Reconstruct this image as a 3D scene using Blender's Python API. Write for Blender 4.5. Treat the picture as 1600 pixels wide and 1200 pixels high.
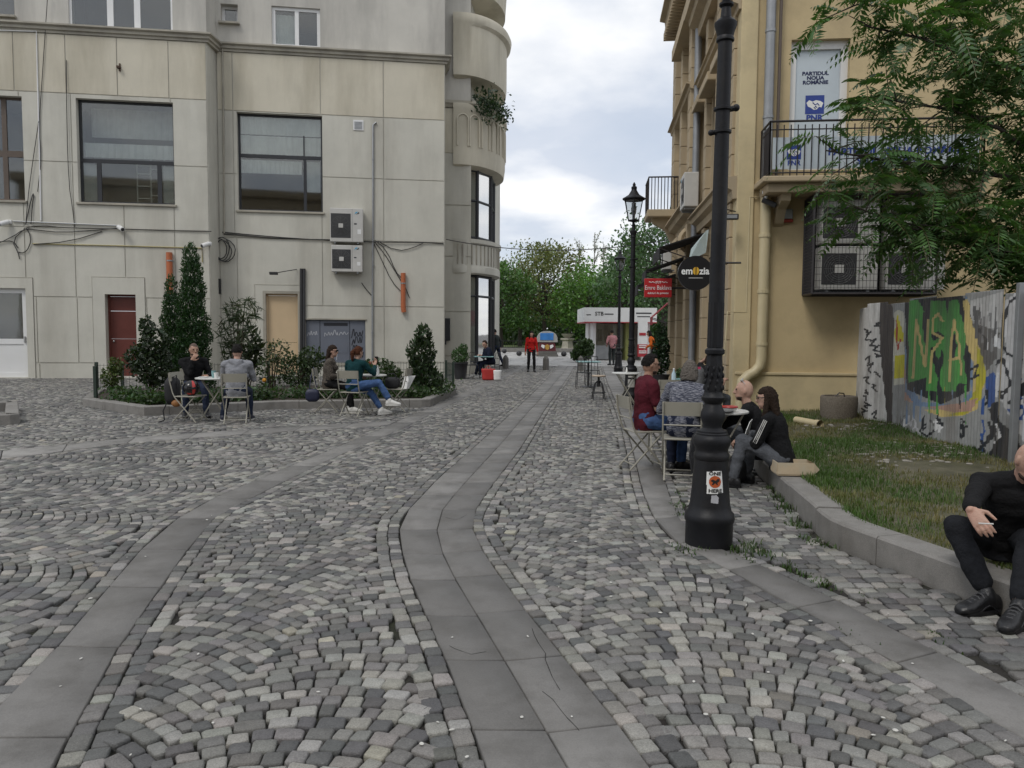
import bpy, bmesh, math, random
import numpy as np
from mathutils import Vector, Matrix, noise

for _o in list(bpy.data.objects):
    bpy.data.objects.remove(_o)
SC = bpy.context.scene
COL = SC.collection
R = math.radians
rnd = random.Random(7)
nr = np.random.RandomState(11)

# ------------------------------------------------------------------ camera
CAM_H = 1.55
FPX = 1200.0            # focal length in photograph pixels (1600 wide)
PITCH, ROLL = 3.814, 0.40
cam_d = bpy.data.cameras.new('camera')
cam = bpy.data.objects.new('camera', cam_d)
COL.objects.link(cam)
cam_d.sensor_fit = 'HORIZONTAL'
cam_d.sensor_width = 36.0
cam_d.lens = 36.0 * FPX / 1600.0
cam_d.clip_start = 0.05
cam_d.clip_end = 3000
CAM_ROT = Matrix.Rotation(R(90 - PITCH), 3, 'X') @ Matrix.Rotation(R(ROLL), 3, 'Z')
CAM_POS = Vector((0, 0, CAM_H))
cam.matrix_world = Matrix.Translation(CAM_POS) @ CAM_ROT.to_4x4()
SC.camera = cam

# ------------------------------------------------------------------ sky and sun
SUN_EL, SUN_AZ = 52.0, 215.0      # azimuth clockwise from +Y
w = bpy.data.worlds.new('World')
SC.world = w
w.use_nodes = True
nt = w.node_tree
nt.nodes.clear()
N = nt.nodes.new
L = nt.links.new
out = N('ShaderNodeOutputWorld')
sky = N('ShaderNodeTexSky')
sky.sky_type = 'NISHITA'
sky.sun_disc = False
sky.sun_elevation = R(SUN_EL)
sky.sun_rotation = R(SUN_AZ)
bg1 = N('ShaderNodeBackground')
bg1.inputs[1].default_value = 0.10
L(sky.outputs[0], bg1.inputs[0])
tc = N('ShaderNodeTexCoord')
sep = N('ShaderNodeSeparateXYZ')
L(tc.outputs['Generated'], sep.inputs[0])
mx = N('ShaderNodeMath'); mx.operation = 'MAXIMUM'; mx.inputs[1].default_value = 0.0
L(sep.outputs[2], mx.inputs[0])
ad = N('ShaderNodeMath'); ad.operation = 'ADD'; ad.inputs[1].default_value = 0.22
L(mx.outputs[0], ad.inputs[0])
dx = N('ShaderNodeMath'); dx.operation = 'DIVIDE'
dy = N('ShaderNodeMath'); dy.operation = 'DIVIDE'
L(sep.outputs[0], dx.inputs[0]); L(ad.outputs[0], dx.inputs[1])
L(sep.outputs[1], dy.inputs[0]); L(ad.outputs[0], dy.inputs[1])
cmb = N('ShaderNodeCombineXYZ')
L(dx.outputs[0], cmb.inputs[0]); L(dy.outputs[0], cmb.inputs[1])
cmb.inputs[2].default_value = 3.7
nz = N('ShaderNodeTexNoise')
nz.inputs['Scale'].default_value = 1.55
nz.inputs['Detail'].default_value = 9
nz.inputs['Roughness'].default_value = 0.52
nz.inputs['Distortion'].default_value = 0.25
L(cmb.outputs[0], nz.inputs['Vector'])
rp = N('ShaderNodeValToRGB')
rp.color_ramp.elements[0].position = 0.36
rp.color_ramp.elements[1].position = 0.60
L(nz.outputs['Fac'], rp.inputs[0])
rp2 = N('ShaderNodeValToRGB')      # cloud body: grey bellies to white
rp2.color_ramp.elements[0].position = 0.38
rp2.color_ramp.elements[0].color = (0.60, 0.65, 0.74, 1)
rp2.color_ramp.elements[1].position = 0.66
rp2.color_ramp.elements[1].color = (0.97, 0.97, 0.97, 1)
nz2 = N('ShaderNodeTexNoise')
nz2.inputs['Scale'].default_value = 2.3
nz2.inputs['Detail'].default_value = 8
nz2.inputs['Roughness'].default_value = 0.5
L(cmb.outputs[0], nz2.inputs['Vector'])
L(nz2.outputs['Fac'], rp2.inputs[0])
bg2 = N('ShaderNodeBackground')
bg2.inputs[1].default_value = 1.0
L(rp2.outputs[0], bg2.inputs[0])
mxs = N('ShaderNodeMixShader')
cl = N('ShaderNodeMapRange')
cl.inputs['To Min'].default_value = 0.74
cl.inputs['To Max'].default_value = 1.0
L(rp.outputs[0], cl.inputs[0])
L(cl.outputs[0], mxs.inputs[0])
L(bg1.outputs[0], mxs.inputs[1])
L(bg2.outputs[0], mxs.inputs[2])
L(mxs.outputs[0], out.inputs[0])

sun_d = bpy.data.lights.new('sun', 'SUN')
sun_d.energy = 1.1
sun_d.angle = R(18)
sun_d.color = (1.0, 0.96, 0.9)
sun = bpy.data.objects.new('sun', sun_d)
COL.objects.link(sun)
_sd = Vector((math.sin(R(SUN_AZ)) * math.cos(R(SUN_EL)), math.cos(R(SUN_AZ)) * math.cos(R(SUN_EL)), math.sin(R(SUN_EL))))
sun.rotation_euler = _sd.to_track_quat('Z', 'Y').to_euler()
SC.view_settings.view_transform = 'Standard'
SC.view_settings.look = 'None'
SC.view_settings.exposure = 0.22
SC.view_settings.gamma = 1.0
SC.view_settings.use_curve_mapping = False
SC.render.engine = 'CYCLES'
SC.cycles.max_bounces = 7
SC.cycles.transparent_max_bounces = 12

# ------------------------------------------------------------------ photograph pixel -> place
def ray(px, py):
    return (CAM_ROT @ Vector(((px - 800) / FPX, -(py - 600) / FPX, -1.0))).normalized()
def G(px, py, z=0.0):
    d = ray(px, py)
    t = (z - CAM_H) / d.z
    return CAM_POS + d * t
def onplane(px, py, p, n):
    d = ray(px, py)
    t = (p - CAM_POS).dot(n) / d.dot(n)
    return CAM_POS + d * t
def atY(px, py, Y):
    d = ray(px, py)
    return CAM_POS + d * (Y / d.y)

# ------------------------------------------------------------------ materials
MATS = {}
def pm(name, col, rough=0.7, var=0.12, scale=6.0, bump=0.15, bscale=None, metal=0.0, attr=False, fine=0.0,
       tint=None, tscale=1.2, tamt=0.0, streak=False, spec=0.5, sub=0.0):
    """procedural surface: base colour broken up by noise, optional second tint in patches, bump"""
    if name in MATS:
        return MATS[name]
    m = bpy.data.materials.new(name)
    m.use_nodes = True
    t = m.node_tree
    b = t.nodes['Principled BSDF']
    n = t.nodes.new
    l = t.links.new
    tcn = n('ShaderNodeTexCoord')
    geo = n('ShaderNodeNewGeometry')
    vec = geo.outputs['Position']
    n1 = n('ShaderNodeTexNoise')
    n1.inputs['Scale'].default_value = scale
    n1.inputs['Detail'].default_value = 6
    n1.inputs['Roughness'].default_value = 0.6
    l(vec, n1.inputs['Vector'])
    if attr:
        a = n('ShaderNodeAttribute'); a.attribute_name = 'Col'
        base = a.outputs['Color']
    else:
        rgb = n('ShaderNodeRGB'); rgb.outputs[0].default_value = (*col, 1)
        base = rgb.outputs[0]
    if tint is not None:
        n3 = n('ShaderNodeTexNoise')
        n3.inputs['Scale'].default_value = tscale
        n3.inputs['Detail'].default_value = 7
        n3.inputs['Roughness'].default_value = 0.65
        if streak:
            mp = n('ShaderNodeMapping'); mp.inputs['Scale'].default_value = (1, 1, 0.16)
            l(vec, mp.inputs[0]); l(mp.outputs[0], n3.inputs['Vector'])
        else:
            l(vec, n3.inputs['Vector'])
        rr = n('ShaderNodeMapRange')
        rr.inputs['From Min'].default_value = 0.45
        rr.inputs['From Max'].default_value = 0.75
        rr.inputs['To Max'].default_value = tamt
        l(n3.outputs['Fac'], rr.inputs[0])
        mm = n('ShaderNodeMix'); mm.data_type = 'RGBA'
        l(rr.outputs[0], mm.inputs[0]); l(base, mm.inputs[6])
        mm.inputs[7].default_value = (*tint, 1)
        base = mm.outputs[2]
    mr = n('ShaderNodeMapRange')
    mr.inputs['From Min'].default_value = 0.25
    mr.inputs['From Max'].default_value = 0.75
    mr.inputs['To Min'].default_value = 1 - var
    mr.inputs['To Max'].default_value = 1 + var
    l(n1.outputs['Fac'], mr.inputs[0])
    vm = n('ShaderNodeVectorMath'); vm.operation = 'SCALE'
    l(base, vm.inputs[0]); l(mr.outputs[0], vm.inputs['Scale'])
    colout = vm.outputs[0]
    if fine > 0:
        n4 = n('ShaderNodeTexNoise'); n4.inputs['Scale'].default_value = 170
        n4.inputs['Detail'].default_value = 2
        l(vec, n4.inputs['Vector'])
        mr4 = n('ShaderNodeMapRange'); mr4.inputs['From Min'].default_value = 0.3; mr4.inputs['From Max'].default_value = 0.7
        mr4.inputs['To Min'].default_value = 1 - fine; mr4.inputs['To Max'].default_value = 1 + fine
        l(n4.outputs['Fac'], mr4.inputs[0])
        v4 = n('ShaderNodeVectorMath'); v4.operation = 'SCALE'
        l(colout, v4.inputs[0]); l(mr4.outputs[0], v4.inputs['Scale'])
        colout = v4.outputs[0]
    l(colout, b.inputs['Base Color'])
    rm = n('ShaderNodeMapRange')
    rm.inputs['To Min'].default_value = max(0.05, rough - 0.1)
    rm.inputs['To Max'].default_value = min(1, rough + 0.1)
    l(n1.outputs['Fac'], rm.inputs[0])
    l(rm.outputs[0], b.inputs['Roughness'])
    b.inputs['Metallic'].default_value = metal
    b.inputs['Specular IOR Level'].default_value = spec
    if sub > 0:
        b.inputs['Subsurface Weight'].default_value = sub
        b.inputs['Subsurface Radius'].default_value = (0.02, 0.008, 0.005)
    if bump > 0:
        n2 = n('ShaderNodeTexNoise')
        n2.inputs['Scale'].default_value = bscale or scale * 6
        n2.inputs['Detail'].default_value = 5
        l(vec, n2.inputs['Vector'])
        bp = n('ShaderNodeBump')
        bp.inputs['Strength'].default_value = bump
        bp.inputs['Distance'].default_value = 0.02
        l(n2.outputs['Fac'], bp.inputs['Height'])
        l(bp.outputs[0], b.inputs['Normal'])
    MATS[name] = m
    return m

def leafmat(name, rough=0.5, trans=0.35):
    if name in MATS:
        return MATS[name]
    m = bpy.data.materials.new(name); m.use_nodes = True
    t = m.node_tree; b = t.nodes['Principled BSDF']; o = t.nodes['Material Output']
    a = t.nodes.new('ShaderNodeAttribute'); a.attribute_name = 'Col'
    n1 = t.nodes.new('ShaderNodeTexNoise'); n1.inputs['Scale'].default_value = 9
    g = t.nodes.new('ShaderNodeNewGeometry'); t.links.new(g.outputs['Position'], n1.inputs['Vector'])
    mr = t.nodes.new('ShaderNodeMapRange'); mr.inputs['To Min'].default_value = 0.75; mr.inputs['To Max'].default_value = 1.25
    t.links.new(n1.outputs['Fac'], mr.inputs[0])
    v = t.nodes.new('ShaderNodeVectorMath'); v.operation = 'SCALE'
    t.links.new(a.outputs['Color'], v.inputs[0]); t.links.new(mr.outputs[0], v.inputs['Scale'])
    t.links.new(v.outputs[0], b.inputs['Base Color'])
    b.inputs['Roughness'].default_value = rough
    tr = t.nodes.new('ShaderNodeBsdfTranslucent')
    v2 = t.nodes.new('ShaderNodeVectorMath'); v2.operation = 'MULTIPLY'
    v2.inputs[1].default_value = (1.3, 1.5, 0.5)
    t.links.new(v.outputs[0], v2.inputs[0]); t.links.new(v2.outputs[0], tr.inputs[0])
    ms = t.nodes.new('ShaderNodeMixShader'); ms.inputs[0].default_value = trans
    t.links.new(b.outputs[0], ms.inputs[1]); t.links.new(tr.outputs[0], ms.inputs[2])
    t.links.new(ms.outputs[0], o.inputs[0])
    MATS[name] = m
    return m

def glassmat(name, tint=(0.90, 0.93, 0.92), refl=0.8):
    if name in MATS:
        return MATS[name]
    m = bpy.data.materials.new(name); m.use_nodes = True
    t = m.node_tree; t.nodes.clear()
    o = t.nodes.new('ShaderNodeOutputMaterial')
    tr = t.nodes.new('ShaderNodeBsdfTransparent'); tr.inputs[0].default_value = (*tint, 1)
    gl = t.nodes.new('ShaderNodeBsdfGlossy'); gl.inputs['Roughness'].default_value = 0.03
    nz_ = t.nodes.new('ShaderNodeTexNoise'); nz_.inputs['Scale'].default_value = 0.9
    bp = t.nodes.new('ShaderNodeBump'); bp.inputs['Strength'].default_value = 0.02; bp.inputs['Distance'].default_value = 0.3
    t.links.new(nz_.outputs['Fac'], bp.inputs['Height']); t.links.new(bp.outputs[0], gl.inputs['Normal'])
    fr = t.nodes.new('ShaderNodeFresnel'); fr.inputs[0].default_value = 1.6
    mu = t.nodes.new('ShaderNodeMath'); mu.operation = 'MULTIPLY_ADD'
    mu.inputs[1].default_value = refl; mu.inputs[2].default_value = 0.05
    t.links.new(fr.outputs[0], mu.inputs[0])
    ms = t.nodes.new('ShaderNodeMixShader')
    t.links.new(mu.outputs[0], ms.inputs[0]); t.links.new(tr.outputs[0], ms.inputs[1]); t.links.new(gl.outputs[0], ms.inputs[2])
    t.links.new(ms.outputs[0], o.inputs[0])
    MATS[name] = m
    return m

# ------------------------------------------------------------------ mesh building
def world_off(p):
    v = Vector((0, 0, 0))
    while p is not None:
        v += p.location
        p = p.parent
    return v

class MB:
    def __init__(s):
        s.v = []; s.f = []
    def add(s, vs, fs):
        k = len(s.v)
        s.v += [tuple(v) for v in vs]
        s.f += [tuple(i + k for i in f) for f in fs]
        return s
    def box(s, lo, hi, ax=None, o=None, bev=0.0):
        """box lo..hi in the frame ax (3 vectors) at origin o; bev cuts the edges of all faces a little"""
        x0, y0, z0 = lo; x1, y1, z1 = hi
        if bev <= 0:
            vs = [(x0, y0, z0), (x1, y0, z0), (x1, y1, z0), (x0, y1, z0), (x0, y0, z1), (x1, y0, z1), (x1, y1, z1), (x0, y1, z1)]
            fs = [(0, 3, 2, 1), (4, 5, 6, 7), (0, 1, 5, 4), (1, 2, 6, 5), (2, 3, 7, 6), (3, 0, 4, 7)]
        else:
            bm = bmesh.new()
            bmesh.ops.create_cube(bm, size=1)
            for q in bm.verts:
                q.co = Vector(((x0 + x1) / 2 + q.co.x * (x1 - x0), (y0 + y1) / 2 + q.co.y * (y1 - y0), (z0 + z1) / 2 + q.co.z * (z1 - z0)))
            bmesh.ops.bevel(bm, geom=bm.edges[:], offset=bev, segments=2, affect='EDGES', profile=0.5)
            bm.verts.index_update()
            vs = [tuple(q.co) for q in bm.verts]
            fs = [tuple(q.index for q in f.verts) for f in bm.faces]
            bm.free()
        if ax is not None or o is not None:
            ax = ax or (Vector((1, 0, 0)), Vector((0, 1, 0)), Vector((0, 0, 1)))
            o = o or Vector((0, 0, 0))
            vs = [o + ax[0] * a + ax[1] * b + ax[2] * c for a, b, c in vs]
        return s.add(vs, fs)
    def tube(s, pts, rad, n=8, caps=True):
        pts = [Vector(p) for p in pts]
        if not hasattr(rad, '__len__'):
            rad = [rad] * len(pts)
        k0 = len(s.v); rings = []
        up = None
        for i, p in enumerate(pts):
            a = pts[max(0, i - 1)]; b = pts[min(len(pts) - 1, i + 1)]
            d = (b - a)
            d = d.normalized() if d.length > 1e-9 else Vector((0, 0, 1))
            if up is None:
                up = Vector((0, 0, 1)) if abs(d.z) < 0.9 else Vector((1, 0, 0))
            x = d.cross(up)
            if x.length < 1e-6:
                x = d.orthogonal()
            x.normalize(); y = d.cross(x); up = x.cross(d)
            rings.append([p + (x * math.cos(2 * math.pi * j / n) + y * math.sin(2 * math.pi * j / n)) * rad[i] for j in range(n)])
        for r in rings:
            s.v += [tuple(q) for q in r]
        for i in range(len(pts) - 1):
            for j in range(n):
                a = k0 + i * n + j; b = k0 + i * n + (j + 1) % n
                s.f.append((a, a + n, b + n, b))
        if caps:
            s.f.append(tuple(k0 + j for j in range(n)))
            e = k0 + (len(pts) - 1) * n
            s.f.append(tuple(e + j for j in reversed(range(n))))
        return s
    def lathe(s, prof, n=24, c=(0, 0, 0), flute=0.0, nf=8):
        """profile [(r,z)] turned round the vertical axis through c"""
        k0 = len(s.v); c = Vector(c)
        for r, z in prof:
            for j in range(n):
                t = 2 * math.pi * j / n
                rr = r * (1 + flute * math.cos(nf * t))
                s.v.append((c.x + rr * math.cos(t), c.y + rr * math.sin(t), c.z + z))
        for i in range(len(prof) - 1):
            for j in range(n):
                a = k0 + i * n + j; b = k0 + i * n + (j + 1) % n
                s.f.append((a, b, b + n, a + n))
        s.f.append(tuple(k0 + j for j in reversed(range(n))))
        e = k0 + (len(prof) - 1) * n
        s.f.append(tuple(e + j for j in range(n)))
        return s
    def prism(s, poly, o, ax, depth):
        """2-D outline poly in frame ax[0],ax[1] at o, thickened along ax[2] by depth"""
        n = len(poly); o = Vector(o)
        area = sum(poly[i][0] * poly[(i + 1) % n][1] - poly[(i + 1) % n][0] * poly[i][1] for i in range(n))
        if area < 0:
            poly = poly[::-1]
        a = [o + ax[0] * p[0] + ax[1] * p[1] for p in poly]
        b = [q + ax[2] * depth for q in a]
        fs = [tuple(range(n - 1, -1, -1)), tuple(range(n, 2 * n))]
        fs += [(i, (i + 1) % n, n + (i + 1) % n, n + i) for i in range(n)]
        if ax[0].cross(ax[1]).dot(ax[2]) * depth < 0:
            fs = [f[::-1] for f in fs]
        return s.add(a + b, fs)
    def ball(s, c, r, n=10, m=7, sc=(1, 1, 1), rot=None):
        c = Vector(c); vs = []; fs = []
        for i in range(1, m):
            ph = math.pi * i / m
            for j in range(n):
                t = 2 * math.pi * j / n
                q = Vector((math.sin(ph) * math.cos(t) * sc[0], math.sin(ph) * math.sin(t) * sc[1], math.cos(ph) * sc[2])) * r
                if rot is not None:
                    q = rot @ q
                vs.append(c + q)
        top = Vector((0, 0, r * sc[2])); bot = -top
        if rot is not None:
            top = rot @ top; bot = rot @ bot
        vs += [c + top, c + bot]
        T = len(vs) - 2; B = T + 1
        for i in range(m - 2):
            for j in range(n):
                a = i * n + j; b = i * n + (j + 1) % n
                fs.append((a, a + n, b + n, b))
        for j in range(n):
            fs.append((T, j, (j + 1) % n))
            e = (m - 2) * n
            fs.append((B, e + (j + 1) % n, e + j))
        return s.add(vs, fs)
    def build(s, name, mat, parent=None, world=True, smooth=False):
        me = bpy.data.meshes.new(name)
        off = world_off(parent) if (world and parent is not None) else Vector((0, 0, 0))
        me.from_pydata([(x - off.x, y - off.y, z - off.z) for x, y, z in s.v], [], s.f)
        if smooth:
            me.polygons.foreach_set('use_smooth', [True] * len(me.polygons))
            if smooth != 'all':
                me.set_sharp_from_angle(angle=R(38))
        me.materials.append(mat)
        o = bpy.data.objects.new(name, me)
        COL.objects.link(o)
        o.parent = parent
        return o

def npmesh(name, verts, faces_list, mat, parent=None, cols=None, smooth=False, world=True):
    """fast mesh: verts (N,3); faces_list list of int arrays (M,k); cols per vertex (N,3)"""
    me = bpy.data.meshes.new(name)
    verts = np.asarray(verts, dtype=np.float32)
    if world and parent is not None:
        verts = verts - np.array(world_off(parent), dtype=np.float32)
    me.vertices.add(len(verts))
    me.vertices.foreach_set('co', verts.ravel())
    loops = np.concatenate([f.ravel() for f in faces_list]).astype(np.int32)
    tot = np.concatenate([np.full(len(f), f.shape[1]) for f in faces_list]).astype(np.int32)
    st = np.concatenate([[0], np.cumsum(tot)[:-1]]).astype(np.int32)
    me.loops.add(len(loops)); me.loops.foreach_set('vertex_index', loops)
    me.polygons.add(len(tot)); me.polygons.foreach_set('loop_start', st); me.polygons.foreach_set('loop_total', tot)
    if smooth:
        me.polygons.foreach_set('use_smooth', np.ones(len(tot), dtype=bool))
    if cols is not None:
        at = me.color_attributes.new('Col', 'FLOAT_COLOR', 'POINT')
        c4 = np.ones((len(verts), 4), dtype=np.float32); c4[:, :3] = cols
        at.data.foreach_set('color', c4.ravel())
    me.update(calc_edges=True)
    me.validate()
    me.materials.append(mat)
    o = bpy.data.objects.new(name, me)
    COL.objects.link(o)
    o.parent = parent
    return o

def tag(o, label=None, cat=None, group=None, kind=None):
    if label: o['label'] = label
    if cat: o['category'] = cat
    if group: o['group'] = group
    if kind: o['kind'] = kind
    return o
def thing(name, label, cat, loc=(0, 0, 0), rz=0.0, group=None):
    o = bpy.data.objects.new(name, None)
    o.empty_display_size = 0.2
    COL.objects.link(o)
    o.location = loc
    o.rotation_euler = (0, 0, rz)
    return tag(o, label, cat, group)
def copy_tree(o, parent=None):
    c = o.copy(); COL.objects.link(c); c.parent = parent
    for ch in list(o.children):
        copy_tree(ch, c)
    return c
def text_part(name, body, size, o, ax, mat, parent, align='CENTER', depth=0.003, sx=1.0, bold=0.0):
    """lettering as a thin mesh lying in the frame ax (right, up, out) at o"""
    cu = bpy.data.curves.new(name, 'FONT')
    cu.body = body; cu.size = size; cu.align_x = align; cu.align_y = 'CENTER'
    cu.extrude = depth; cu.offset = bold
    cu.resolution_u = 3
    tmp = bpy.data.objects.new(name, cu); COL.objects.link(tmp)
    dg = bpy.context.evaluated_depsgraph_get()
    me = bpy.data.meshes.new_from_object(tmp.evaluated_get(dg))
    bpy.data.objects.remove(tmp)
    off = world_off(parent) if parent else Vector((0, 0, 0))
    for v in me.vertices:
        v.co = Vector(o) + ax[0] * v.co.x * sx + ax[1] * v.co.y + ax[2] * (v.co.z + depth) - off
    me.materials.clear(); me.materials.append(mat)
    ob = bpy.data.objects.new(name, me); COL.objects.link(ob); ob.parent = parent
    return ob
def leaves(name, P, size, cols, mat, parent=None, up=None, aspect=0.55, jit=1.0, world=True):
    """one leaf-shaped quad per point: P (N,3), size (N,), cols (N,3); up = optional main axis per leaf"""
    n = len(P)
    if up is None:
        a = nr.normal(size=(n, 3))
    else:
        a = up + nr.normal(size=(n, 3)) * 0.35 * jit
    a /= np.linalg.norm(a, axis=1)[:, None] + 1e-9
    b = nr.normal(size=(n, 3)); b -= a * (a * b).sum(1)[:, None]
    b /= np.linalg.norm(b, axis=1)[:, None] + 1e-9
    c = np.cross(a, b)
    s = np.asarray(size)[:, None]
    v = np.stack([P - a * s * .5, P + b * s * .5 * aspect + c * s * .08, P + a * s * .5, P - b * s * .5 * aspect + c * s * .08], 1).reshape(-1, 3)
    f = np.arange(n * 4).reshape(-1, 4)
    return npmesh(name, v, [f], mat, parent, np.repeat(cols, 4, 0), world=world)
def vary(base, n, amt=0.25, hue=0.08):
    c = np.array(base)[None, :] * (1 + nr.uniform(-amt, amt, (n, 1)))
    c = c * (1 + nr.uniform(-hue, hue, (n, 3)))
    return np.clip(c, 0.003, 1)
X, Y, Z = Vector((1, 0, 0)), Vector((0, 1, 0)), Vector((0, 0, 1))
# ================================================================== GROUND
def gp(pts):
    return np.array([[G(x, y).x, G(x, y).y] for x, y in pts])
def resample(P, step=0.12):
    d = np.r_[0, np.cumsum(np.linalg.norm(np.diff(P, axis=0), axis=1))]
    t = np.arange(0, d[-1], step)
    return np.stack([np.interp(t, d, P[:, 0]), np.interp(t, d, P[:, 1])], 1)
def smooth_line(P, k=5, step=0.12):
    Q = resample(P, step)
    for _ in range(k):
        Q[1:-1] = Q[1:-1] * .5 + (Q[:-2] + Q[2:]) * .25
    return Q
# street direction: vanishing point of the paving strips
SA = math.atan(124 / 1200)
SU = Vector((math.sin(SA), math.cos(SA), 0)); SV = Vector((math.cos(SA), -math.sin(SA), 0))
def extend_far(P, Yend):
    e = P[-1]
    t = (Yend - e[1]) / SU.y
    return np.vstack([P, [e[0] + SU.x * t, Yend]])
def extend_near(P):
    d = P[0] - P[1]; d = d / np.linalg.norm(d)
    return np.vstack([P[0] + d * 1.6, P])
Y_END = 36.5
ctr = gp([(887, 1200), (820, 1085), (760, 985), (702, 890), (685, 850), (680, 815), (695, 790), (735, 745), (777, 700), (826, 643), (855, 612), (877, 586)])
cl_ = gp([(760, 1200), (725, 1100), (675, 980), (650, 930), (631, 875), (623, 835), (625, 810), (645, 790), (685, 747), (740, 700), (800, 645), (835, 612), (864, 582)])
cr_ = gp([(1017, 1200), (970, 1135), (875, 1020), (810, 940), (760, 870), (740, 835), (736, 810), (750, 785), (775, 750), (810, 705), (850, 642), (872, 612), (891, 584)])
ll_ = gp([(-95, 1190), (0, 1112), (40, 1065), (100, 1000), (155, 935), (215, 865), (250, 828), (290, 802), (340, 775), (425, 740), (500, 710), (600, 668), (700, 624), (780, 588)])
lr_ = gp([(80, 1200), (135, 1100), (190, 1000), (235, 940), (280, 875), (325, 818), (350, 797), (400, 775), (475, 737), (525, 714), (630, 669), (715, 627), (793, 588)])
rl_ = gp([(1600, 1154), (1502, 1091), (1406, 1039), (1307, 981), (1175, 912), (1115, 876), (1045, 842), (1020, 806), (1005, 770), (992, 715), (980, 670), (967, 638), (950, 600)])
rr_ = gp([(1640, 1110), (1579, 1077), (1479, 1027), (1402, 985), (1326, 947), (1203, 888), (1135, 862), (1075, 838), (1055, 800), (1030, 725), (1015, 685), (996, 640), (972, 600)])
def prep(P):
    return smooth_line(extend_far(extend_near(P), Y_END), 4)
C_L, C_R, C_M, L_L, L_R, R_L, R_R = [prep(P) for P in (cl_, cr_, ctr, ll_, lr_, rl_, rr_)]
def xat(P, y):
    o = np.argsort(P[:, 1])
    return np.interp(y, P[o, 1], P[o, 0])
def dist_to(P, Q):
    """signed-less distance of points Q to polyline P"""
    a, b = P[:-1], P[1:]
    best = np.full(len(Q), 1e9)
    for i in range(0, len(Q), 4000):
        q = Q[i:i + 4000, None, :]
        ab = b - a
        t = np.clip(((q - a) * ab).sum(2) / (ab * ab).sum(1), 0, 1)
        d = np.linalg.norm(a + t[..., None] * ab - q, axis=2).min(1)
        best[i:i + 4000] = d
    return best
def inside(poly, Q):
    poly = np.asarray(poly); x, y = Q[:, 0], Q[:, 1]
    r = np.zeros(len(Q), bool); n = len(poly)
    for i in range(n):
        x0, y0 = poly[i]; x1, y1 = poly[(i + 1) % n]
        c = ((y0 > y) != (y1 > y))
        with np.errstate(divide='ignore', invalid='ignore'):
            r ^= c & (x < (x1 - x0) * (y - y0) / (y1 - y0 + 1e-12) + x0)
    return r
# branch band of slabs across the plaza on the left
b_hi = gp([(-120, 717), (0, 705), (200, 684), (400, 670), (625, 657)])
b_lo = gp([(-120, 731), (0, 717), (200, 692), (400, 677), (612, 664)])
# planting bed, kerbs, lawn
BED = gp([(129, 634), (222, 650), (440, 639), (671, 636), (713, 616), (697, 606), (420, 611), (150, 617)])
KERB = np.array([[G(x, y).x, G(x, y).y] for x, y in [(1189, 744), (1230, 786), (1268, 822), (1295, 849), (1383, 884), (1510, 935), (1600, 968)]])
KERB = np.vstack([[[3.62, 12.6], [3.3, 11.4], [2.95, 9.6]], KERB, [[3.02, 3.2], [3.3, 2.4]]])
KERB_S = smooth_line(KERB, 3, 0.1)

M_SOIL = pm('joint_soil', (0.020, 0.017, 0.014), 0.95, 0.4, 14, 0.5, tint=(0.035, 0.05, 0.015), tscale=2.5, tamt=0.5)
M_GROUND = pm('town_ground', (0.16, 0.155, 0.15), 0.9, 0.15, 0.6, 0.1)
M_COB = pm('granite_setts', (0.2, 0.2, 0.2), 0.62, 0.16, 30, 0.35, 120, attr=True, fine=0.22, spec=0.45)
M_SLAB = pm('granite_slabs', (0.185, 0.18, 0.172), 0.62, 0.10, 5, 0.10, 140, attr=True, fine=0.10, tint=(0.085, 0.08, 0.072), tscale=3.4, tamt=0.8, spec=0.45)
M_KERB = pm('kerb_granite', (0.215, 0.205, 0.19), 0.75, 0.14, 7, 0.2, 150, fine=0.16, tint=(0.11, 0.10, 0.085), tscale=3.0, tamt=0.6)

g = MB().add([(-400, -60, -0.06), (400, -60, -0.06), (400, 900, -0.06), (-400, 900, -0.06)], [(0, 1, 2, 3)])
tag(g.build('ground', M_GROUND), kind='structure')
pav = MB().add([(-22, -1, -0.024), (9, -1, -0.024), (9, 36.6, -0.024), (-22, 36.6, -0.024)], [(0, 1, 2, 3)])
PAVE = tag(pav.build('cobblestone_pavement', M_SOIL), kind='structure')

# ---- slab bands: each slab its own piece
def slab_mesh(c4, z1, name, parent, shade):
    """c4: four ground corners; a slab with a small arris"""
    c = sum((Vector((p[0], p[1], 0)) for p in c4), Vector()) / 4
    vs = []
    tilt = rnd.uniform(-.0015, .0015)
    for ins, z in ((0.006, -0.04), (0.006, z1 - 0.006), (0.012, z1)):
        for p in c4:
            q = Vector((p[0], p[1], 0)); d = (q - c); k = 1 - ins / max(d.length, .05) * 1.2
            q = c + d * k
            vs.append((q.x, q.y, z + tilt))
    fs = [(8, 9, 10, 11)]
    for r_ in (0, 4):
        for i in range(4):
            j = (i + 1) % 4
            fs.append((r_ + i, r_ + j, r_ + 4 + j, r_ + 4 + i))
    cc = np.array([0.185, 0.178, 0.168]) * shade
    return npmesh(name, vs, [np.array([f]) for f in fs], M_SLAB, parent, np.tile(cc, (12, 1)))
def ccw(c4):
    a = sum(c4[i][0] * c4[(i + 1) % 4][1] - c4[(i + 1) % 4][0] * c4[i][1] for i in range(4))
    return c4 if a > 0 else c4[::-1]
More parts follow.
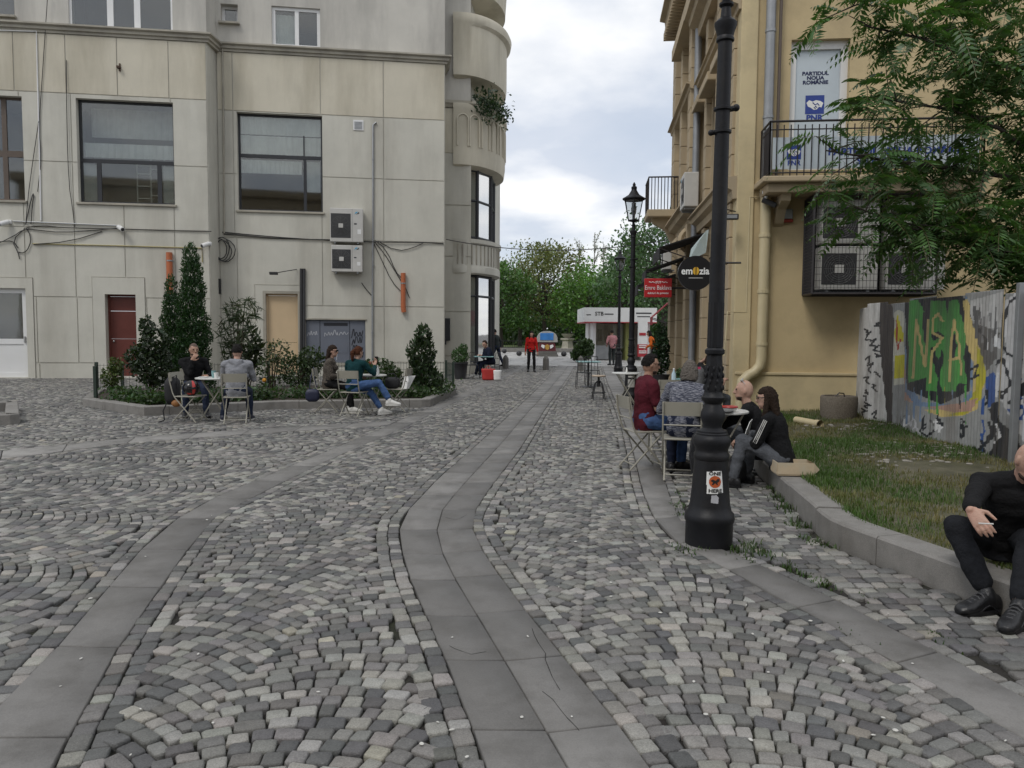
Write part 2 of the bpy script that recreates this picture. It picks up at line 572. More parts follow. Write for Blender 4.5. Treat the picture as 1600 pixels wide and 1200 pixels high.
def band(name, A, B, step, parent_kind, z1=0.004, jitter=0.1, lift=1.0):
    """slabs between polylines A and B (both running away from the camera)"""
    root = bpy.data.objects.new(name, None); COL.objects.link(root); tag(root, kind='structure')
    def par(P):
        d = np.r_[0, np.cumsum(np.linalg.norm(np.diff(P, axis=0), axis=1))]
        return d / d[-1], d[-1]
    ta, la = par(A); tb, lb = par(B)
    n = int(max(la, lb) / step)
    ts = np.linspace(0, 1, n + 1)
    ts[1:-1] += nr.uniform(-jitter, jitter, n - 1) / n
    pa = np.stack([np.interp(ts, ta, A[:, 0]), np.interp(ts, ta, A[:, 1])], 1)
    pb = np.stack([np.interp(ts, tb, B[:, 0]), np.interp(ts, tb, B[:, 1])], 1)
    for i in range(n):
        slab_mesh(ccw([pa[i], pb[i], pb[i + 1], pa[i + 1]]), z1, 'slab', root, rnd.uniform(.72, 1.18) * lift)
    return root
def joint(A, n=600):
    """re-space polyline by the y of the middle line, so that cross joints stay square to the run"""
    return resample(A, 0.1)
def match_by_normal(M, A):
    """for each point of the middle line M the crossing of its normal with A"""
    t = np.gradient(M, axis=0); t /= np.linalg.norm(t, axis=1)[:, None]
    nrm = np.stack([t[:, 1], -t[:, 0]], 1)
    outp = []
    for m, nn in zip(M, nrm):
        a, b = A[:-1], A[1:]
        ab = b - a
        den = ab[:, 0] * nn[1] - ab[:, 1] * nn[0]
        den = np.where(abs(den) < 1e-9, 1e-9, den)
        w_ = m - a
        u_ = (w_[:, 0] * nn[1] - w_[:, 1] * nn[0]) / den
        s_ = (w_[:, 0] * ab[:, 1] - w_[:, 1] * ab[:, 0]) / den
        ok = (u_ >= -0.02) & (u_ <= 1.02) & (abs(s_) < 0.8)
        if ok.any():
            k = np.argmin(np.where(ok, abs(s_), 9)); outp.append(a[k] + u_[k] * ab[k])
        else:
            outp.append(A[np.argmin(np.linalg.norm(A - m, axis=1))])
    return np.array(outp)
MM = smooth_line(C_M, 6, 0.1)
A1 = match_by_normal(MM, C_L); A2 = match_by_normal(MM, C_R)
SL = band('slab_strip', A1, MM, 0.62, 0)
SR = band('slab_strip', MM, A2, 0.62, 0)
M_CRK = pm('crack_dirt', (.02, .018, .016), .95)
def crack(pts, w_, par):
    P_ = [G(x, y, .0052) for x, y in pts]; Q_ = []
    for a, b in zip(P_[:-1], P_[1:]):
        Q_ += [a.lerp(b, t) + Vector((rnd.uniform(-.012, .012), rnd.uniform(-.012, .012), 0)) for t in (0, .33, .66)]
    Q_.append(P_[-1]); mb = MB()
    for i, (a, b) in enumerate(zip(Q_[:-1], Q_[1:])):
        n_ = (b - a).cross(Vector((0, 0, 1))).normalized() * w_ * rnd.uniform(.4, 1); mb.add([a - n_, b - n_, b + n_, a + n_], [(0, 1, 2, 3)])
    mb.build('crack', M_CRK, par)
crack([(828, 982), (850, 1020), (862, 1050), (875, 1078)], .0022, SR)
crack([(850, 1078), (885, 1120), (905, 1142)], .002, SR)
crack([(700, 1010), (735, 1022), (760, 1018)], .0018, SL); crack([(690, 806), (712, 812), (730, 804)], .0022, SR)
ML = resample((lambda a, b: (a + b) / 2)(L_R, match_by_normal(L_R, L_L)), 0.1)
band('slab_strip', match_by_normal(ML, L_L), match_by_normal(ML, L_R), 0.85, 0)
MR = resample((R_L + match_by_normal(R_L, R_R)) / 2, 0.1)
band('slab_strip', match_by_normal(MR, R_L), match_by_normal(MR, R_R), 0.72, 0)
band('slab_strip', resample(b_lo, .1), resample(b_hi, .1), 0.8, 0, z1=0.003, lift=1.3)

# ---- setts
GAP = 0.006
def fan(origin, ang, W, Rr, pitch, rows, cols, wid=0.098):
    """segmental-arc paving: columns of stacked arcs; returns centres, tangents, half sizes"""
    u = np.array([math.sin(ang), math.cos(ang)]); v = np.array([math.cos(ang), -math.sin(ang)])
    C, T, HL, HW = [], [], [], []
    th_m = math.asin(W / 2 / Rr)
    for c in range(cols[0], cols[1]):
        for k in range(rows[0], rows[1]):
            n = max(3, int(round(2 * th_m * Rr / wid)) + rnd.choice((-1, 0, 0, 0, 1)))
            e = np.cumsum(np.r_[0, nr.uniform(.72, 1.28, n)]); e = (e / e[-1] * 2 - 1) * th_m
            th = (e[1:] + e[:-1]) / 2; dl = (e[1:] - e[:-1]) * Rr / 2
            p = c * W + Rr * np.sin(th) + nr.uniform(-.002, .002, n)
            q = k * pitch + Rr * np.cos(th) - Rr + nr.uniform(-.0035, .0035, n)
            C.append(np.array(origin) + p[:, None] * v + q[:, None] * u)
            T.append(np.cos(th)[:, None] * v - np.sin(th)[:, None] * u)
            HL.append(dl - GAP / 2); HW.append(pitch * np.cos(th) / 2 - GAP / 2)
    return np.vstack(C), np.vstack(T), np.r_[tuple(HL)], np.r_[tuple(HW)]
def course(P, off, side, wid=0.098, dep=0.089):
    """a running course of setts beside polyline P"""
    t = np.gradient(P, axis=0); t /= np.linalg.norm(t, axis=1)[:, None]
    nn = np.stack([t[:, 1], -t[:, 0]], 1) * side
    Q = resample(P + nn * off, 0.02)
    d = np.r_[0, np.cumsum(np.linalg.norm(np.diff(Q, axis=0), axis=1))]
    e = np.cumsum(nr.uniform(.75, 1.3, int(d[-1] / wid) + 2) * wid); e = e[e < d[-1]]
    m = (e[1:] + e[:-1]) / 2
    c = np.stack([np.interp(m, d, Q[:, 0]), np.interp(m, d, Q[:, 1])], 1)
    c2 = np.stack([np.interp(m + .01, d, Q[:, 0]), np.interp(m + .01, d, Q[:, 1])], 1)
    tt = c2 - c; tt /= np.linalg.norm(tt, axis=1)[:, None] + 1e-9
    return c + nr.uniform(-.004, .004, c.shape), tt, (e[1:] - e[:-1]) / 2 - GAP / 2, np.full(len(m), dep / 2 - GAP / 2)
def sel(S, k):
    return tuple(a[k] for a in S)
EDGE = 0.174
sets = []
def region(S, name):
    c = S[0]; x, y = c[:, 0], c[:, 1]
    xl, xr = xat(L_R, y), xat(C_L, y)
    if name == 'mid':
        k = (x > xl) & (x < xr) & (y < Y_END)
        k &= (dist_to(L_R, c) > EDGE) & (dist_to(C_L, c) > EDGE)
    elif name == 'right':
        k = (x > xat(C_R, y)) & (x < xat(R_L, y)) & (y < Y_END)
        k &= (dist_to(C_R, c) > EDGE) & (dist_to(R_L, c) > EDGE)
    elif name == 'plaza':
        k = (x < xat(L_L, y)) & (y < Y_END)
        k &= dist_to(L_L, c) > EDGE
        yb = np.interp(x, b_hi[:, 0], b_hi[:, 1]); yl = np.interp(x, b_lo[:, 0], b_lo[:, 1])
        k &= ~((y > yl - .06) & (y < yb + .06) & (x < xat(L_L, y) + 0.1))
        k &= ~inside(BED, c)
    else:
        k = (x > xat(R_R, y)) & (y < Y_END) & (dist_to(R_R, c) > 0.135)
        kx = xat(KERB_S, y)
        k &= (y > 12.5) | (x < kx - 0.045)
    return sel(S, k)
def inview(S, margin=0.25):
    c = S[0]
    k = (c[:, 1] > 2.2) & (abs(c[:, 0]) < c[:, 1] * (0.667 + margin) + 0.5)
    return sel(S, k)
FA = SA + R(2)
sets.append(region(inview(fan((0.2, 0), FA, 1.22, 0.92, 0.088, (22, 425), (-9, 6), 0.092)), 'mid'))
sets.append(region(inview(fan((0.55, 0), FA - R(1), 1.30, 0.95, 0.089, (22, 420), (-5, 6), 0.092)), 'right'))
sets.append(region(inview(fan((-6, 6), R(96), 1.40, 1.0, 0.098, (-210, 90), (-22, 7), 0.098)), 'plaza'))
sets.append(region(inview(fan((2.2, 2), SA - R(6), 2.2, 9.0, 0.096, (0, 370), (-2, 4), 0.108)), 'walk'))
for P, side in ((L_R, 1), (C_L, -1), (C_R, 1), (R_L, -1), (L_L, -1), (R_R, 1)):
    for off in (0.046, 0.134):
        if P is R_R and off > .1: continue
        S = inview(course(P, off, side))
        S = sel(S, S[0][:, 1] < Y_END)
        if P is L_L:
            yb = np.interp(S[0][:, 0], b_hi[:, 0], b_hi[:, 1]); yl = np.interp(S[0][:, 0], b_lo[:, 0], b_lo[:, 1])
            S = sel(S, ~((S[0][:, 1] > yl - .04) & (S[0][:, 1] < yb + .04)))
        sets.append(S)
CC = np.vstack([s[0] for s in sets]); TT = np.vstack([s[1] for s in sets])
HL = np.r_[tuple(s[2] for s in sets)]; HW = np.r_[tuple(s[3] for s in sets)]
# the lamp foot stands in the paving
LAMP1 = G(1107, 849)
ok = (np.hypot(CC[:, 0] - LAMP1.x, CC[:, 1] - LAMP1.y) > 0.2) & (HL > 0.012) & (HW > 0.012)
CC, TT, HL, HW = CC[ok], TT[ok], HL[ok], HW[ok]
NS = len(CC)
# stone colours: dark basalt, mid grey, pale warm granite; more worn pale stones in drifts
kind = nr.uniform(0, 1, NS)
drift = np.array([noise.noise(Vector((c[0] * .5, c[1] * .35, 0))) for c in CC])
kind = kind + drift * 0.22
SCOL = np.where(kind[:, None] < .30, np.array([0.100, 0.099, 0.097]),
       np.where(kind[:, None] < .68, np.array([0.155, 0.150, 0.140]), np.array([0.245, 0.236, 0.215])))
SCOL = SCOL * nr.uniform(.78, 1.25, (NS, 1)) * nr.uniform(.97, 1.03, (NS, 3))
SCOL[nr.uniform(0, 1, NS) < 0.025] *= np.array([1.2, 1.16, 1.06])
ZT = nr.uniform(-.005, .005, NS) + 0.002
NN = np.stack([-TT[:, 1], TT[:, 0]], 1)
TX, TY = nr.normal(0, .035, NS), nr.normal(0, .035, NS)
O8 = np.array([(1, -.78), (1, .78), (.80, 1), (-.80, 1), (-1, .78), (-1, -.78), (-.80, -1), (.80, -1)])
O4 = np.array([(1, -1), (1, 1), (-1, 1), (-1, -1)]) * .97
def stones(idx, O, name, parent, rings):
    n = len(idx); m = len(O)
    jt = nr.uniform(-.085, .06, (n, m, 2)) + 1.0
    loc = O[None] * jt
    vs = []
    for sc_, dz in rings:
        a = loc[..., 0] * HL[idx, None] * sc_; b = loc[..., 1] * HW[idx, None] * sc_
        xy = CC[idx, None, :] + a[..., None] * TT[idx, None, :] + b[..., None] * NN[idx, None, :]
        z = ZT[idx, None] + dz + (a * TX[idx, None] + b * TY[idx, None]) * (dz > -.02) + nr.uniform(-.0016, .0016, (n, m))
        vs.append(np.concatenate([xy, z[..., None]], 2))
    v = np.stack(vs, 1)                    # n, rings, m, 3
    nrg = len(rings)
    base = (np.arange(n) * nrg * m)[:, None]
    faces = [base + np.arange(m)[None, :] + (nrg - 1) * m]
    for r_ in range(nrg - 1):
        for j in range(m):
            k = (j + 1) % m
            faces.append(base + np.array([[r_ * m + j, r_ * m + k, (r_ + 1) * m + k, (r_ + 1) * m + j]]))
    cols = np.repeat(SCOL[idx], nrg * m, 0)
    return npmesh(name, v.reshape(-1, 3), faces, M_COB, parent, cols, smooth=False)
dcam = np.hypot(CC[:, 0], CC[:, 1])
infr = (abs(CC[:, 0]) < CC[:, 1] * .655) & (CC[:, 1] > 2.72)
order = np.argsort(np.where(infr, dcam, 1e6))
near300 = order[:300]
isn = np.zeros(NS, bool); isn[near300] = True
RNG8 = [(.94, -.034), (1.0, -.013), (.96, -.0035), (.86, 0.0)]
RNG4 = [(.94, -.034), (1.0, -.010), (.86, 0.0)]
for i in near300:
    stones(np.array([i]), O8, 'cobble', PAVE, RNG8)
mid_i = np.where(~isn & (dcam < 9.5))[0]
far_i = np.where(~isn & (dcam >= 9.5))[0]
tag(stones(mid_i, O8, 'cobbles_nearer', PAVE, RNG8), kind='stuff').name = 'cobbles'
tag(stones(far_i, O4, 'cobbles', PAVE, RNG4), kind='stuff')
print('setts', NS, len(mid_i), len(far_i))

# ---- the open square beyond the street: pale slabs laid in courses
M_SQ = pm('square_slabs', (0.42, 0.41, 0.39), 0.6, 0.10, 1.5, 0.05, attr=True)
sqm = MB().add([(-60, 36.6, -0.02), (60, 36.6, -0.02), (60, 62, -0.02), (-60, 62, -0.02)], [(0, 1, 2, 3)])
SQ = tag(sqm.build('square', pm('square_joints', (0.22, 0.21, 0.2), 0.9)), kind='structure')
vs, cs = [], []
yy = 36.66
while yy < 61.5:
    dd = rnd.uniform(.75, .95); xx = -26 + rnd.uniform(0, 1)
    while xx < 30:
        ww = rnd.uniform(.9, 1.5)
        vs += [(xx, yy, 0), (xx + ww - .02, yy, 0), (xx + ww - .02, yy + dd - .02, 0), (xx, yy + dd - .02, 0)]
        cs += [np.array([.43, .42, .40]) * rnd.uniform(.82, 1.1)] * 4
        xx += ww
    yy += dd
v = np.array(vs); n_ = len(v)
v2 = np.vstack([v, v - [0, 0, .02]])
f = np.arange(n_).reshape(-1, 4)
sides = [np.stack([f[:, i] + n_, f[:, (i + 1) % 4] + n_, f[:, (i + 1) % 4], f[:, i]], 1) for i in range(4)]
tag(npmesh('paving_slabs', v2, [f] + sides, M_SQ, SQ, np.vstack([cs, cs])), kind='stuff')

# ---- kerbs
def kerb_run(name, P, w_in, h, label, side, step=1.0, z0=-0.03, group=None):
    """blocks of kerbstone along P; side=+1: body to the right of the run"""
    root = thing(name, label, 'kerb', (float(P[0][0]), float(P[0][1]), 0), group=group)
    Q = resample(P, 0.05)
    t = np.gradient(Q, axis=0); t /= np.linalg.norm(t, axis=1)[:, None]
    nn = np.stack([t[:, 1], -t[:, 0]], 1) * side
    d = np.r_[0, np.cumsum(np.linalg.norm(np.diff(Q, axis=0), axis=1))]
    s = 0.0
    while s < d[-1] - .1:
        e = min(d[-1], s + step * rnd.uniform(.8, 1.2))
        if d[-1] - e < .25: e = d[-1]
        ss = np.linspace(s + .004, e - .004, 6)
        i_ = lambda A, x: np.array([np.interp(x, d, A[:, 0]), np.interp(x, d, A[:, 1])])
        vs = []
        dz = rnd.uniform(-.006, .006)
        prof = ((0, z0), (0, h - .016), (.016, h), (w_in - .012, h), (w_in, h - .014), (w_in, z0))
        for x in ss:
            q = i_(Q, x); nv = i_(nn, x)
            for o_, z in prof:
                vs.append((q[0] + nv[0] * o_, q[1] + nv[1] * o_, z + (dz if z > 0 else 0)))
        m = len(prof); fs = []
        for i in range(5):
            for j in range(m - 1):
                a = i * m + j
                fs.append((a, a + 1, a + m + 1, a + m) if side < 0 else (a, a + m, a + m + 1, a + 1))
        c0 = tuple(range(m)); c1 = tuple(5 * m + j for j in reversed(range(m)))
        fs += [c0, c1] if side > 0 else [c0[::-1], c1[::-1]]
        mb = MB(); mb.add(vs, fs)
        mb.build('kerbstone', M_KERB, root)
        s = e
    return root
kerb_run('lawn_kerb', KERB_S[::1], 0.235, 0.185, 'long low granite kerb bordering the lawn on the right', -1 if False else (1 if KERB_S[0][1] < KERB_S[-1][1] else -1), 0.95)
_b = np.vstack([BED[:5], BED[5:], BED[:1]])
kerb_run('bed_kerb', _b, 0.2, 0.165, 'granite kerb around the planting bed by the grey building', -1, 1.05)
kb2 = gp([(-160, 672), (31, 663), (29, 640), (-160, 648)])
kerb_run('bed_kerb', kb2, 0.2, 0.17, 'short kerb end at the left edge of the photo', -1, 1.0)

# ---- lawn on the right, a little higher than the paving
M_EARTH = pm('lawn_earth', (0.075, 0.072, 0.038), 0.95, 0.35, 5, 0.6, 30, tint=(0.17, 0.15, 0.115), tscale=1.7, tamt=0.7)
def lawn_z(x, y):
    return 0.15 + 0.05 * noise.noise(Vector((x * .9, y * .9, 2))) + 0.02 * noise.noise(Vector((x * 4, y * 4, 5)))
lv, lf = [], []
nx, ny = 44, 110
for j in range(ny + 1):
    y = 2.3 + (14.3 - 2.3) * j / ny
    x0 = float(xat(KERB_S, y)) + 0.17; x1 = 9.0
    for i in range(nx + 1):
        t = (i / nx) ** 1.25
        x = x0 + (x1 - x0) * t
        edge = min(1, (x - x0) / .35)
        lv.append((x, y, 0.155 * (1 - edge) + edge * lawn_z(x, y)))
for j in range(ny):
    for i in range(nx):
        a = j * (nx + 1) + i
        lf.append((a, a + 1, a + nx + 2, a + nx + 1))
lw = MB(); lw.add(lv, lf)
LAWN = tag(lw.build('lawn', M_EARTH, smooth='all'), kind='structure')
def blades(name, P, H, cols, mat, parent=None, wid=0.006, lean=0.5):
    n = len(P)
    a = nr.uniform(0, 2 * np.pi, n); dirv = np.stack([np.cos(a), np.sin(a), np.zeros(n)], 1)
    ln = nr.uniform(0.1, lean, n)[:, None]
    side = np.stack([-np.sin(a), np.cos(a), np.zeros(n)], 1) * wid
    h = H[:, None]; up = np.array([[0, 0, 1.0]])
    mid = P + up * h * .55 + dirv * h * ln * .35
    tip = P + up * h * (1 - ln * .35) + dirv * h * ln
    v = np.stack([P - side, P + side, mid + side * .7, mid - side * .7, tip], 1).reshape(-1, 3)
    b = np.arange(n)[:, None] * 5
    return npmesh(name, v, [b + np.array([[0, 1, 2, 3]]), b + np.array([[3, 2, 4]])], mat, parent, np.repeat(cols, 5, 0))
M_GRASS = leafmat('grass_blades', 0.55, 0.3)
n = 90000
gy = 2.4 + 11.6 * nr.uniform(0, 1, n) ** 1.2; gx = xat(KERB_S, gy) + .19 + 4.2 * nr.uniform(0, 1, n) ** 1.2
den = np.array([noise.noise(Vector((x * .8, y * .8, 9))) + .35 * noise.noise(Vector((x * 3, y * 3, 4))) for x, y in zip(gx, gy)])
keep = (den > -0.32 - .2 * nr.uniform(0, 1, n)) & (gx < 6.3)
gx, gy, den = gx[keep], gy[keep], den[keep]
gz = np.array([lawn_z(x, y) for x, y in zip(gx, gy)]) - .01
dry = np.clip(.30 - den * 1.5 + nr.uniform(-.3, .3, len(gx)), 0, 1)[:, None]
gc = (1 - dry) * np.array([[.060, .115, .022]]) + dry * np.array([[.20, .165, .075]])
gc = gc * nr.uniform(.7, 1.3, (len(gx), 1))
tag(blades('lawn_grass', np.stack([gx, gy, gz], 1), nr.uniform(.022, .075, len(gx)) * (1 + .7 * np.clip(den, 0, 1)), gc, M_GRASS, LAWN, 0.004), kind='stuff')
# weeds in the joints: tufts beside the lamp foot, along the kerb and the slab band
tuf = [(1155, 862, .11, 60), (1175, 856, .12, 80), (1195, 866, .10, 50), (1065, 862, .08, 35), (1085, 858, .08, 30), (1235, 888, .08, 50), (1250, 893, .06, 30), (1285, 912, .07, 50),
       (1275, 905, .05, 20), (1265, 845, .10, 60), (1245, 820, .12, 70), (1228, 795, .13, 80), (1215, 778, .12, 70), (1205, 765, .12, 60), (1288, 850, .08, 40), (1060, 790, .07, 60),
       (1055, 770, .06, 50), (1066, 805, .07, 40), (1012, 790, .04, 16), (1015, 715, .05, 20), (1320, 988, .05, 30), (1462, 992, .05, 40), (1165, 872, .07, 40), (1345, 930, .04, 15), (1030, 815, .05, 20)]
wp, wh = [], []
for x, y, h, k in tuf:
    q = G(x, y)
    for _ in range(k):
        wp.append((q.x + rnd.gauss(0, .045), q.y + rnd.gauss(0, .07), -.015)); wh.append(h * rnd.uniform(.25, .75))
wc = vary((.05, .085, .025), len(wp), .4, .15)
tag(tag(blades('joint_weeds', np.array(wp), np.array(wh), wc, M_GRASS, None, 0.006, .9), 'green weeds sprouting from joints beside lamp foot and kerb', 'weeds'), kind='stuff')
# rubble, torn card and a fallen pipe on the bare patch
M_PALE = pm('pale_rubble', (0.27, 0.25, 0.22), 0.9, 0.25, 20)
rub = MB()
for _ in range(260):
    px_, py_ = rnd.gauss(1425, 60), rnd.gauss(703, 12)
    if rnd.random() < .3: px_, py_ = rnd.uniform(1250, 1420), rnd.uniform(662, 672)
    q = G(px_, py_, .15)
    s = rnd.uniform(.012, .045)
    rub.ball((q.x, q.y, lawn_z(q.x, q.y) + .004), s, 5, 4, (1, rnd.uniform(.5, 1), .35))
tag(tag(rub.build('rubble', M_PALE), 'scatter of pale rubble on the bare earth by the fence', 'rubble'), kind='stuff')

# specks of litter and gum on the paving
lit = MB()
for _ in range(70):
    px_, py_ = rnd.uniform(20, 1580), rnd.uniform(680, 1190)
    q = G(px_, py_); s_ = rnd.uniform(.006, .014)
    lit.ball((q.x, q.y, .009), s_, 6, 4, (1, rnd.uniform(.4, 1), .25), Matrix.Rotation(rnd.uniform(0, 3), 3, 'Z'))
tag(tag(lit.build('litter', pm('paper_litter', (.55, .54, .50), .8, .2, 30)), 'tiny pale specks of litter scattered over the paving', 'litter'), kind='stuff')
# ================================================================== GREY BUILDING ON THE LEFT
LA = R(8.4)
LD = Vector((math.cos(LA), math.sin(LA), 0)); LN = Vector((math.sin(LA), -math.cos(LA), 0))   # along, outward
def base_at(px, Yd):
    d = ray(px, 590); return Vector((d.x / d.y * Yd, Yd, 0))
PL1 = base_at(332, 25.2)      # right end of the projecting part
PL2 = base_at(347, 26.05)     # left end of the recessed part
def F(px, py, P0):
    q = onplane(px, py, P0, LN)
    return (q - P0).dot(LD), q.z
M_REND = pm('grey_render', (0.54, 0.525, 0.46), 0.88, 0.09, 1.1, 0.16, 70, tint=(0.34, 0.32, 0.27), tscale=0.75, tamt=0.7, streak=True, fine=0.04)
M_CREAM = pm('cream_render', (0.57, 0.53, 0.43), 0.88, 0.06, 1.6, 0.12, 70, tint=(0.36, 0.325, 0.245), tscale=0.8, tamt=0.85, streak=True, fine=0.04)
M_SOOT = pm('sooty_render', (0.52, 0.50, 0.45), 0.9, 0.08, 1.2, 0.12, 60, tint=(0.22, 0.21, 0.195), tscale=0.8, tamt=0.6, streak=True)
M_TRIM = pm('stone_trim', (0.37, 0.345, 0.285), 0.85, 0.08, 3, 0.15, 60, tint=(0.17, 0.16, 0.14), tscale=1.2, tamt=0.7)
M_GRAPH = pm('graphite_frame', (0.022, 0.024, 0.028), 0.45, 0.1, 5, 0.02)
M_WHITE = pm('white_plastic', (0.72, 0.72, 0.71), 0.35, 0.05, 4, 0.02, tint=(0.5, 0.49, 0.46), tscale=2, tamt=0.4)
M_BROWN = pm('brown_frame', (0.10, 0.075, 0.058), 0.6, 0.15, 6, 0.05)
M_GLASS = glassmat('window_glass')
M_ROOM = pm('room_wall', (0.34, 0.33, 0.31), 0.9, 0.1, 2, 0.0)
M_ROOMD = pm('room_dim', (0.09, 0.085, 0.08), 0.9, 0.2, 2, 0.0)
M_CURT = pm('net_curtain', (0.72, 0.72, 0.70), 0.9, 0.12, 3, 0.1, tint=(0.5, 0.5, 0.48), tscale=2.5, tamt=.5, streak=True)
M_CABLE = pm('black_cable', (0.018, 0.018, 0.018), 0.6, 0.1, 8, 0.0)
M_ZINC = pm('zinc', (0.30, 0.31, 0.32), 0.5, 0.15, 4, 0.08, metal=0.5)

def cells(mb, rects_in, holes, xs, zs, P0, D, Nv, d0, d1):
    """plate made of grid cells: inside any rects_in and no hole, from depth d0 (back) to d1 (front) along Nv"""
    xs = sorted(set(round(x, 4) for x in xs)); zs = sorted(set(round(z, 4) for z in zs))
    def occ(i, j):
        if i < 0 or j < 0 or i >= len(xs) - 1 or j >= len(zs) - 1: return False
        cx, cz = (xs[i] + xs[i + 1]) / 2, (zs[j] + zs[j + 1]) / 2
        if not any(r[0] < cx < r[2] and r[1] < cz < r[3] for r in rects_in): return False
        return not any(r[0] < cx < r[2] and r[1] < cz < r[3] for r in holes)
    def pt(x, z, d): return P0 + D * x + Nv * d + Vector((0, 0, z))
    for i in range(len(xs) - 1):
        for j in range(len(zs) - 1):
            if not occ(i, j): continue
            x0, x1, z0, z1 = xs[i], xs[i + 1], zs[j], zs[j + 1]
            mb.add([pt(x0, z0, d1), pt(x1, z0, d1), pt(x1, z1, d1), pt(x0, z1, d1)], [(0, 1, 2, 3)])
            mb.add([pt(x0, z0, d0), pt(x1, z0, d0), pt(x1, z1, d0), pt(x0, z1, d0)], [(3, 2, 1, 0)])
            for di, dj, a, b in ((-1, 0, (x0, z0), (x0, z1)), (1, 0, (x1, z1), (x1, z0)), (0, -1, (x1, z0), (x0, z0)), (0, 1, (x0, z1), (x1, z1))):
                if not occ(i + di, j + dj):
                    mb.add([pt(*a, d0), pt(*a, d1), pt(*b, d1), pt(*b, d0)], [(0, 1, 2, 3)])
def plate(name, rect, holes, P0, D, Nv, d0, d1, mat, parent):
    hs = [h for h in holes if h[0] < rect[2] and h[2] > rect[0] and h[1] < rect[3] and h[3] > rect[1]]
    xs = [rect[0], rect[2]] + [min(max(h[k], rect[0]), rect[2]) for h in hs for k in (0, 2)]
    zs = [rect[1], rect[3]] + [min(max(h[k], rect[1]), rect[3]) for h in hs for k in (1, 3)]
    mb = MB()
    cells(mb, [rect], hs, xs, zs, P0, D, Nv, d0, d1)
    return mb.build(name, mat, parent) if mb.f else None
def rect_px(x0, y0, x1, y1, P0):
    """pixel box -> (s0,z0,s1,z1) on a facade plane, averaged so that edges stay level"""
    a = F(x0, y0, P0); b = F(x1, y1, P0); c = F(x0, y1, P0); d = F(x1, y0, P0)
    return ((a[0] + c[0]) / 2, (b[1] + c[1]) / 2, (b[0] + d[0]) / 2, (a[1] + d[1]) / 2)
def fbox(mb, P0, s0, z0, s1, z1, d0, d1, bev=0, D=None, Nv=None):
    D = D or LD; Nv = Nv or LN
    return mb.box((s0, d0, z0), (s1, d1, z1), (D, Nv, Z), P0, bev)
def window(P0, r, mull, parent, frame_m, depth=0.18, fw=0.07, room=True, room_m=None, sill=True, D=None, Nv=None, curtains=(), wname='window', glass=None, roomd=2.6):
    """window with frame bars (mull: list of (x0,z0,x1,z1) in fractions), panes, reveal, room behind"""
    D = D or LD; Nv = Nv or LN
    s0, z0, s1, z1 = r; W, H = s1 - s0, z1 - z0
    f_ = MB()
    for a in ((s0, z0, s1, z0 + fw), (s0, z1 - fw, s1, z1), (s0, z0 + fw, s0 + fw, z1 - fw), (s1 - fw, z0 + fw, s1, z1 - fw)):
        fbox(f_, P0, *a, -depth - .06, -depth, D=D, Nv=Nv)
    for k, m in enumerate(mull):
        e = 0.002 * (k % 3 + 1)
        fbox(f_, P0, s0 + m[0] * W, z0 + m[1] * H, s0 + m[2] * W, z0 + m[3] * H, -depth - .055, -depth - e, D=D, Nv=Nv)
    wo = f_.build(wname, frame_m, parent)
    g_ = MB(); fbox(g_, P0, s0 + fw * .5, z0 + fw * .5, s1 - fw * .5, z1 - fw * .5, -depth - .040, -depth - .030, D=D, Nv=Nv)
    g_.build('pane', glass or M_GLASS, wo)
    if sill:
        q = MB(); fbox(q, P0, s0 - .06, z0 - .07, s1 + .06, z0 - .002, -depth, .09, .008, D=D, Nv=Nv)
        q.build('sill', M_TRIM, wo)
    if room:
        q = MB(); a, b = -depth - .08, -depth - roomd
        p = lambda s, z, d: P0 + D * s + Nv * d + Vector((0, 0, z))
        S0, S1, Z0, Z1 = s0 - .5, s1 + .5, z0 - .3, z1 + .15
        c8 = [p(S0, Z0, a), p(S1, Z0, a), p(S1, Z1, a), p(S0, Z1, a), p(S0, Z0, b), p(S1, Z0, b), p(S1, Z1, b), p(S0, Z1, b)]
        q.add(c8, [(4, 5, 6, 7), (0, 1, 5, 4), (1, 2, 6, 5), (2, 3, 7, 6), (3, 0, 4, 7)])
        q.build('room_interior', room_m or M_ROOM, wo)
    for (x0, y0, x1, y1, dd) in curtains:
        q = MB(); nn = 40
        pts = []
        for i in range(nn + 1):
            s = s0 + (x0 + (x1 - x0) * i / nn) * W
            o_ = -depth - .1 - dd + .018 * math.sin(i * 2.1) + .01 * math.sin(i * .7)
            for z in (z0 + y0 * H, z0 + y1 * H):
                pts.append(P0 + D * s + Nv * o_ + Vector((0, 0, z)))
        q.add(pts, [(2 * i, 2 * i + 2, 2 * i + 3, 2 * i + 1) for i in range(nn)])
        q.build('curtain', M_CURT, wo)
    return wo

GB = thing('corner_building', 'grey rendered corner building with cream band, wide windows and round bays on the left', 'building', (-6, 26, 0))
TOPZ = 17.0
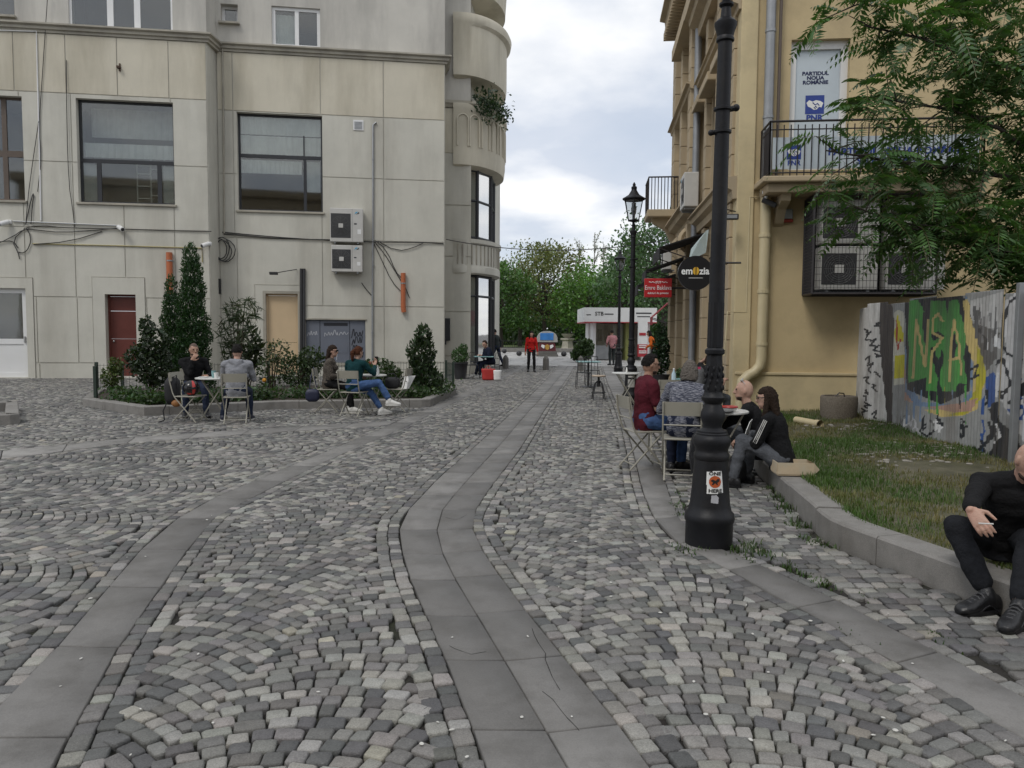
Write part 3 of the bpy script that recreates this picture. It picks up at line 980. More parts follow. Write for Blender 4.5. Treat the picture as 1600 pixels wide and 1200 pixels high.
# ---- projecting part
zc1 = F(330, 54, PL1)[1]; zb1 = F(330, 157, PL1)[1]       # cornice top, bottom of cream band
w_u1 = rect_px(105, -60, 268, 45, PL1); w_u0 = rect_px(-120, -60, 20, 20, PL1)
w1 = rect_px(-90, 148, 37, 312, PL1); w2 = rect_px(121, 157, 272, 318, PL1)
d_pvc = rect_px(-45, 450, 43, 584, PL1); d_red = rect_px(166, 460, 214, 580, PL1)
d_pvc = (d_pvc[0], 0.03, d_pvc[2], d_pvc[3]); d_red = (d_red[0], 0.05, d_red[2], d_red[3])
hol1 = [w1, w2, d_pvc, d_red]
S1min = F(-420, 400, PL1)[0]
plate('wall', (S1min, -.05, 0, zc1 - .25), hol1, PL1, LD, LN, -.42, 0, M_REND, GB)
plate('wall', (S1min, zc1 + .02, 0, TOPZ), [w_u1, w_u0], PL1, LD, LN, -.5, -.06, M_SOOT, GB)
def fx(x, y, P0): return F(x, y, P0)[0]
def fz(x, y, P0): return F(x, y, P0)[1]
GR = 0.032
def panels(rows, P0, holes, mat):
    for (za, zb, xs, m) in rows:
        for a, b in zip(xs[:-1], xs[1:]):
            if b - a < .05: continue
            plate('panel', (a + GR / 2, za + GR / 2, b - GR / 2, zb - GR / 2), holes, P0, LD, LN, 0.001, 0.024, m or mat, GB)
grow = [(h[0] - .0, h[1] - .0, h[2] + .0, h[3] + .0) for h in hol1]
sur_red = rect_px(147, 434, 228, 592, PL1); sur_pvc = rect_px(-60, 434, 54, 592, PL1)
sur = [(sur_red[0] - .02, -.1, sur_red[2] + .02, sur_red[3] + .02), (sur_pvc[0] - .02, -.1, sur_pvc[2] + .02, sur_pvc[3] + .02)]
z566, z464, z355, z255, z152 = fz(100, 567, PL1), fz(100, 464, PL1), fz(150, 357, PL1), fz(100, 253, PL1), zb1
jx = lambda *a: [S1min] + [fx(x, 400, PL1) for x in a] + [-.012]
panels([(-.03, z566, jx(57, 148, 228), None), (z566, z464, jx(55, 119, 147, 228, 275), None), (z464, z355, jx(40, 118, 196, 274), None),
        (z355, z255, jx(40, 118, 196, 274), None), (z255, z152, jx(-100, 38, 118, 272), None), (z152, zc1 - .27, jx(-130, -50, 32, 112, 191, 270), M_CREAM)],
       PL1, hol1 + sur, M_REND)
for s_, h_ in ((sur_red, d_red), (sur_pvc, d_pvc)):
    plate('door_surround', (s_[0], -.03, s_[2], s_[3]), [h_], PL1, LD, LN, 0.001, 0.05, M_REND, GB)
# ---- recessed part
zc2 = F(520, 78, PL2)[1]; zb2 = fz(600, 184, PL2)
S2max = fx(695, 350, PL2)
w3 = rect_px(371, 178, 504, 330, PL2); w_u2 = rect_px(424, 10, 500, 73, PL2); w_u3 = rect_px(344, 5, 371, 34, PL2)
d_cream = rect_px(416, 459, 466, 575, PL2); d_cream = (d_cream[0], .05, d_cream[2], d_cream[3])
cab = rect_px(478, 500, 571, 567, PL2)
hol2 = [w3, d_cream, cab]
plate('wall', (0, -.05, S2max, zc2 - .25), hol2, PL2, LD, LN, -.42, 0, M_REND, GB)
plate('wall', (0, zc2 + .02, S2max, TOPZ), [w_u2, w_u3], PL2, LD, LN, -.5, -.06, M_SOOT, GB)
sur_c = rect_px(400, 446, 470, 592, PL2)
sur2 = [(sur_c[0] - .02, -.1, sur_c[2] + .02, sur_c[3] + .02)]
y566, y479, y377, y280 = fz(600, 566, PL2), fz(600, 479, PL2), fz(600, 377, PL2), fz(600, 280, PL2)
kx = lambda *a: [.012] + [fx(x, 400, PL2) for x in a] + [S2max - .012]
panels([(-.03, y566, kx(400, 478, 600), None), (y566, y479, kx(400, 470, 581, 600), None), (y479, y377, kx(371, 504, 600), None),
        (y377, y280, kx(368, 504, 600), None), (y280, zb2, kx(368, 504, 600), None), (zb2, zc2 - .27, kx(368, 503, 600), M_CREAM)],
       PL2, hol2 + sur2, M_REND)
plate('door_surround', (sur_c[0], -.03, sur_c[2], sur_c[3]), [d_cream], PL2, LD, LN, 0.001, 0.045, M_REND, GB)
# return between the two planes, and the end return towards the street
def ret(a, b, z0, z1, mat, name='wall', th=.3):
    d = (b - a); L_ = d.length; d.normalize(); n_ = Vector((d.y, -d.x, 0))
    mb = MB(); mb.box((0, -th, z0), (L_, 0, z1), (d, n_, Z), a)
    return mb.build(name, mat, GB)
P3 = PL2 + LD * S2max                       # corner at the street end
PL3 = P3 - LN * 1.3
ret(PL1 - LD * .003, PL2 + LD * .003 - LN * .05, -.05, zc1 - .25, M_REND)
ret(PL1 - LD * .003 - LN * .06, PL2 + LD * .003 - LN * .1, zc1 + .02, TOPZ, M_SOOT)
ret(P3 - LN * .003 - LD * .002, PL3 - LN * .05 - LD * .002, -.05, zc2 - .25, M_REND)
ret(P3 - LN * .08 - LD * .03, PL3 - LN * .05 - LD * .03, zc2 + .02, TOPZ, M_SOOT)
# cornice: profile run along both planes and the returns
def cornice(path, zc, mat, prof, name='cornice'):
    """path of plan points (outer face); profile (out, z) swept with mitres"""
    mb = MB(); n_ = len(path); rings = []
    for i, p in enumerate(path):
        def nv(a, b):
            d = (b - a).normalized(); return Vector((d.y, -d.x, 0))
        if i == 0: m_ = nv(path[0], path[1]); k = 1
        elif i == n_ - 1: m_ = nv(path[-2], path[-1]); k = 1
        else:
            a, b = nv(path[i - 1], p), nv(p, path[i + 1]); m_ = (a + b).normalized(); k = 1 / max(.3, m_.dot(a))
        rings.append([p + m_ * (o_ * k) + Vector((0, 0, zc + z)) for o_, z in prof])
    m = len(prof)
    vs = [v for r_ in rings for v in r_]
    fs = [(i * m + j, (i + 1) * m + j, (i + 1) * m + (j + 1) % m, i * m + (j + 1) % m) for i in range(n_ - 1) for j in range(m)]
    fs += [tuple(range(m)), tuple((n_ - 1) * m + j for j in reversed(range(m)))]
    mb.add(vs, fs)
    return mb.build(name, mat, GB)
PROF = [(-.12, -.26), (.06, -.26), (.06, -.19), (.12, -.17), (.12, -.09), (.20, -.05), (.20, 0.0), (-.12, .03)]
_pa = [PL1 + LD * S1min, PL1, PL2]
cornice([PL1 + LD * S1min, PL1 + LD * 0.02, PL2 + LD * 0.06], zc1, M_TRIM, PROF)
cornice([PL2 + LD * .1, P3 + LD * .02, PL3 + LD * .02], zc2, M_TRIM, PROF)
# windows
window(PL1, w2, [(0, .40, 1, .435), (.17, 0, .215, .40), (.80, 0, .845, .40)], GB, M_GRAPH, curtains=((.02, .46, .98, .60, .06), (.02, .0, .16, .39, .03), (.85, 0, .98, .39, .03), (.03, .70, .97, .99, .7)))
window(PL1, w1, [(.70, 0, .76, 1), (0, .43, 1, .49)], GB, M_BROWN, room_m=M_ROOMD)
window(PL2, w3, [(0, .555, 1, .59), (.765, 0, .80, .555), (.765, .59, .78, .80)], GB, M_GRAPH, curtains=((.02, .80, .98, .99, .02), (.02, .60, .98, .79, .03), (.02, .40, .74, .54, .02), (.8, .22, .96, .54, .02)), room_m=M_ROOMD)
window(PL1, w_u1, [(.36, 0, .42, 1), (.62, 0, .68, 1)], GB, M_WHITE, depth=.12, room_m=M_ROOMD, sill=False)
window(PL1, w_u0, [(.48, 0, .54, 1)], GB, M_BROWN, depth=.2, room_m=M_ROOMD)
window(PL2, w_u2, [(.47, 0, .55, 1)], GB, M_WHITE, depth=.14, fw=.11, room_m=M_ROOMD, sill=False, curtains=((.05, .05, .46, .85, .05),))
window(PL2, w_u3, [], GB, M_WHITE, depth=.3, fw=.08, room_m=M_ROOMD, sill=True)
# shelf rack standing inside the wide window
rk = thing('shelf_rack', 'pale metal shelf rack seen through the wide window above the red door', 'rack', PL1 + LD * fx(222, 290, PL1) - LN * .9 + Vector((0, 0, w2[1] + .1)))
M_RACK = pm('pale_metal', (0.55, 0.54, 0.5), 0.5, 0.1, 5)
for dx_, h_ in ((-.42, 1.35), (.0, 1.35), (.0 + .02, 1.65), (.44, 1.65)):
    MB().tube([rk.location + LD * dx_, rk.location + LD * dx_ + Z * h_], .022, 6).build('upright', M_RACK, rk)
for k, (a, b, z) in enumerate([(-.42, .0, .2), (-.42, 0, .6), (-.42, 0, 1.0), (-.42, 0, 1.3), (.02, .44, .3), (.02, .44, .75), (.02, .44, 1.15), (.02, .44, 1.62)]):
    MB().box((a, -.25, z), (b, .02, z + .035), (LD, LN, Z), rk.location).build('shelf', M_RACK, rk)
# doors
M_RED = pm('oxblood_paint', (0.115, 0.026, 0.018), 0.45, 0.14, 3, 0.05)
M_PEACH = pm('peach_panel', (0.56, 0.42, 0.26), 0.6, 0.05, 2, 0.05)
M_STEEL = pm('steel', (0.5, 0.5, 0.5), 0.3, 0.05, 8, 0, metal=0.9)
def leaf_door(P0, r, mat, label_parts, depth, split=None, knob=True):
    q = MB(); s0, z0, s1, z1 = r
    fbox(q, P0, s0, z0, s0 + .06, z1, -depth - .06, -depth + .01); fbox(q, P0, s1 - .06, z0, s1, z1, -depth - .06, -depth + .01)
    fbox(q, P0, s0 + .06, z1 - .06, s1 - .06, z1, -depth - .06, -depth + .01)
    d_ = q.build('door', mat, GB)
    zz = [z0] + ([z0 + (z1 - z0) * t for t in split] if split else []) + [z1 - .06]
    for a, b in zip(zz[:-1], zz[1:]):
        q = MB(); fbox(q, P0, s0 + .062, a + .006, s1 - .062, b - .006, -depth - .05, -depth - .004, .006); q.build('door_panel', mat, d_)
    if knob:
        q = MB(); q.ball(P0 + LD * (s0 + .16) + LN * (-depth + .03) + Z * (z0 + (z1 - z0) * .43), .035); q.build('handle', M_STEEL, d_, smooth='all')
    return d_
leaf_door(PL1, d_red, M_RED, None, .22, (.46, .80))
leaf_door(PL2, d_cream, M_PEACH, None, .10, (.40,), knob=False)
q = MB(); fbox(q, PL2, d_cream[0] - .09, d_cream[1], d_cream[0], d_cream[3] + .09, -.02, .06); fbox(q, PL2, d_cream[2], d_cream[1], d_cream[2] + .09, d_cream[3] + .09, -.02, .06)
fbox(q, PL2, d_cream[0], d_cream[3], d_cream[2], d_cream[3] + .09, -.02, .06)
q.build('door_architrave', M_TRIM, GB)
# white plastic door at the left edge
s0, z0, s1, z1 = d_pvc
q = MB()
for a in ((s0, z0, s0 + .16, z1), (s1 - .16, z0, s1, z1), (s0 + .16, z1 - .15, s1 - .16, z1), (s0 + .16, z0, s1 - .16, z0 + .14), (s0 + .16, z0 + 1.05, s1 - .16, z0 + 1.22)):
    fbox(q, PL1, *a, -.16, -.08)
pd = q.build('door', M_WHITE, GB)
q = MB(); fbox(q, PL1, s0 + .16, z0 + 1.22, s1 - .16, z1 - .15, -.13, -.12); q.build('pane', M_GLASS, pd)
q = MB(); fbox(q, PL1, s0 + .16, z0 + .14, s1 - .16, z0 + 1.05, -.14, -.105); q.build('door_panel', M_WHITE, pd)
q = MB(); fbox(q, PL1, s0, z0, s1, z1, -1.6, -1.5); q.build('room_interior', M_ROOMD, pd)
q = MB(); fbox(q, PL1, s1 - .13, z0 + 1.1, s1 - .09, z0 + 1.3, -.08, -.03); q.build('handle', M_STEEL, pd)
# meter cabinet with scrawls
M_CAB = pm('grey_blue_paint', (0.135, 0.15, 0.185), 0.5, 0.10, 3, 0.05, tint=(0.10, 0.10, 0.11), tscale=1.5, tamt=.5)
M_CHALK = pm('chalky_spray', (0.42, 0.43, 0.46), 0.8, 0.2, 8, 0)
M_BLACKP = pm('black_spray', (0.016, 0.017, 0.024), 0.6, 0.2, 8, 0)
cs0, cz0, cs1, cz1 = cab
cb = thing('meter_cabinet', 'grey blue steel meter cabinet with scrawled doors in the building wall', 'cabinet', PL2 + LD * cs0 + Z * cz0)
q = MB(); fbox(q, PL2, cs0, cz0, cs1, cz1, -.3, -.06); q.build('cabinet_body', M_CAB, cb)
Wc = cs1 - cs0
for a, b in ((0, .235), (.235, .735), (.735, 1)):
    q = MB(); fbox(q, PL2, cs0 + a * Wc + .012, cz0 + .012, cs0 + b * Wc - .012, cz1 - .012, -.058, -.025, .006); q.build('cabinet_door', M_CAB, cb)
q = MB(); fbox(q, PL2, cs0 + .52 * Wc, cz0 + .35, cs0 + .70 * Wc, cz0 + .62, -.024, -.016); q.build('hatch', M_CAB, cb)
q = MB(); fbox(q, PL2, cs0 + .30 * Wc, cz1 - .2, cs0 + .70 * Wc, cz1 - .1, -.024, -.017); q.build('label_plate', M_BLACKP, cb)
q = MB(); fbox(q, PL2, cs0 - .05, cz0 - .09, cs1 + .05, cz0 - .01, -.05, .06); q.build('ledge', M_TRIM, cb)
q = MB(); fbox(q, PL2, cs0 - .02, cz1 + .005, cs1 + .04, cz1 + .05, -.05, .07); q.build('hood', M_TRIM, cb)
def scrawl(P0, D, Nv, s, z, w_, h_, n_, seed, mat, parent, rad=.012, d=-.02, zig=True, name='scrawl'):
    r_ = random.Random(seed); pts = []
    for i in range(n_):
        t = i / (n_ - 1)
        pts.append(P0 + D * (s + w_ * (t + r_.uniform(-.06, .06))) + Nv * (d + .002) + Z * (z + h_ * ((i % 2) * r_.uniform(.5, 1) if zig else r_.uniform(0, 1))))
    # smooth a little
    q_ = [pts[0]]
    for a, b in zip(pts[:-1], pts[1:]):
        q_ += [a * .75 + b * .25, a * .25 + b * .75]
    m_ = MB()
    for a, b in zip(q_[:-1], q_[1:]):
        dd = (b - a)
        if dd.length < 1e-4: continue
        x_ = dd.normalized(); y_ = Nv.cross(x_).normalized() * rad
        o_ = x_ * rad * .6
        m_.add([a - o_ - y_, b + o_ - y_, b + o_ + y_, a - o_ + y_], [(0, 1, 2, 3)])
    return m_.build(name, mat, parent)
zm = cz0 + (cz1 - cz0) * .62
scrawl(PL2, LD, LN, cs0 + .05, zm, Wc * .17, .25, 9, 1, M_CHALK, cb)
scrawl(PL2, LD, LN, cs0 + .30 * Wc, zm + .0, Wc * .25, .28, 11, 2, M_CHALK, cb)
scrawl(PL2, LD, LN, cs0 + .56 * Wc, zm + .04, Wc * .15, .16, 6, 3, M_CHALK, cb)
scrawl(PL2, LD, LN, cs0 + .51 * Wc, cz0 + .1, .02, .85, 3, 4, M_CHALK, cb)
for k in range(4):
    scrawl(PL2, LD, LN, cs0 + .77 * Wc, cz0 + .12 + .25 * k, Wc * .19, .42, 8, 10 + k, M_BLACKP, cb, .014)
# ---- wall fittings
M_ACB = pm('ac_casing', (0.50, 0.49, 0.46), 0.45, 0.06, 3, 0.03, tint=(0.34, 0.33, 0.31), tscale=2, tamt=.4)
M_ACD = pm('ac_grille', (0.035, 0.035, 0.037), 0.5, 0.1, 5, 0)
M_MARK = pm('cyan_mark', (0.05, 0.35, 0.55), 0.5, 0.05, 5, 0)
def ac_unit(P0, r, label, D, Nv, out=.38, fanside=0.30, group=None, mark=True):
    s0, z0, s1, z1 = r; W, H = s1 - s0, z1 - z0
    a = thing('air_conditioner', label, 'air conditioner', P0 + D * s0 + Z * z0, group=group)
    q = MB(); q.box((s0, .08, z0), (s1, out, z1), (D, Nv, Z), P0, .02); q.build('casing', M_ACB, a)
    fw_ = W * .60
    q = MB(); q.box((s0 + .03, out + .001, z0 + H * .12), (s0 + .03 + fw_, out + .006, z0 + H * .84), (D, Nv, Z), P0); q.build('fan_recess', M_ACD, a)
    c = P0 + D * (s0 + .03 + fw_ / 2) + Nv * (out + .012) + Z * (z0 + H * .48)
    rr = min(fw_, H * .72) * .48
    gq = MB()
    for k in range(1, 8):
        pts = [c + D * (rr * k / 7 * math.cos(t)) + Z * (rr * k / 7 * math.sin(t)) for t in np.linspace(0, 2 * math.pi, 25)]
        gq.tube(pts, .006, 4, False)
    for k in range(12):
        t = k * math.pi / 6
        gq.tube([c, c + D * (rr * math.cos(t)) + Z * (rr * math.sin(t))], .005, 4, False)
    gq.build('fan_grille', pm('ac_wire', (.10, .10, .10), .5), a)
    q = MB(); q.box((-.075, -.004, -.07), (.075, .012, .07), (D, Nv, Z), c); q.build('fan_hub', M_ACB, a)
    q = MB(); q.box((s0 + W * .67, out + .001, z0 + .02), (s0 + W * .675, out + .004, z1 - .02), (D, Nv, Z), P0); q.build('seam', M_ACD, a)
    if mark:
        q = MB(); o_ = P0 + D * (s0 + W * .74) + Nv * (out + .002) + Z * (z1 - H * .18)
        q.prism([(0, 0), (.05, .09), (.13, .09)], o_, (D, Z, Nv), .003); q.build('emblem', M_MARK, a)
        q = MB(); q.prism([(.055, 0), (.15, .085), (.165, .04)], o_, (D, Z, Nv), .003); q.build('emblem', M_BLACKP, a)
        q = MB(); q.box((s0 + W * .73, out + .001, z0 + H * .52), (s0 + W * .81, out + .004, z0 + H * .56), (D, Nv, Z), P0); q.build('name_plate', M_BLACKP, a)
        q = MB(); q.box((s0 + W * .83, out + .001, z0 + H * .24), (s0 + W * .94, out + .004, z0 + H * .38), (D, Nv, Z), P0); q.build('rating_label', M_WHITE, a)
    for e in (.12, .82):
        q = MB(); q.box((s0 + W * e, .0, z0 - .05), (s0 + W * e + .05, out - .03, z0 - .002), (D, Nv, Z), P0); q.build('bracket', M_ZINC, a)
    return a
ac_unit(PL2, rect_px(517, 328, 568, 380, PL2), 'upper and larger of two air conditioners on the grey wall', LD, LN)
ac_unit(PL2, rect_px(519, 385, 567, 426, PL2), 'lower and smaller of two air conditioners on the grey wall', LD, LN)
M_ORG = pm('orange_pipe', (0.42, 0.12, 0.045), 0.5, 0.12, 4, 0.02)
def pipe_thing(name, label, cat, P0, pts, rad, mat, d=.09, n=10, clips=()):
    """pts: pixel points on the facade plane"""
    W = []
    for x, y in pts:
        s, z = F(x, y, P0); W.append(P0 + LD * s + LN * d + Z * z)
    t = thing(name, label, cat, W[-1])
    MB().tube(W, rad, n).build('pipe', mat, t, smooth=True)
    for x, y in clips:
        s, z = F(x, y, P0)
        q = MB(); q.tube([P0 + LD * s + LN * d + Z * (z - .02), P0 + LD * s + LN * d + Z * (z + .02)], rad + .012, n)
        q.box((-.02, 0, -.015), (.02, d, .015), (LD, LN, Z), P0 + LD * s + Z * z)
        q.build('clip', M_ZINC, t)
    return t
pipe_thing('drain_stub', 'short orange plastic drainpipe stub beside the tall conifer', 'pipe', PL1, [(266, 395), (267, 455), (268, 460)], .095, M_ORG, .12, clips=[(267, 408)])
pipe_thing('drain_stub', 'short orange plastic drainpipe stub below the air conditioners, right of them', 'pipe', PL2, [(630, 427), (630, 480), (631, 488)], .085, M_ORG, .11, clips=[(630, 443)])
pipe_thing('conduit', 'thin grey pipe running down beside the air conditioners', 'pipe', PL2, [(588, 192), (583, 196), (583, 330), (582, 460), (582, 590)], .032, M_ZINC, .06, 8, clips=[(583, 250), (583, 415), (582, 520)])
pipe_thing('downpipe', 'right one of a pair of dark pipes beside the peach door', 'pipe', PL2, [(475.5, 420), (475.5, 590)], .05, M_ACD, .08, 8)
pipe_thing('downpipe', 'left one of a pair of dark pipes beside the peach door', 'pipe', PL2, [(471, 420), (471, 590)], .05, M_ACD, .08, 8)
pipe_thing('conduit', 'white angled conduit down the wall left of the wide window', 'pipe', PL1, [(-60, 47), (58, 50), (60, 130), (63, 240), (65, 345)], .022, M_WHITE, .05, 6)
pipe_thing('conduit', 'rusty thin pipe down the inner corner of the grey building', 'pipe', PL2, [(348, 70), (350, 200), (351, 365)], .03, M_TRIM, .06, 6)
pipe_thing('conduit', 'yellow gas pipe along the wall above the red door', 'pipe', PL1, [(52, 381), (180, 384), (316, 388), (317, 410)], .018, pm('yellow_paint', (.36, .31, .14), .6), .05, 6)
pipe_thing('conduit', 'white horizontal cable trunking between the two wall cameras', 'pipe', PL1, [(22, 346), (186, 353)], .02, M_ZINC, .06, 6)
# cables
def cable(label, runs, P0, rad=.014, sag=0.0, d=.05):
    allp = []
    mb = MB()
    for pts in runs:
        W = []
        for x, y in pts:
            s, z = F(x, y, P0); W.append(P0 + LD * s + LN * (d + rnd.uniform(0, .03)) + Z * z)
        # smooth
        q_ = [W[0]]
        for a, b in zip(W[:-1], W[1:]):
            q_ += [a * .7 + b * .3, a * .3 + b * .7]
        q_.append(W[-1])
        mb.tube(q_, rad, 5); allp += W
    t = mb.build('cable', M_CABLE)
    return tag(t, label, 'cable')
cable('bundle of black cables sagging along the left half of the grey wall', [[(-20, 388), (20, 372), (40, 357), (60, 360), (100, 364), (150, 360), (186, 357)], [(40, 357), (60, 352), (110, 357), (186, 358), (272, 361), (331, 362)],
      [(40, 358), (20, 376), (30, 395), (32, 405)], [(-20, 380), (5, 378), (22, 376), (30, 388)], [(42, 356), (50, 370), (48, 385), (40, 396), (30, 394)], [(42, 350), (50, 310), (55, 300), (52, 320), (50, 350)], [(55, 382), (110, 378), (160, 362)]], PL1)
cable('thin black cables hanging down the wall left of the wide window', [[(76, -10), (70, 80), (66, 140), (62, 200), (66, 250), (60, 300)], [(105, 95), (106, 200), (109, 290), (114, 320), (118, 355)], [(62, 190), (52, 260), (45, 310), (42, 352)]], PL1, .011)
cable('black cable along the recessed wall past the air conditioners', [[(348, 363), (400, 368), (460, 373), (517, 376)], [(568, 378), (620, 379), (660, 379), (693, 381)], [(350, 366), (380, 368), (420, 372), (470, 374), (517, 375)]], PL2, .018)
cable('tangled coil of black cable above the rose bush', [[(338, 380), (342, 372), (352, 371), (360, 382), (358, 400), (350, 409), (341, 405), (337, 392), (341, 378), (350, 374), (362, 386), (364, 398), (356, 409), (345, 408), (339, 398), (338, 384)],
      [(340, 372), (352, 376), (357, 392), (350, 406), (340, 402), (336, 388)], [(341, 400), (340, 430), (342, 455), (337, 440), (336, 410)], [(350, 372), (366, 380), (370, 395), (362, 408), (350, 410), (344, 404)]], PL2, .016, d=.10)
cable('loose black cables falling to the right orange pipe', [[(583, 376), (600, 395), (615, 420), (627, 440)], [(586, 376), (604, 390), (618, 425), (628, 435), (640, 466)], [(583, 378), (598, 410), (612, 440), (626, 455)], [(590, 377), (620, 393), (645, 388), (663, 379)]], PL2, .013)
cable('thin dark strap fixed on the wall below the air conditioners', [[(565, 442), (572, 452), (581, 462)]], PL2, .014)
# junction box hanging from coil, cameras, vent, flood lamp
q = MB(); s, z = F(342, 447, PL2); q.box((s - .09, .05, z - .26), (s + .09, .16, z + .24), (LD, LN, Z), PL2, .02)
tag(q.build('junction_box', M_CABLE), 'black junction box hanging from the cable coil', 'box')
def wall_camera(px, py, P0, label, flip=1):
    s, z = F(px, py, P0); b0 = P0 + LD * s + Z * z
    t = thing('security_camera', label, 'camera', b0)
    q = MB(); q.box((-.06, .0, -.06), (.06, .06, .06), (LD, LN, Z), b0, .01); q.build('mount', M_WHITE, t)
    d_ = (LD * .6 * flip + LN * .6 - Z * .35).normalized()
    q = MB(); q.tube([b0 + LN * .08, b0 + LN * .1 + d_ * .02, b0 + LN * .1 + d_ * .28], [.05, .075, .075], 10); q.build('camera_body', M_WHITE, t, smooth=True)
    q = MB(); c_ = b0 + LN * .1 + d_ * .28; q.tube([c_, c_ + d_ * .012], .055, 10); q.build('lens', M_ACD, t)
wall_camera(16, 347, PL1, 'white security camera at the left end of the white trunking', -1)
wall_camera(187, 355, PL1, 'white security camera at the right end of the white trunking', 1)
wall_camera(328, 381, PL1, 'white security camera beside the tangled cable coil', -1)
vt = thing('wall_vent', 'small square vent grille beside the upper end of the grey pipe', 'vent', PL2 + LD * fx(560, 195, PL2) + Z * fz(560, 195, PL2))
s0, z0, s1, z1 = rect_px(552, 188, 568, 204, PL2)
q = MB(); fbox(q, PL2, s0, z0, s1, z1, .02, .05); q.build('frame', M_WHITE, vt)
for k in range(6):
    q = MB(); zz = z0 + .04 + k * (z1 - z0 - .08) / 6; fbox(q, PL2, s0 + .04, zz, s1 - .04, zz + .022, .05, .062); q.build('slat', M_ZINC, vt)
fl = thing('flood_lamp', 'small black flood lamp on a thin arm above the peach door', 'lamp', PL2 + LD * fx(464, 421, PL2) + Z * fz(464, 421, PL2))
a = fl.location + LN * .05; b = PL2 + LD * fx(432, 429, PL2) + Z * fz(432, 429, PL2) + LN * .6
MB().tube([a, b], .015, 6).build('arm', M_CABLE, fl)
MB().box((-.13, -.09, -.05), (.13, .09, .04), (LD, LN, Z), b, .01).build('lamp_head', M_CABLE, fl)
# small iron hook with a rusty run below it
hk = MB(); s, z = F(188, 106, PL1); hk.box((s - .07, .02, z - .04), (s + .03, .16, z + .02), (LD, LN, Z), PL1); hk.box((s - .02, .02, z - .12), (s + .02, .06, z + .12), (LD, LN, Z), PL1)
tag(hk.build('wall_hook', pm('rusty_iron', (.07, .04, .025), .8, .3, 12)), 'rusty iron hook in the cream band above the wide window', 'hook')
# ---- set-back strip and the round bays on the street corner
S3 = (base_at(735, 28.6) - PL3).dot(LD)
zl3 = F(715, 158, PL3)[1]
plate('wall', (-.02, -.05, S3, zl3 - .25), [], PL3, LD, LN, -.4, 0, M_REND, GB)
plate('wall', (-.02, zl3, S3 - .02, TOPZ), [], PL3, LD, LN, -.4, -.05, M_SOOT, GB)
gz_ = [-.03] + [F(715, y, PL3)[1] for y in (556, 487, 401, 321, 240)] + [zl3 - .27]
for k, (a, b) in enumerate(zip(gz_[:-1], gz_[1:])):
    plate('panel', (.0, a + .02, S3 - .01, b - .02), [], PL3, LD, LN, .001, .03, M_CREAM if k == 5 else M_REND, GB)
cornice([PL3 - LD * .0, PL3 + LD * (S3 + .02), PL3 + LD * (S3 + .02) - LN * .6], zl3, M_TRIM, [(-.1, -.24), (.05, -.24), (.1, -.14), (.14, -.1), (.14, 0), (-.1, .02)])
BC = PL3 + LD * S3 - LN * 2.3 + SV * -.05       # bay centre on the street wall
BDX, BDY = SV, SU
def bay_ring(ax_, by_, n_=28):
    return [BC + BDX * (ax_ * math.cos(t)) + BDY * (by_ * math.sin(t)) for t in np.linspace(-math.pi / 2, math.pi / 2, n_)]
def bay(prof, mat, name, n_=28):
    """prof: (outset a, z): half-ellipse rings swept up the profile"""
    mb = MB(); rings = [[q_ + Z * z for q_ in bay_ring(a, 2.25 + (a - .85) * .35, n_)] for a, z in prof]
    m = n_
    vs = [v for r_ in rings for v in r_]
    fs = [(i * m + j, i * m + j + 1, (i + 1) * m + j + 1, (i + 1) * m + j) for i in range(len(prof) - 1) for j in range(m - 1)]
    fs += [tuple(reversed(range(m))), tuple((len(prof) - 1) * m + j for j in range(m))]
    mb.add(vs, fs); return mb.build(name, mat, GB, smooth=True)
def zB(y): return atY(755, y, 29.2).z
def aB(px): return (base_at(px, 30.5) - BC).dot(SV)
A_w, A_1, A_2, A_3 = aB(768), aB(778), aB(785), aB(788)
bay([(A_w - .12, -.03), (A_w - .12, zB(566))], M_TRIM, 'plinth')
bay([(A_1 - .1, zB(430)), (A_1, zB(428)), (A_1, zB(418)), (A_1 - .05, zB(416)), (A_1 - .05, zB(384)), (A_1 + .04, zB(382)), (A_1 + .04, zB(376)), (A_w - .1, zB(375))], M_REND, 'parapet')
bay([(A_w - .05, zB(268)), (A_2 - .05, zB(264)), (A_2, zB(250)), (A_2 - .02, zB(182)), (A_2 + .07, zB(179)), (A_2 + .07, zB(171)), (A_2 - .1, zB(170))], M_CREAM, 'parapet')
bay([(A_3 - .6, zB(132)), (A_3 - .06, zB(128)), (A_3 - .03, zB(118)), (A_3 - .03, zB(52)), (A_3 + .12, zB(48)), (A_3 + .16, zB(40)), (A_3 + .1, zB(34)), (A_3 - .2, zB(33))], M_CREAM, 'parapet')
bay([(A_3 - .6, zB(2)), (A_3 - .1, zB(-4)), (A_3 - .02, zB(-60)), (A_3 + .1, zB(-64)), (A_3 - .2, zB(-70))], M_CREAM, 'parapet')
for z0_, z1_ in ((zB(130), zB(170)), (zB(0), zB(34)), (zB(-60), TOPZ)):
    bay([(.25, z1_ if z1_ < z0_ else z0_), (.25, max(z0_, z1_))], M_SOOT, 'recess_wall')
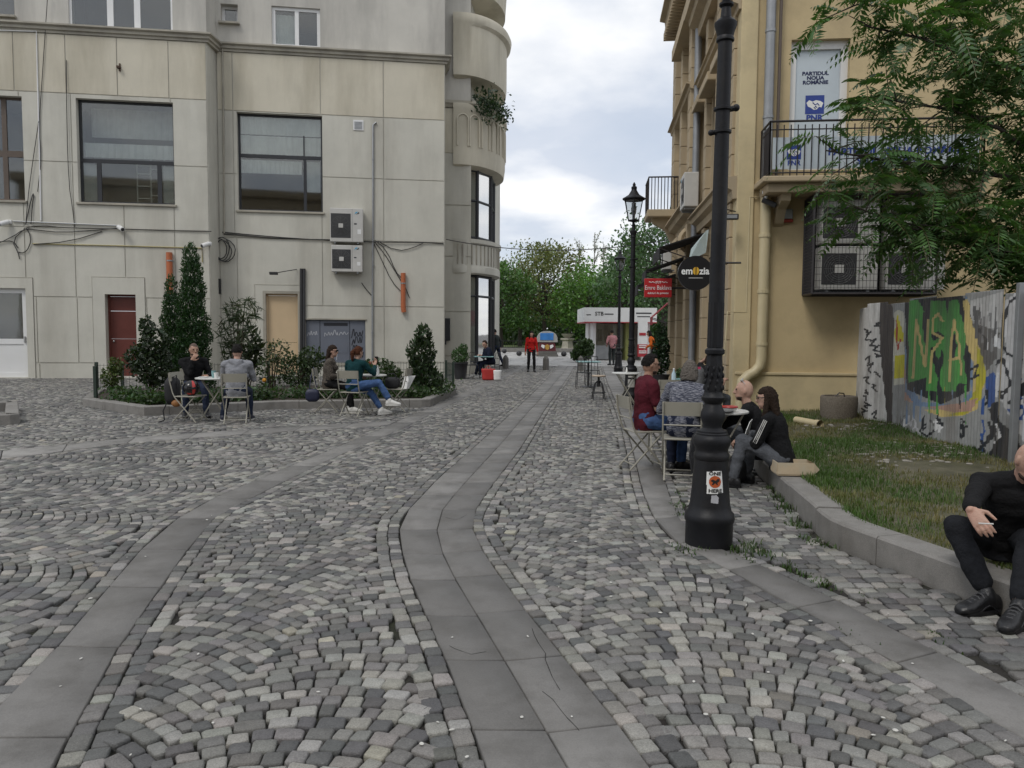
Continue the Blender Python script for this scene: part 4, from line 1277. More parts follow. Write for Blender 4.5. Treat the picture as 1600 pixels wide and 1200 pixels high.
# raised arches on the second parapet, ribs on the first
for k in range(9):
    t = -1.35 + k * .27
    c = BC + BDX * ((A_2 + .005) * math.cos(t)) + BDY * ((2.25 + (A_2 - .85) * .35 + .005) * math.sin(t))
    n_ = (BDX * math.cos(t) / A_2 + BDY * math.sin(t) / 2.5).normalized(); tt = Vector((-n_.y, n_.x, 0))
    zz0, zz1 = zB(236), zB(196)
    q = MB(); pts = [c + tt * -.2 + Z * zz0, c + tt * -.2 + Z * zz1] + [c + tt * (-.2 * math.cos(u)) + Z * (zz1 + .2 * math.sin(u)) for u in np.linspace(0, math.pi, 9)] + [c + tt * .2 + Z * zz0]
    q.tube(pts, .03, 5); q.build('arch_moulding', M_CREAM, GB)
for k in range(22):
    t = -1.45 + k * .125
    c = BC + BDX * ((A_1 - .05) * math.cos(t)) + BDY * ((2.25 + (A_1 - .9) * .35) * math.sin(t))
    MB().tube([c + Z * zB(415), c + Z * zB(385)], .035, 6).build('rib', M_TRIM, GB)
# bay glazing: faceted panes between graphite posts
def bay_glaz(z0_, z1_, a_, bars, hbar):
    ts = [-1.5, -.85, -.25, .4, 1.1]
    P_ = [BC + BDX * (a_ * math.cos(t)) + BDY * (2.2 * math.sin(t)) for t in ts]
    fr = MB()
    for p in P_:
        fr.tube([p + Z * z0_, p + Z * z1_], .075, 6)
    for a, b in zip(P_[:-1], P_[1:]):
        for z in [z0_ + .05, z1_ - .05] + hbar:
            fr.tube([a + Z * z, b + Z * z], .05, 6)
    wo = fr.build('window', M_GRAPH, GB)
    for a, b in zip(P_[:-1], P_[1:]):
        d_ = (b - a).normalized(); n_ = Vector((d_.y, -d_.x, 0))
        q = MB(); q.box((0, -.015, z0_), ((b - a).length, 0, z1_), (d_, n_, Z), a); q.build('pane', M_GLASS, wo)
    q = MB()
    cc = [BC + BDX * ((a_ - .35) * math.cos(t)) + BDY * (1.9 * math.sin(t)) for t in np.linspace(-1.5, 1.1, 40)]
    cc = [c + BDX * .02 * math.sin(i * 1.9) for i, c in enumerate(cc)]
    q.add([c + Z * z for c in cc for z in (z0_, z1_)], [(2 * i, 2 * i + 2, 2 * i + 3, 2 * i + 1) for i in range(39)])
    q.build('blind', pm('grey_blind', (.36, .37, .36), .8, .08, 2, 0), wo)
bay_glaz(zB(374), zB(266), A_w, None, [zB(315)])
bay_glaz(zB(568), zB(430), A_w, None, [zB(463)])
# end wall along the street behind the bays and roof slab
q = MB(); c = PL3 + LD * S3 - LN * .4; q.box((-2.5, .35, -.05), (-.02, 9.5, TOPZ), (SV, SU, Z), c - SU * .0); q.build('wall', M_REND, GB)
q = MB(); q.box((S1min, -9, TOPZ), (S2max + 1, -1.3, TOPZ + .3), (LD, LN, Z), PL2); q.build('roof', M_TRIM, GB)
# notice box on the side of the corner
nb = thing('notice_board', 'narrow dark notice board hung at the corner of the grey building', 'sign', P3 + LD * .03 - LN * .5 + Z * fz(695, 515, PL2))
q = MB(); q.box((.02, -.75, -.4), (.24, -.68, .42), (LD, LN, Z), nb.location, .01); q.build('board', M_GRAPH, nb)
q = MB(); q.box((-.01, -.74, -.55), (.10, -.70, -.4), (LD, LN, Z), nb.location); q.build('bracket', M_GRAPH, nb)
# ================================================================== YELLOW BUILDING ON THE RIGHT
C0 = base_at(1147, 14.2)
WD, WN = SV, -SU                # along the end wall, outward to the camera
QD, QN = SU, -SV                # along the street front, outward to the street
def FW(px, py, d=0.0):
    q = onplane(px, py, C0 + WN * d, WN); return (q - C0).dot(WD), q.z
def FQ(px, py, d=0.0):
    q = onplane(px, py, C0 + QN * d, QN); return (q - C0).dot(QD), q.z
M_YEL = pm('yellow_render', (0.53, 0.42, 0.24), 0.85, 0.07, 1.3, 0.14, 60, tint=(0.32, 0.25, 0.15), tscale=0.8, tamt=0.7, fine=0.03)
M_YELP = pm('yellow_plinth', (0.57, 0.47, 0.28), 0.85, 0.06, 2.0, 0.12, 60, tint=(0.30, 0.25, 0.16), tscale=1.5, tamt=0.5)
M_TAN = pm('tan_stone', (0.43, 0.345, 0.225), 0.82, 0.08, 3.0, 0.15, 50, tint=(0.25, 0.205, 0.145), tscale=1.1, tamt=0.6, streak=True)
M_IRON = pm('wrought_iron', (0.022, 0.018, 0.018), 0.5, 0.2, 9, 0.05)
M_BLK = pm('black_cast_iron', (0.009, 0.0095, 0.012), 0.5, 0.25, 6, 0.10, 40, tint=(0.028, 0.025, 0.022), tscale=5, tamt=.4, spec=.3)
M_PVCY = pm('cream_pipe', (0.52, 0.44, 0.27), 0.45, 0.08, 4, 0.03)
YB = thing('yellow_building', 'yellow rendered house with balcony end wall and ornate stone street front on the right', 'building', C0)
YH = 9.2; WEND = 9.5
dw0 = FW(1237, 62); dw1 = FW(1321, 300)
bal_z = FW(1250, 276)[1]
door_r = (dw0[0], bal_z + .12, dw1[0], dw0[1])
plate('wall', (.02, .8, WEND, YH), [door_r], C0, WD, WN, -.4, 0, M_YEL, YB)
zp = FW(1240, 586)[1]
plate('plinth', (.02, -.05, WEND, zp), [], C0, WD, WN, -.4, .07, M_YELP, YB)
q = MB(); q.box((.0, -.02, zp - .002), (WEND, .095, zp + .05), (WD, WN, Z), C0, .012); q.build('plinth_ledge', M_YELP, YB)
# roof eave over the end wall
q = MB(); q.box((-.5, -8, YH), (WEND, .75, YH + .28), (WD, WN, Z), C0); q.build('roof', M_TAN, YB)
q = MB(); q.box((-.25, -.02, YH - .35), (WEND, .32, YH - .002), (WD, WN, Z), C0, .03); q.build('cornice', M_TAN, YB)
# smooth corner strip
q = MB(); q.box((-.04, -.5, .0), (.26, .05, YH - .4), (WD, WN, Z), C0, .015); q.build('corner_pilaster', M_YELP, YB)
# balcony door with lettering
fr = MB(); s0, z0, s1, z1 = door_r
for a in ((s0, z0, s0 + .12, z1), (s1 - .12, z0, s1, z1), (s0 + .12, z1 - .14, s1 - .12, z1), (s0 + .12, z0, s1 - .12, z0 + .1)):
    fbox(fr, C0, *a, -.22, -.12, D=WD, Nv=WN)
bd = fr.build('balcony_door', M_WHITE, YB)
M_FROST = pm('printed_foil', (0.50, 0.56, 0.60), 0.35, 0.10, 1.5, 0.0)
q = MB(); fbox(q, C0, s0 + .12, z0 + .1, s1 - .12, z1 - .14, -.2, -.17, D=WD, Nv=WN); q.build('door_pane', M_FROST, bd)
M_NAVY = pm('navy_print', (0.012, 0.018, 0.075), 0.5, 0.05, 5, 0)
M_BLUE = pm('blue_print', (0.022, 0.05, 0.26), 0.5, 0.05, 5, 0)
M_WPR = pm('white_print', (0.75, 0.75, 0.73), 0.5, 0.03, 5, 0)
axw = (WD, Z, WN)
def wpt(px, py, d=0.0):
    s, z = FW(px, py, d); return C0 + WD * s + WN * d + Z * z
for t_, y_ in (('PARTIDUL', 115), ('NOUA', 122), ('ROMÂNIE', 129)):
    text_part('lettering', t_, .088, wpt(1274, y_, -.168), axw, M_NAVY, bd, depth=.001, sx=1.15, bold=.004)
def hands_mark(c, size, parent, axx, with_text=True):
    q = MB(); q.box((-size / 2, 0, -size / 2), (size / 2, .003, size / 2), (axx[0], axx[2], axx[1]), c); q.build('emblem', M_BLUE, parent)
    o_ = c + axx[2] * .004; k = size
    q = MB()
    q.prism([(-.45 * k, .10 * k), (-.30 * k, .24 * k), (-.12 * k, .16 * k), (.05 * k, .24 * k), (.30 * k, .18 * k), (.45 * k, .08 * k), (.36 * k, -.16 * k), (.22 * k, -.12 * k), (.12 * k, -.26 * k), (-.05 * k, -.28 * k), (-.22 * k, -.16 * k), (-.36 * k, -.10 * k)], o_, axx, .002)
    q.build('emblem', M_WPR, parent)
    q = MB(); 
    for a, b in (((-.12, .12), (.02, -.02)), ((.02, -.02), (.14, .06)), ((.14, .06), (.24, -.06)), ((-.05, -.15), (.05, -.22)), ((.02, -.08), (.12, -.16))):
        A = o_ + axx[0] * a[0] * k + axx[1] * a[1] * k + axx[2] * .004; B = o_ + axx[0] * b[0] * k + axx[1] * b[1] * k + axx[2] * .004
        q.tube([A, B], .012 * k * 2, 4)
    q.build('emblem', M_BLUE, parent)
    if with_text:
        text_part('lettering', 'PNR', size * .42, c - axx[1] * size * .72 + axx[2] * .002, axx, M_BLUE, parent, depth=.001, sx=1.1, bold=.006)
hands_mark(wpt(1273, 163.5, -.168), .33, bd, axw)
# balcony: slab, rail, printed banner
bl = thing('balcony', 'wrought iron balcony with printed banner on the yellow end wall', 'balcony', wpt(1250, 280))
BDp = .68
f0 = FW(1204, 190, BDp); f1 = FW(1540, 182, BDp)
zr = f0[1]; sb0, sb1 = f0[0], f1[0]
zs = FW(1250, 276, BDp)[1]
q = MB(); q.box((sb0 - .12, -.0, zs - .10), (sb1 + .12, BDp + .12, zs), (WD, WN, Z), C0, .02); q.build('slab', M_TAN, bl)
q = MB(); q.box((sb0 - .02, .0, zs - .26), (sb1 + .02, BDp, zs - .102), (WD, WN, Z), C0, .02); q.build('slab_underside', M_TAN, bl)
for s_ in (sb0 + .25, (sb0 + sb1) / 2, sb1 - .3):
    q = MB(); q.prism([(0, 0), (BDp * .85, 0), (BDp * .8, -.12), (.25, -.22), (.08, -.45), (0, -.5)], C0 + WD * s_ + Z * (zs - .26), (WN, Z, WD), .16); q.build('corbel', M_TAN, bl)
def rail_side(a, b, n_):
    q = MB(); q.tube([a + Z * zr, b + Z * zr], .02, 6); q.tube([a + Z * (zr - .14), b + Z * (zr - .14)], .012, 5); q.tube([a + Z * (zs + .07), b + Z * (zs + .07)], .014, 5)
    q.build('rail', M_IRON, bl)
    for i in range(n_ + 1):
        p = a + (b - a) * (i / n_)
        MB().tube([p + Z * (zs + .0), p + Z * (zr if i in (0, n_) else zr - .06)], .011 if i not in (0, n_) else .018, 5).build('baluster', M_IRON, bl)
ca, cb_ = C0 + WD * sb0 + WN * BDp, C0 + WD * sb1 + WN * BDp
rail_side(ca, cb_, 30); rail_side(C0 + WD * sb0, ca, 8); rail_side(C0 + WD * sb1, cb_, 8)
bn = MB(); bn.box((sb0 + .06, BDp - .06, zs + .14), (sb1 - .06, BDp - .045, zr - .26), (WD, WN, Z), C0)
bno = tag(bn.build('banner', M_FROST), 'white campaign banner with blue print tied inside the balcony rail', 'banner')
def bpt(px, py): return wpt(px, py, BDp - .043)
hands_mark(bpt(1240.5, 238), .24, bno, axw, False)
text_part('lettering', 'PNR', .115, bpt(1240.5, 255), axw, M_BLUE, bno, depth=.001, bold=.004)
text_part('lettering', 'PARTIDUL NOUA ROMÂNIE', .165, bpt(1400, 236), axw, M_BLUE, bno, depth=.001, sx=1.08, bold=.006)
text_part('lettering', 'SEDIUL CENTRAL', .15, bpt(1400, 251), axw, M_BLUE, bno, depth=.001, sx=1.1, bold=.006)
# wire cage with condensers below the balcony
cg = thing('condenser_cage', 'black wire cage full of condensers under the balcony', 'cage', wpt(1300, 460))
kd = .62
k0 = FW(1269, 459, kd); k1 = FW(1462, 462, kd); ktop = zs - .30
ks0, kz0, ks1 = k0[0], k0[1], k1[0]
q = MB()
def bar(a, b, r_=.016): q.tube([C0 + WD * a[0] + WN * a[1] + Z * a[2], C0 + WD * b[0] + WN * b[1] + Z * b[2]], r_, 4)
for s_ in (ks0, ks1):
    for d_ in (.02, kd):
        bar((s_, d_, kz0), (s_, d_, ktop), .022)
    for z_ in (kz0, ktop): bar((s_, .02, z_), (s_, kd, z_), .022)
for z_ in (kz0, ktop):
    for d_ in (.02, kd): bar((ks0, d_, z_), (ks1, d_, z_), .022)
q.build('cage_frame', M_IRON, cg)
q = MB()
nz_ = int((ktop - kz0) / .055)
for i in range(1, nz_):
    z_ = kz0 + (ktop - kz0) * i / nz_
    bar((ks0, .02, z_), (ks0, kd, z_), .005)
    if i % 2 == 0: bar((ks0, kd, z_), (ks1, kd, z_), .004)
for i in range(1, 12): bar((ks0, .02 + kd * i / 12, kz0), (ks0, .02 + kd * i / 12, ktop), .005)
for i in range(1, int((ks1 - ks0) / .06)): bar((ks0 + .06 * i, kd, kz0), (ks0 + .06 * i, kd, ktop), .004)
tag(q.build('wire_mesh', M_IRON, cg), kind='stuff')
q = MB(); q.box((ks0, .01, kz0), (ks1, .03, ktop), (WD, WN, Z), C0); q.build('back_sheet', M_GRAPH, cg)
q = MB(); q.box((ks0 + .02, .03, kz0 + .01), (ks1 - .02, kd - .03, kz0 + .04), (WD, WN, Z), C0); q.build('floor_sheet', M_GRAPH, cg)
hh = (ktop - kz0 - .15) / 2
for i, (a, lab) in enumerate(((0, 'lower left condenser inside the wire cage, with a pale fan hub'), (1, 'upper left condenser inside the wire cage under the balcony'), (2, 'lower right condenser inside the wire cage'), (3, 'upper right condenser inside the wire cage'))):
    xx_ = ks0 + .16 + (a // 2) * 1.12; zz_ = kz0 + .08 + (a % 2) * (hh + .03)
    ac_unit(C0 + WN * .06, (xx_, zz_, xx_ + .98, zz_ + hh - .02), lab, WD, WN, out=.40, group='condensers in the wire cage', mark=False)
# alarm box and camera by the cage
al = thing('alarm_box', 'small grey and red alarm box on the yellow wall left of the cage', 'alarm', wpt(1229, 338))
q = MB(); q.box((-.09, .0, -.06), (.09, .09, .12), (WD, WN, Z), al.location, .015); q.build('housing', M_ZINC, al)
q = MB(); q.box((-.1, .0, -.12), (.1, .1, -.062), (WD, WN, Z), al.location, .02); q.build('strobe', pm('red_lens', (.25, .03, .02), .3), al)
sc_ = thing('security_camera', 'dark security camera under the left corner of the balcony', 'camera', wpt(1197, 300, .3))
q = MB(); q.lathe([(.07, 0), (.07, -.05), (.03, -.08), (.03, -.16)], 10, sc_.location + Z * .02); q.build('mount', M_WHITE, sc_)
c_ = sc_.location - Z * .16; d_ = (WD * .8 + WN * .3 - Z * .45).normalized()
MB().tube([c_ - d_ * .06, c_ + d_ * .2], .05, 8).build('camera_body', M_ACD, sc_)
# downpipe with swan neck at the corner, thin conduits
dp = thing('downpipe', 'corner downpipe, grey above and cream below, with elbow over the plinth', 'pipe', C0 + WD * .33 + WN * .1)
o1 = C0 + WD * .45 + WN * .14
MB().tube([o1 + Z * (YH - .4), o1 + Z * 4.1], .085, 12).build('upper_pipe', M_ZINC, dp, smooth=True)
MB().tube([o1 + Z * 4.15, o1 + Z * 1.12, o1 - WD * .02 + Z * .98, o1 - WD * .12 + Z * .86, o1 - WD * .24 + WN * .05 + Z * .80, o1 - WD * .34 + WN * .07 + Z * .70, o1 - WD * .36 + WN * .07 + Z * .55, o1 - WD * .36 + WN * .07 + Z * .0], .095, 12).build('lower_pipe', M_PVCY, dp, smooth=True)
for z_ in (6.9, 5.4): MB().tube([o1 + Z * z_, o1 + Z * (z_ + .05)], .097, 12).build('collar', M_ZINC, dp)
for z_ in (4.1, 3.3, 2.3, 1.35, .45):
    oo = o1 if z_ > 1 else o1 - WD * .36 + WN * .07
    MB().tube([oo + Z * z_, oo + Z * (z_ + .06)], .108, 12).build('collar', M_PVCY, dp)
MB().tube([o1 + WD * .17 + Z * (YH - .4), o1 + WD * .17 + Z * 4.1], .03, 8).build('side_pipe', M_BROWN, dp)
cd = thing('conduit', 'thin cream conduit stepping down beside the corner downpipe', 'pipe', C0 + WD * .75 + WN * .04 + Z * 2)
pts = [wpt(x, y, .04) for x, y in ((1250, 309), (1172, 308), (1166, 488), (1137, 487), (1132, 556), (1118, 556))]
MB().tube(pts, .018, 6).build('pipe', M_PVCY, cd)
# ---- street front: pilasters of stone courses, windows, cornices
QL = 9.6
zst = FQ(1098, 160)[1]; zst = 5.6
Q1 = 5.0                       # joint between the near and the far house
M_DARKG = glassmat('street_glass', (.45, .48, .48), 1.2)
def qbox(mb, s0, z0, s1, z1, d0, d1, bev=0): return mb.box((s0, d0, z0), (s1, d1, z1), (QD, QN, Z), C0, bev)
near_w = [(.9, 1.9), (2.6, 3.6), (4.2, 4.8)]
holesq = [(a, 4.5, b, 6.9) for a, b in near_w] + [(a - .1, .25, b + .1, 3.3) for a, b in near_w]
plate('wall', (.3, -.05, Q1, YH), holesq, C0, QD, QN, -.4, -.02, M_TAN, YB)
for a, b in near_w:
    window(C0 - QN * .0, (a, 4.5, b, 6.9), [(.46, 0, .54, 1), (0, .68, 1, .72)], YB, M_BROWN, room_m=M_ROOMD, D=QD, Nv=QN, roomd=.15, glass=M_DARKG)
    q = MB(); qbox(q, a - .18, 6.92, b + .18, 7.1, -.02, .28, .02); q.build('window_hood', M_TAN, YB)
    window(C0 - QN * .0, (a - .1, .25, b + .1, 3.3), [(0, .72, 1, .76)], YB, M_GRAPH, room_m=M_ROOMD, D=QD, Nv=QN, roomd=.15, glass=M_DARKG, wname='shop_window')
def pilaster(s0, s1, z0, z1, d, ch=.48):
    z_ = z0
    while z_ < z1 - .05:
        e = min(z1, z_ + ch)
        q = MB(); qbox(q, s0, z_ + .006, s1, e - .006, -.05, d, .012); q.build('stone_course', M_TAN, YB); z_ = e
for s0_, s1_ in ((.32, .72), (2.05, 2.45), (3.72, 4.08)):
    pilaster(s0_, s1_, 0, 4.0, .10); pilaster(s0_, s1_, 4.4, YH - .5, .10)
def qcorn(s0, s1, zc, out_, mat=None, h=.35, name='cornice'):
    mb = MB(); P_ = [(-.05, -h), (out_ * .35, -h), (out_ * .4, -h * .6), (out_ * .75, -h * .45), (out_ * .8, -h * .15), (out_, -h * .1), (out_, 0), (-.05, .04)]
    vs = [C0 + QD * s + QN * o_ + Z * (zc + z) for s in (s0, s1) for o_, z in P_]; m = len(P_)
    mb.add(vs, [(j, (j + 1) % m, m + (j + 1) % m, m + j) for j in range(m)] + [tuple(reversed(range(m))), tuple(range(m, 2 * m))])
    return mb.build(name, mat or M_TAN, YB)
qcorn(-.02, Q1, 4.4, .32, h=.38); qcorn(-.02, Q1, YH - .0, .5, h=.5); qcorn(-.02, Q1, 7.6, .25, h=.22)
# far house: deeper pilasters, dentilled main cornice, corner balcony
FH = thing('stone_house', 'ornate tan stone house with dentilled cornice and corner balcony beyond the yellow one', 'building', C0 + QD * Q1)
YB2 = YB; YB = FH
far_w = [(5.9, 6.8), (7.6, 8.5)]
holesf = [(a, z_, b, z_ + 2.3) for a, b in far_w for z_ in (4.8, 8.0)] + [(a - .1, .2, b + .1, 3.4) for a, b in far_w]
FHH = 11.0
plate('wall', (Q1 + .01, -.05, QL, FHH), holesf, C0, QD, QN, -.4, .14, M_TAN, FH)
q = MB(); q.box((Q1 + .01, -6, -.05), (QL, -.4, FHH - .1), (QD, QN, Z), C0); q.build('house_body', M_TAN, FH)
q = MB(); q.box((Q1, -6, FHH), (QL + .2, .3, FHH + .3), (QD, QN, Z), C0); q.build('roof', M_ZINC, FH)
Cf = C0 + QN * .14
for a, b in far_w:
    for z_ in (4.8, 8.0):
        window(Cf, (a, z_, b, z_ + 2.3), [(.46, 0, .54, 1), (0, .7, 1, .74)], FH, M_BROWN, room_m=M_ROOMD, D=QD, Nv=QN, roomd=.15, glass=M_DARKG)
    window(Cf, (a - .1, .2, b + .1, 3.4), [(0, .72, 1, .76)], FH, M_GRAPH, room_m=M_ROOMD, D=QD, Nv=QN, roomd=.15, glass=M_DARKG, wname='shop_window')
for s0_, s1_ in ((Q1 + .1, Q1 + .62), (7.0, 7.42), (8.8, 9.5)):
    pilaster(s0_, s1_, 0, 4.3, .32); pilaster(s0_, s1_, 4.7, FHH - .9, .30)
qcorn(Q1 + .02, QL + .1, 4.75, .52, h=.42); qcorn(Q1 + .02, QL + .1, 7.7, .42, h=.3)
qcorn(Q1 + .02, QL + .05, FHH + .02, .72, h=.75)
for k in range(22):
    s_ = Q1 + .15 + k * .21
    q = MB(); qbox(q, s_, FHH - .62, s_ + .11, FHH - .42, .14, .60); q.build('dentil', M_TAN, FH)
# carved consoles under the string course
for s_ in (Q1 + .36, 7.2, 9.15):
    q = MB(); q.tube([C0 + QD * s_ + QN * (.30 + .14 * math.sin(t)) + Z * (4.05 - .14 * t / 1.5 + .1 * math.cos(t)) for t in np.linspace(0, 6, 22)], [.09 - .002 * i for i in range(22)], 6); q.build('console', M_TAN, FH, smooth=True)
# projecting corner balcony at the far end
fb0 = C0 + QD * 8.7
q = MB(); q.box((0, .14, 5.0), (1.3, 1.05, 5.22), (QD, QN, Z), fb0, .03); q.build('balcony_slab', M_TAN, FH)
q = MB(); q.prism([(0.14, 0), (.9, 0), (.85, -.15), (.5, -.35), (.3, -.75), (.14, -.85)], fb0 + QD * .3 + Z * 5.0, (QN, Z, QD), .25); q.build('balcony_bracket', M_TAN, FH)
for i in range(10):
    p = fb0 + QN * (.18 + .85 * i / 9); MB().tube([p + Z * 5.22, p + Z * 6.15], .014, 5).build('baluster', M_IRON, FH)
for i in range(9):
    p = fb0 + QN * 1.02 + QD * (1.28 * i / 8); MB().tube([p + Z * 5.22, p + Z * 6.15], .014, 5).build('baluster', M_IRON, FH)
q = MB(); q.tube([fb0 + QN * .15 + Z * 6.15, fb0 + QN * 1.02 + Z * 6.15, fb0 + QN * 1.02 + QD * 1.28 + Z * 6.15], .024, 6); q.build('rail', M_IRON, FH)
YB = YB2
# condensers on the street front, rain pipe between the houses
ac_unit(C0 + QN * .1 + QD * 0, (4.1, 4.55, 4.9, 5.35), 'air conditioner on a bracket high on the tan street front', QD, QN, out=.42)
ac_unit(C0 + QN * .36, (7.4, 3.35, 8.1, 3.95), 'small grey air conditioner above the shop awnings', QD, QN, out=.32)
o2 = C0 + QD * (Q1 - .1) + QN * .16
tag(MB().tube([o2 + Z * (YH + 1), o2 + Z * 0], .085, 10).build('downpipe', M_ZINC, None, smooth=True), 'grey rain pipe between the yellow and the stone house', 'pipe')
# floodlight bar and wires near the corner
fd = thing('flood_lamp', 'black rectangular flood lamp beside the corner downpipe', 'lamp', C0 + QN * .3 + QD * .1 + Z * FQ(1142, 338)[1])
lp = wpt(1143, 339, .32); q = MB(); q.box((-.12, -.05, -.05), (.12, .05, .05), (WD, WN, Z), lp, .012); q.build('lamp_head', M_IRON, fd)
q = MB(); q.box((-.09, .051, -.03), (.09, .056, .03), (WD, WN, Z), lp); q.build('lamp_glass', M_ZINC, fd)
MB().tube([lp + Z * .05 - WD * .1, lp + Z * .14 - WD * .1, lp + Z * .14 + WD * .12 - WN * .3], .012, 5).build('arm', M_IRON, fd)
# ---- shop signs and awnings on the street front
sg = thing('round_shop_sign', 'round black shop sign reading emozia on the street front', 'sign', atY(1086, 427, 13.0))
Cs = sg.location; rs = 26.5 / 1200 * 13.0
q = MB(); q.tube([Cs + SU * .05, Cs - SU * .05], rs, 40); q.build('disc', pm('sign_black', (.008, .008, .010), .35, .1, 5, 0), sg, smooth=True)
axs = (SV, Z, -SU)
M_SW = pm('sign_white', (.80, .80, .78), .5, .02, 5, 0); M_SY = pm('sign_amber', (.62, .36, .03), .5, .05, 5, 0)
text_part('lettering', 'em', .15, Cs - SV * .13 + Z * .055 - SU * .052, axs, M_SW, sg, 'RIGHT', .002, 1.0, .004) if False else None
text_part('lettering', 'em', .165, Cs - SV * .045 + Z * .03 - SU * .052, axs, M_SW, sg, 'RIGHT', .002, .92, .004)
text_part('lettering', 'zia', .165, Cs + SV * .065 + Z * .03 - SU * .052, axs, M_SW, sg, 'LEFT', .002, .92, .004)
q = MB()
for sgn in (-1, 1):
    q.prism([(sgn * (.008 + .045 * math.sin(t)), .065 * math.cos(t)) for t in np.linspace(0, math.pi, 9)], Cs + SV * .008 + Z * .035 - SU * .053, axs, .003)
q.build('coffee_bean', M_SY, sg)
q = MB(); q.box((-.11, .052, -.085), (.12, .056, -.078), (SV, -SU, Z), Cs); q.build('tagline', M_SW, sg)
text_part('lettering', 'coffee roastery', .035, Cs - Z * .095 - SU * .052, axs, M_SW, sg, depth=.001) if False else None
MB().tube([Cs + Z * rs * .6 + SU * .0, Cs + Z * rs * .6 + SV * .75], .018, 6).build('arm', M_IRON, sg)
rsn = thing('red_shop_sign', 'red shop sign with white lettering hanging over the street', 'sign', atY(1028, 450, 18.5))
Cr = rsn.location; sxr = 18.5 / 1200
q = MB(); q.box((-21 * sxr, -.06, -14.5 * sxr), (21 * sxr, .06, 14.5 * sxr), (SV, -SU, Z), Cr, .01); q.build('panel', pm('sign_red', (.46, .018, .022), .4, .06, 3, 0), rsn)
text_part('lettering', 'Emre Baklava', .146, Cr + Z * .0 - SU * .062, axs, M_SW, rsn, depth=.002, sx=.80, bold=.0)
text_part('lettering', 'dulciuri de poveste', .070, Cr - Z * .125 - SU * .062, axs, M_SW, rsn, depth=.002, sx=.92, bold=.001)
q = MB(); 
for t0 in (-.22, .08): q.tube([Cr + SV * (t0 + .14 * i / 6) + Z * (.134 + .012 * math.sin(i * 2)) - SU * .064 for i in range(7)], .009, 4)
for a in np.linspace(0, math.pi, 5)[:-1]: q.tube([Cr + SV * .06 * math.cos(a + .1 * i) + Z * (.134 + .03 * math.sin(i * .8)) - SU * .064 for i in range(8)], .006, 4)
q.build('flourish', M_SW, rsn)
MB().tube([Cr + SV * 21 * sxr, Cr + SV * 1.3], .03, 6).build('arm', M_IRON, rsn)
M_AWN = pm('black_awning', (.012, .012, .014), .8, .15, 6, .1)
def awning(s0, s1, z_, out_, drop, label, mat=M_AWN, fold=True):
    t = thing('awning', label, 'awning', C0 + QD * s0 + Z * z_)
    a, b = C0 + QD * s0 + QN * .12, C0 + QD * s1 + QN * .12
    o_ = QN * out_ - Z * drop
    q = MB(); q.add([a + Z * z_, b + Z * z_, b + o_ + Z * z_, a + o_ + Z * z_, a + Z * (z_ - .03), b + Z * (z_ - .03), b + o_ + Z * (z_ - .03), a + o_ + Z * (z_ - .03)], [(0, 1, 2, 3), (7, 6, 5, 4), (0, 4, 5, 1), (1, 5, 6, 2), (2, 6, 7, 3), (3, 7, 4, 0)])
    q.build('canopy', mat, t)
    q = MB(); q.add([a + o_ + Z * (z_ - .032), b + o_ + Z * (z_ - .032), b + o_ + Z * (z_ - .26), a + o_ + Z * (z_ - .26), a + o_ * .98 + Z * (z_ - .032), b + o_ * .98 + Z * (z_ - .032), b + o_ * .98 + Z * (z_ - .26), a + o_ * .98 + Z * (z_ - .26)], [(0, 1, 2, 3), (7, 6, 5, 4), (3, 2, 6, 7), (0, 3, 7, 4), (1, 5, 6, 2)])
    q.build('valance', mat, t)
    for e in (a, b): MB().tube([e + Z * (z_ - .7), e + o_ + Z * (z_ - .03)], .014, 5).build('strut', M_IRON, t)
awning(3.4, 5.4, 3.85, 1.0, .32, 'nearest black awning, beside the round shop sign')
awning(5.7, 7.2, 3.6, 1.15, .40, 'black awning between two others on the street front')
awning(7.5, 9.3, 3.3, 1.25, .38, 'farthest and lowest of the black awnings')
awning(11.0, 12.0, 2.6, .55, .5, 'small red awning at the far end of the street front', pm('red_awning', (.25, .02, .03), .8, .1, 5, .1))
# pale folded parasol cloth hanging above the round sign
q = MB(); c = atY(1093, 385, 14.9); q.add([c + Z * .3 + SV * .12, c + Z * .32 + SV * .16, c - Z * .12 + SV * .12, c - Z * .28 - SV * .2, c - Z * .05 - SV * .16, c + Z * .12 - SU * .06], [(0, 1, 2, 5), (5, 2, 3, 4), (0, 5, 4), ])
bm_ = q.build('cloth_flag', pm('pale_cloth', (.42, .50, .50), .8, .1, 5, .1)); sol = bm_.modifiers.new('s', 'SOLIDIFY'); sol.thickness = .012
tag(bm_, 'pale grey cloth hanging between awnings and the black lamp post', 'cloth')
# ---- corrugated fence with graffiti
FP = [(6.25, 13.9), (5.98, 12.9), (5.62, 8.9), (5.40, 6.2)]
FPn = np.array(FP)
TINFO = np.r_[0, np.cumsum(np.linalg.norm(np.diff(FPn, axis=0), axis=1))]
def fence_xy(t):
    return np.stack([np.interp(t, TINFO, FPn[:, 0]), np.interp(t, TINFO, FPn[:, 1])], -1)
FTOP = 2.05
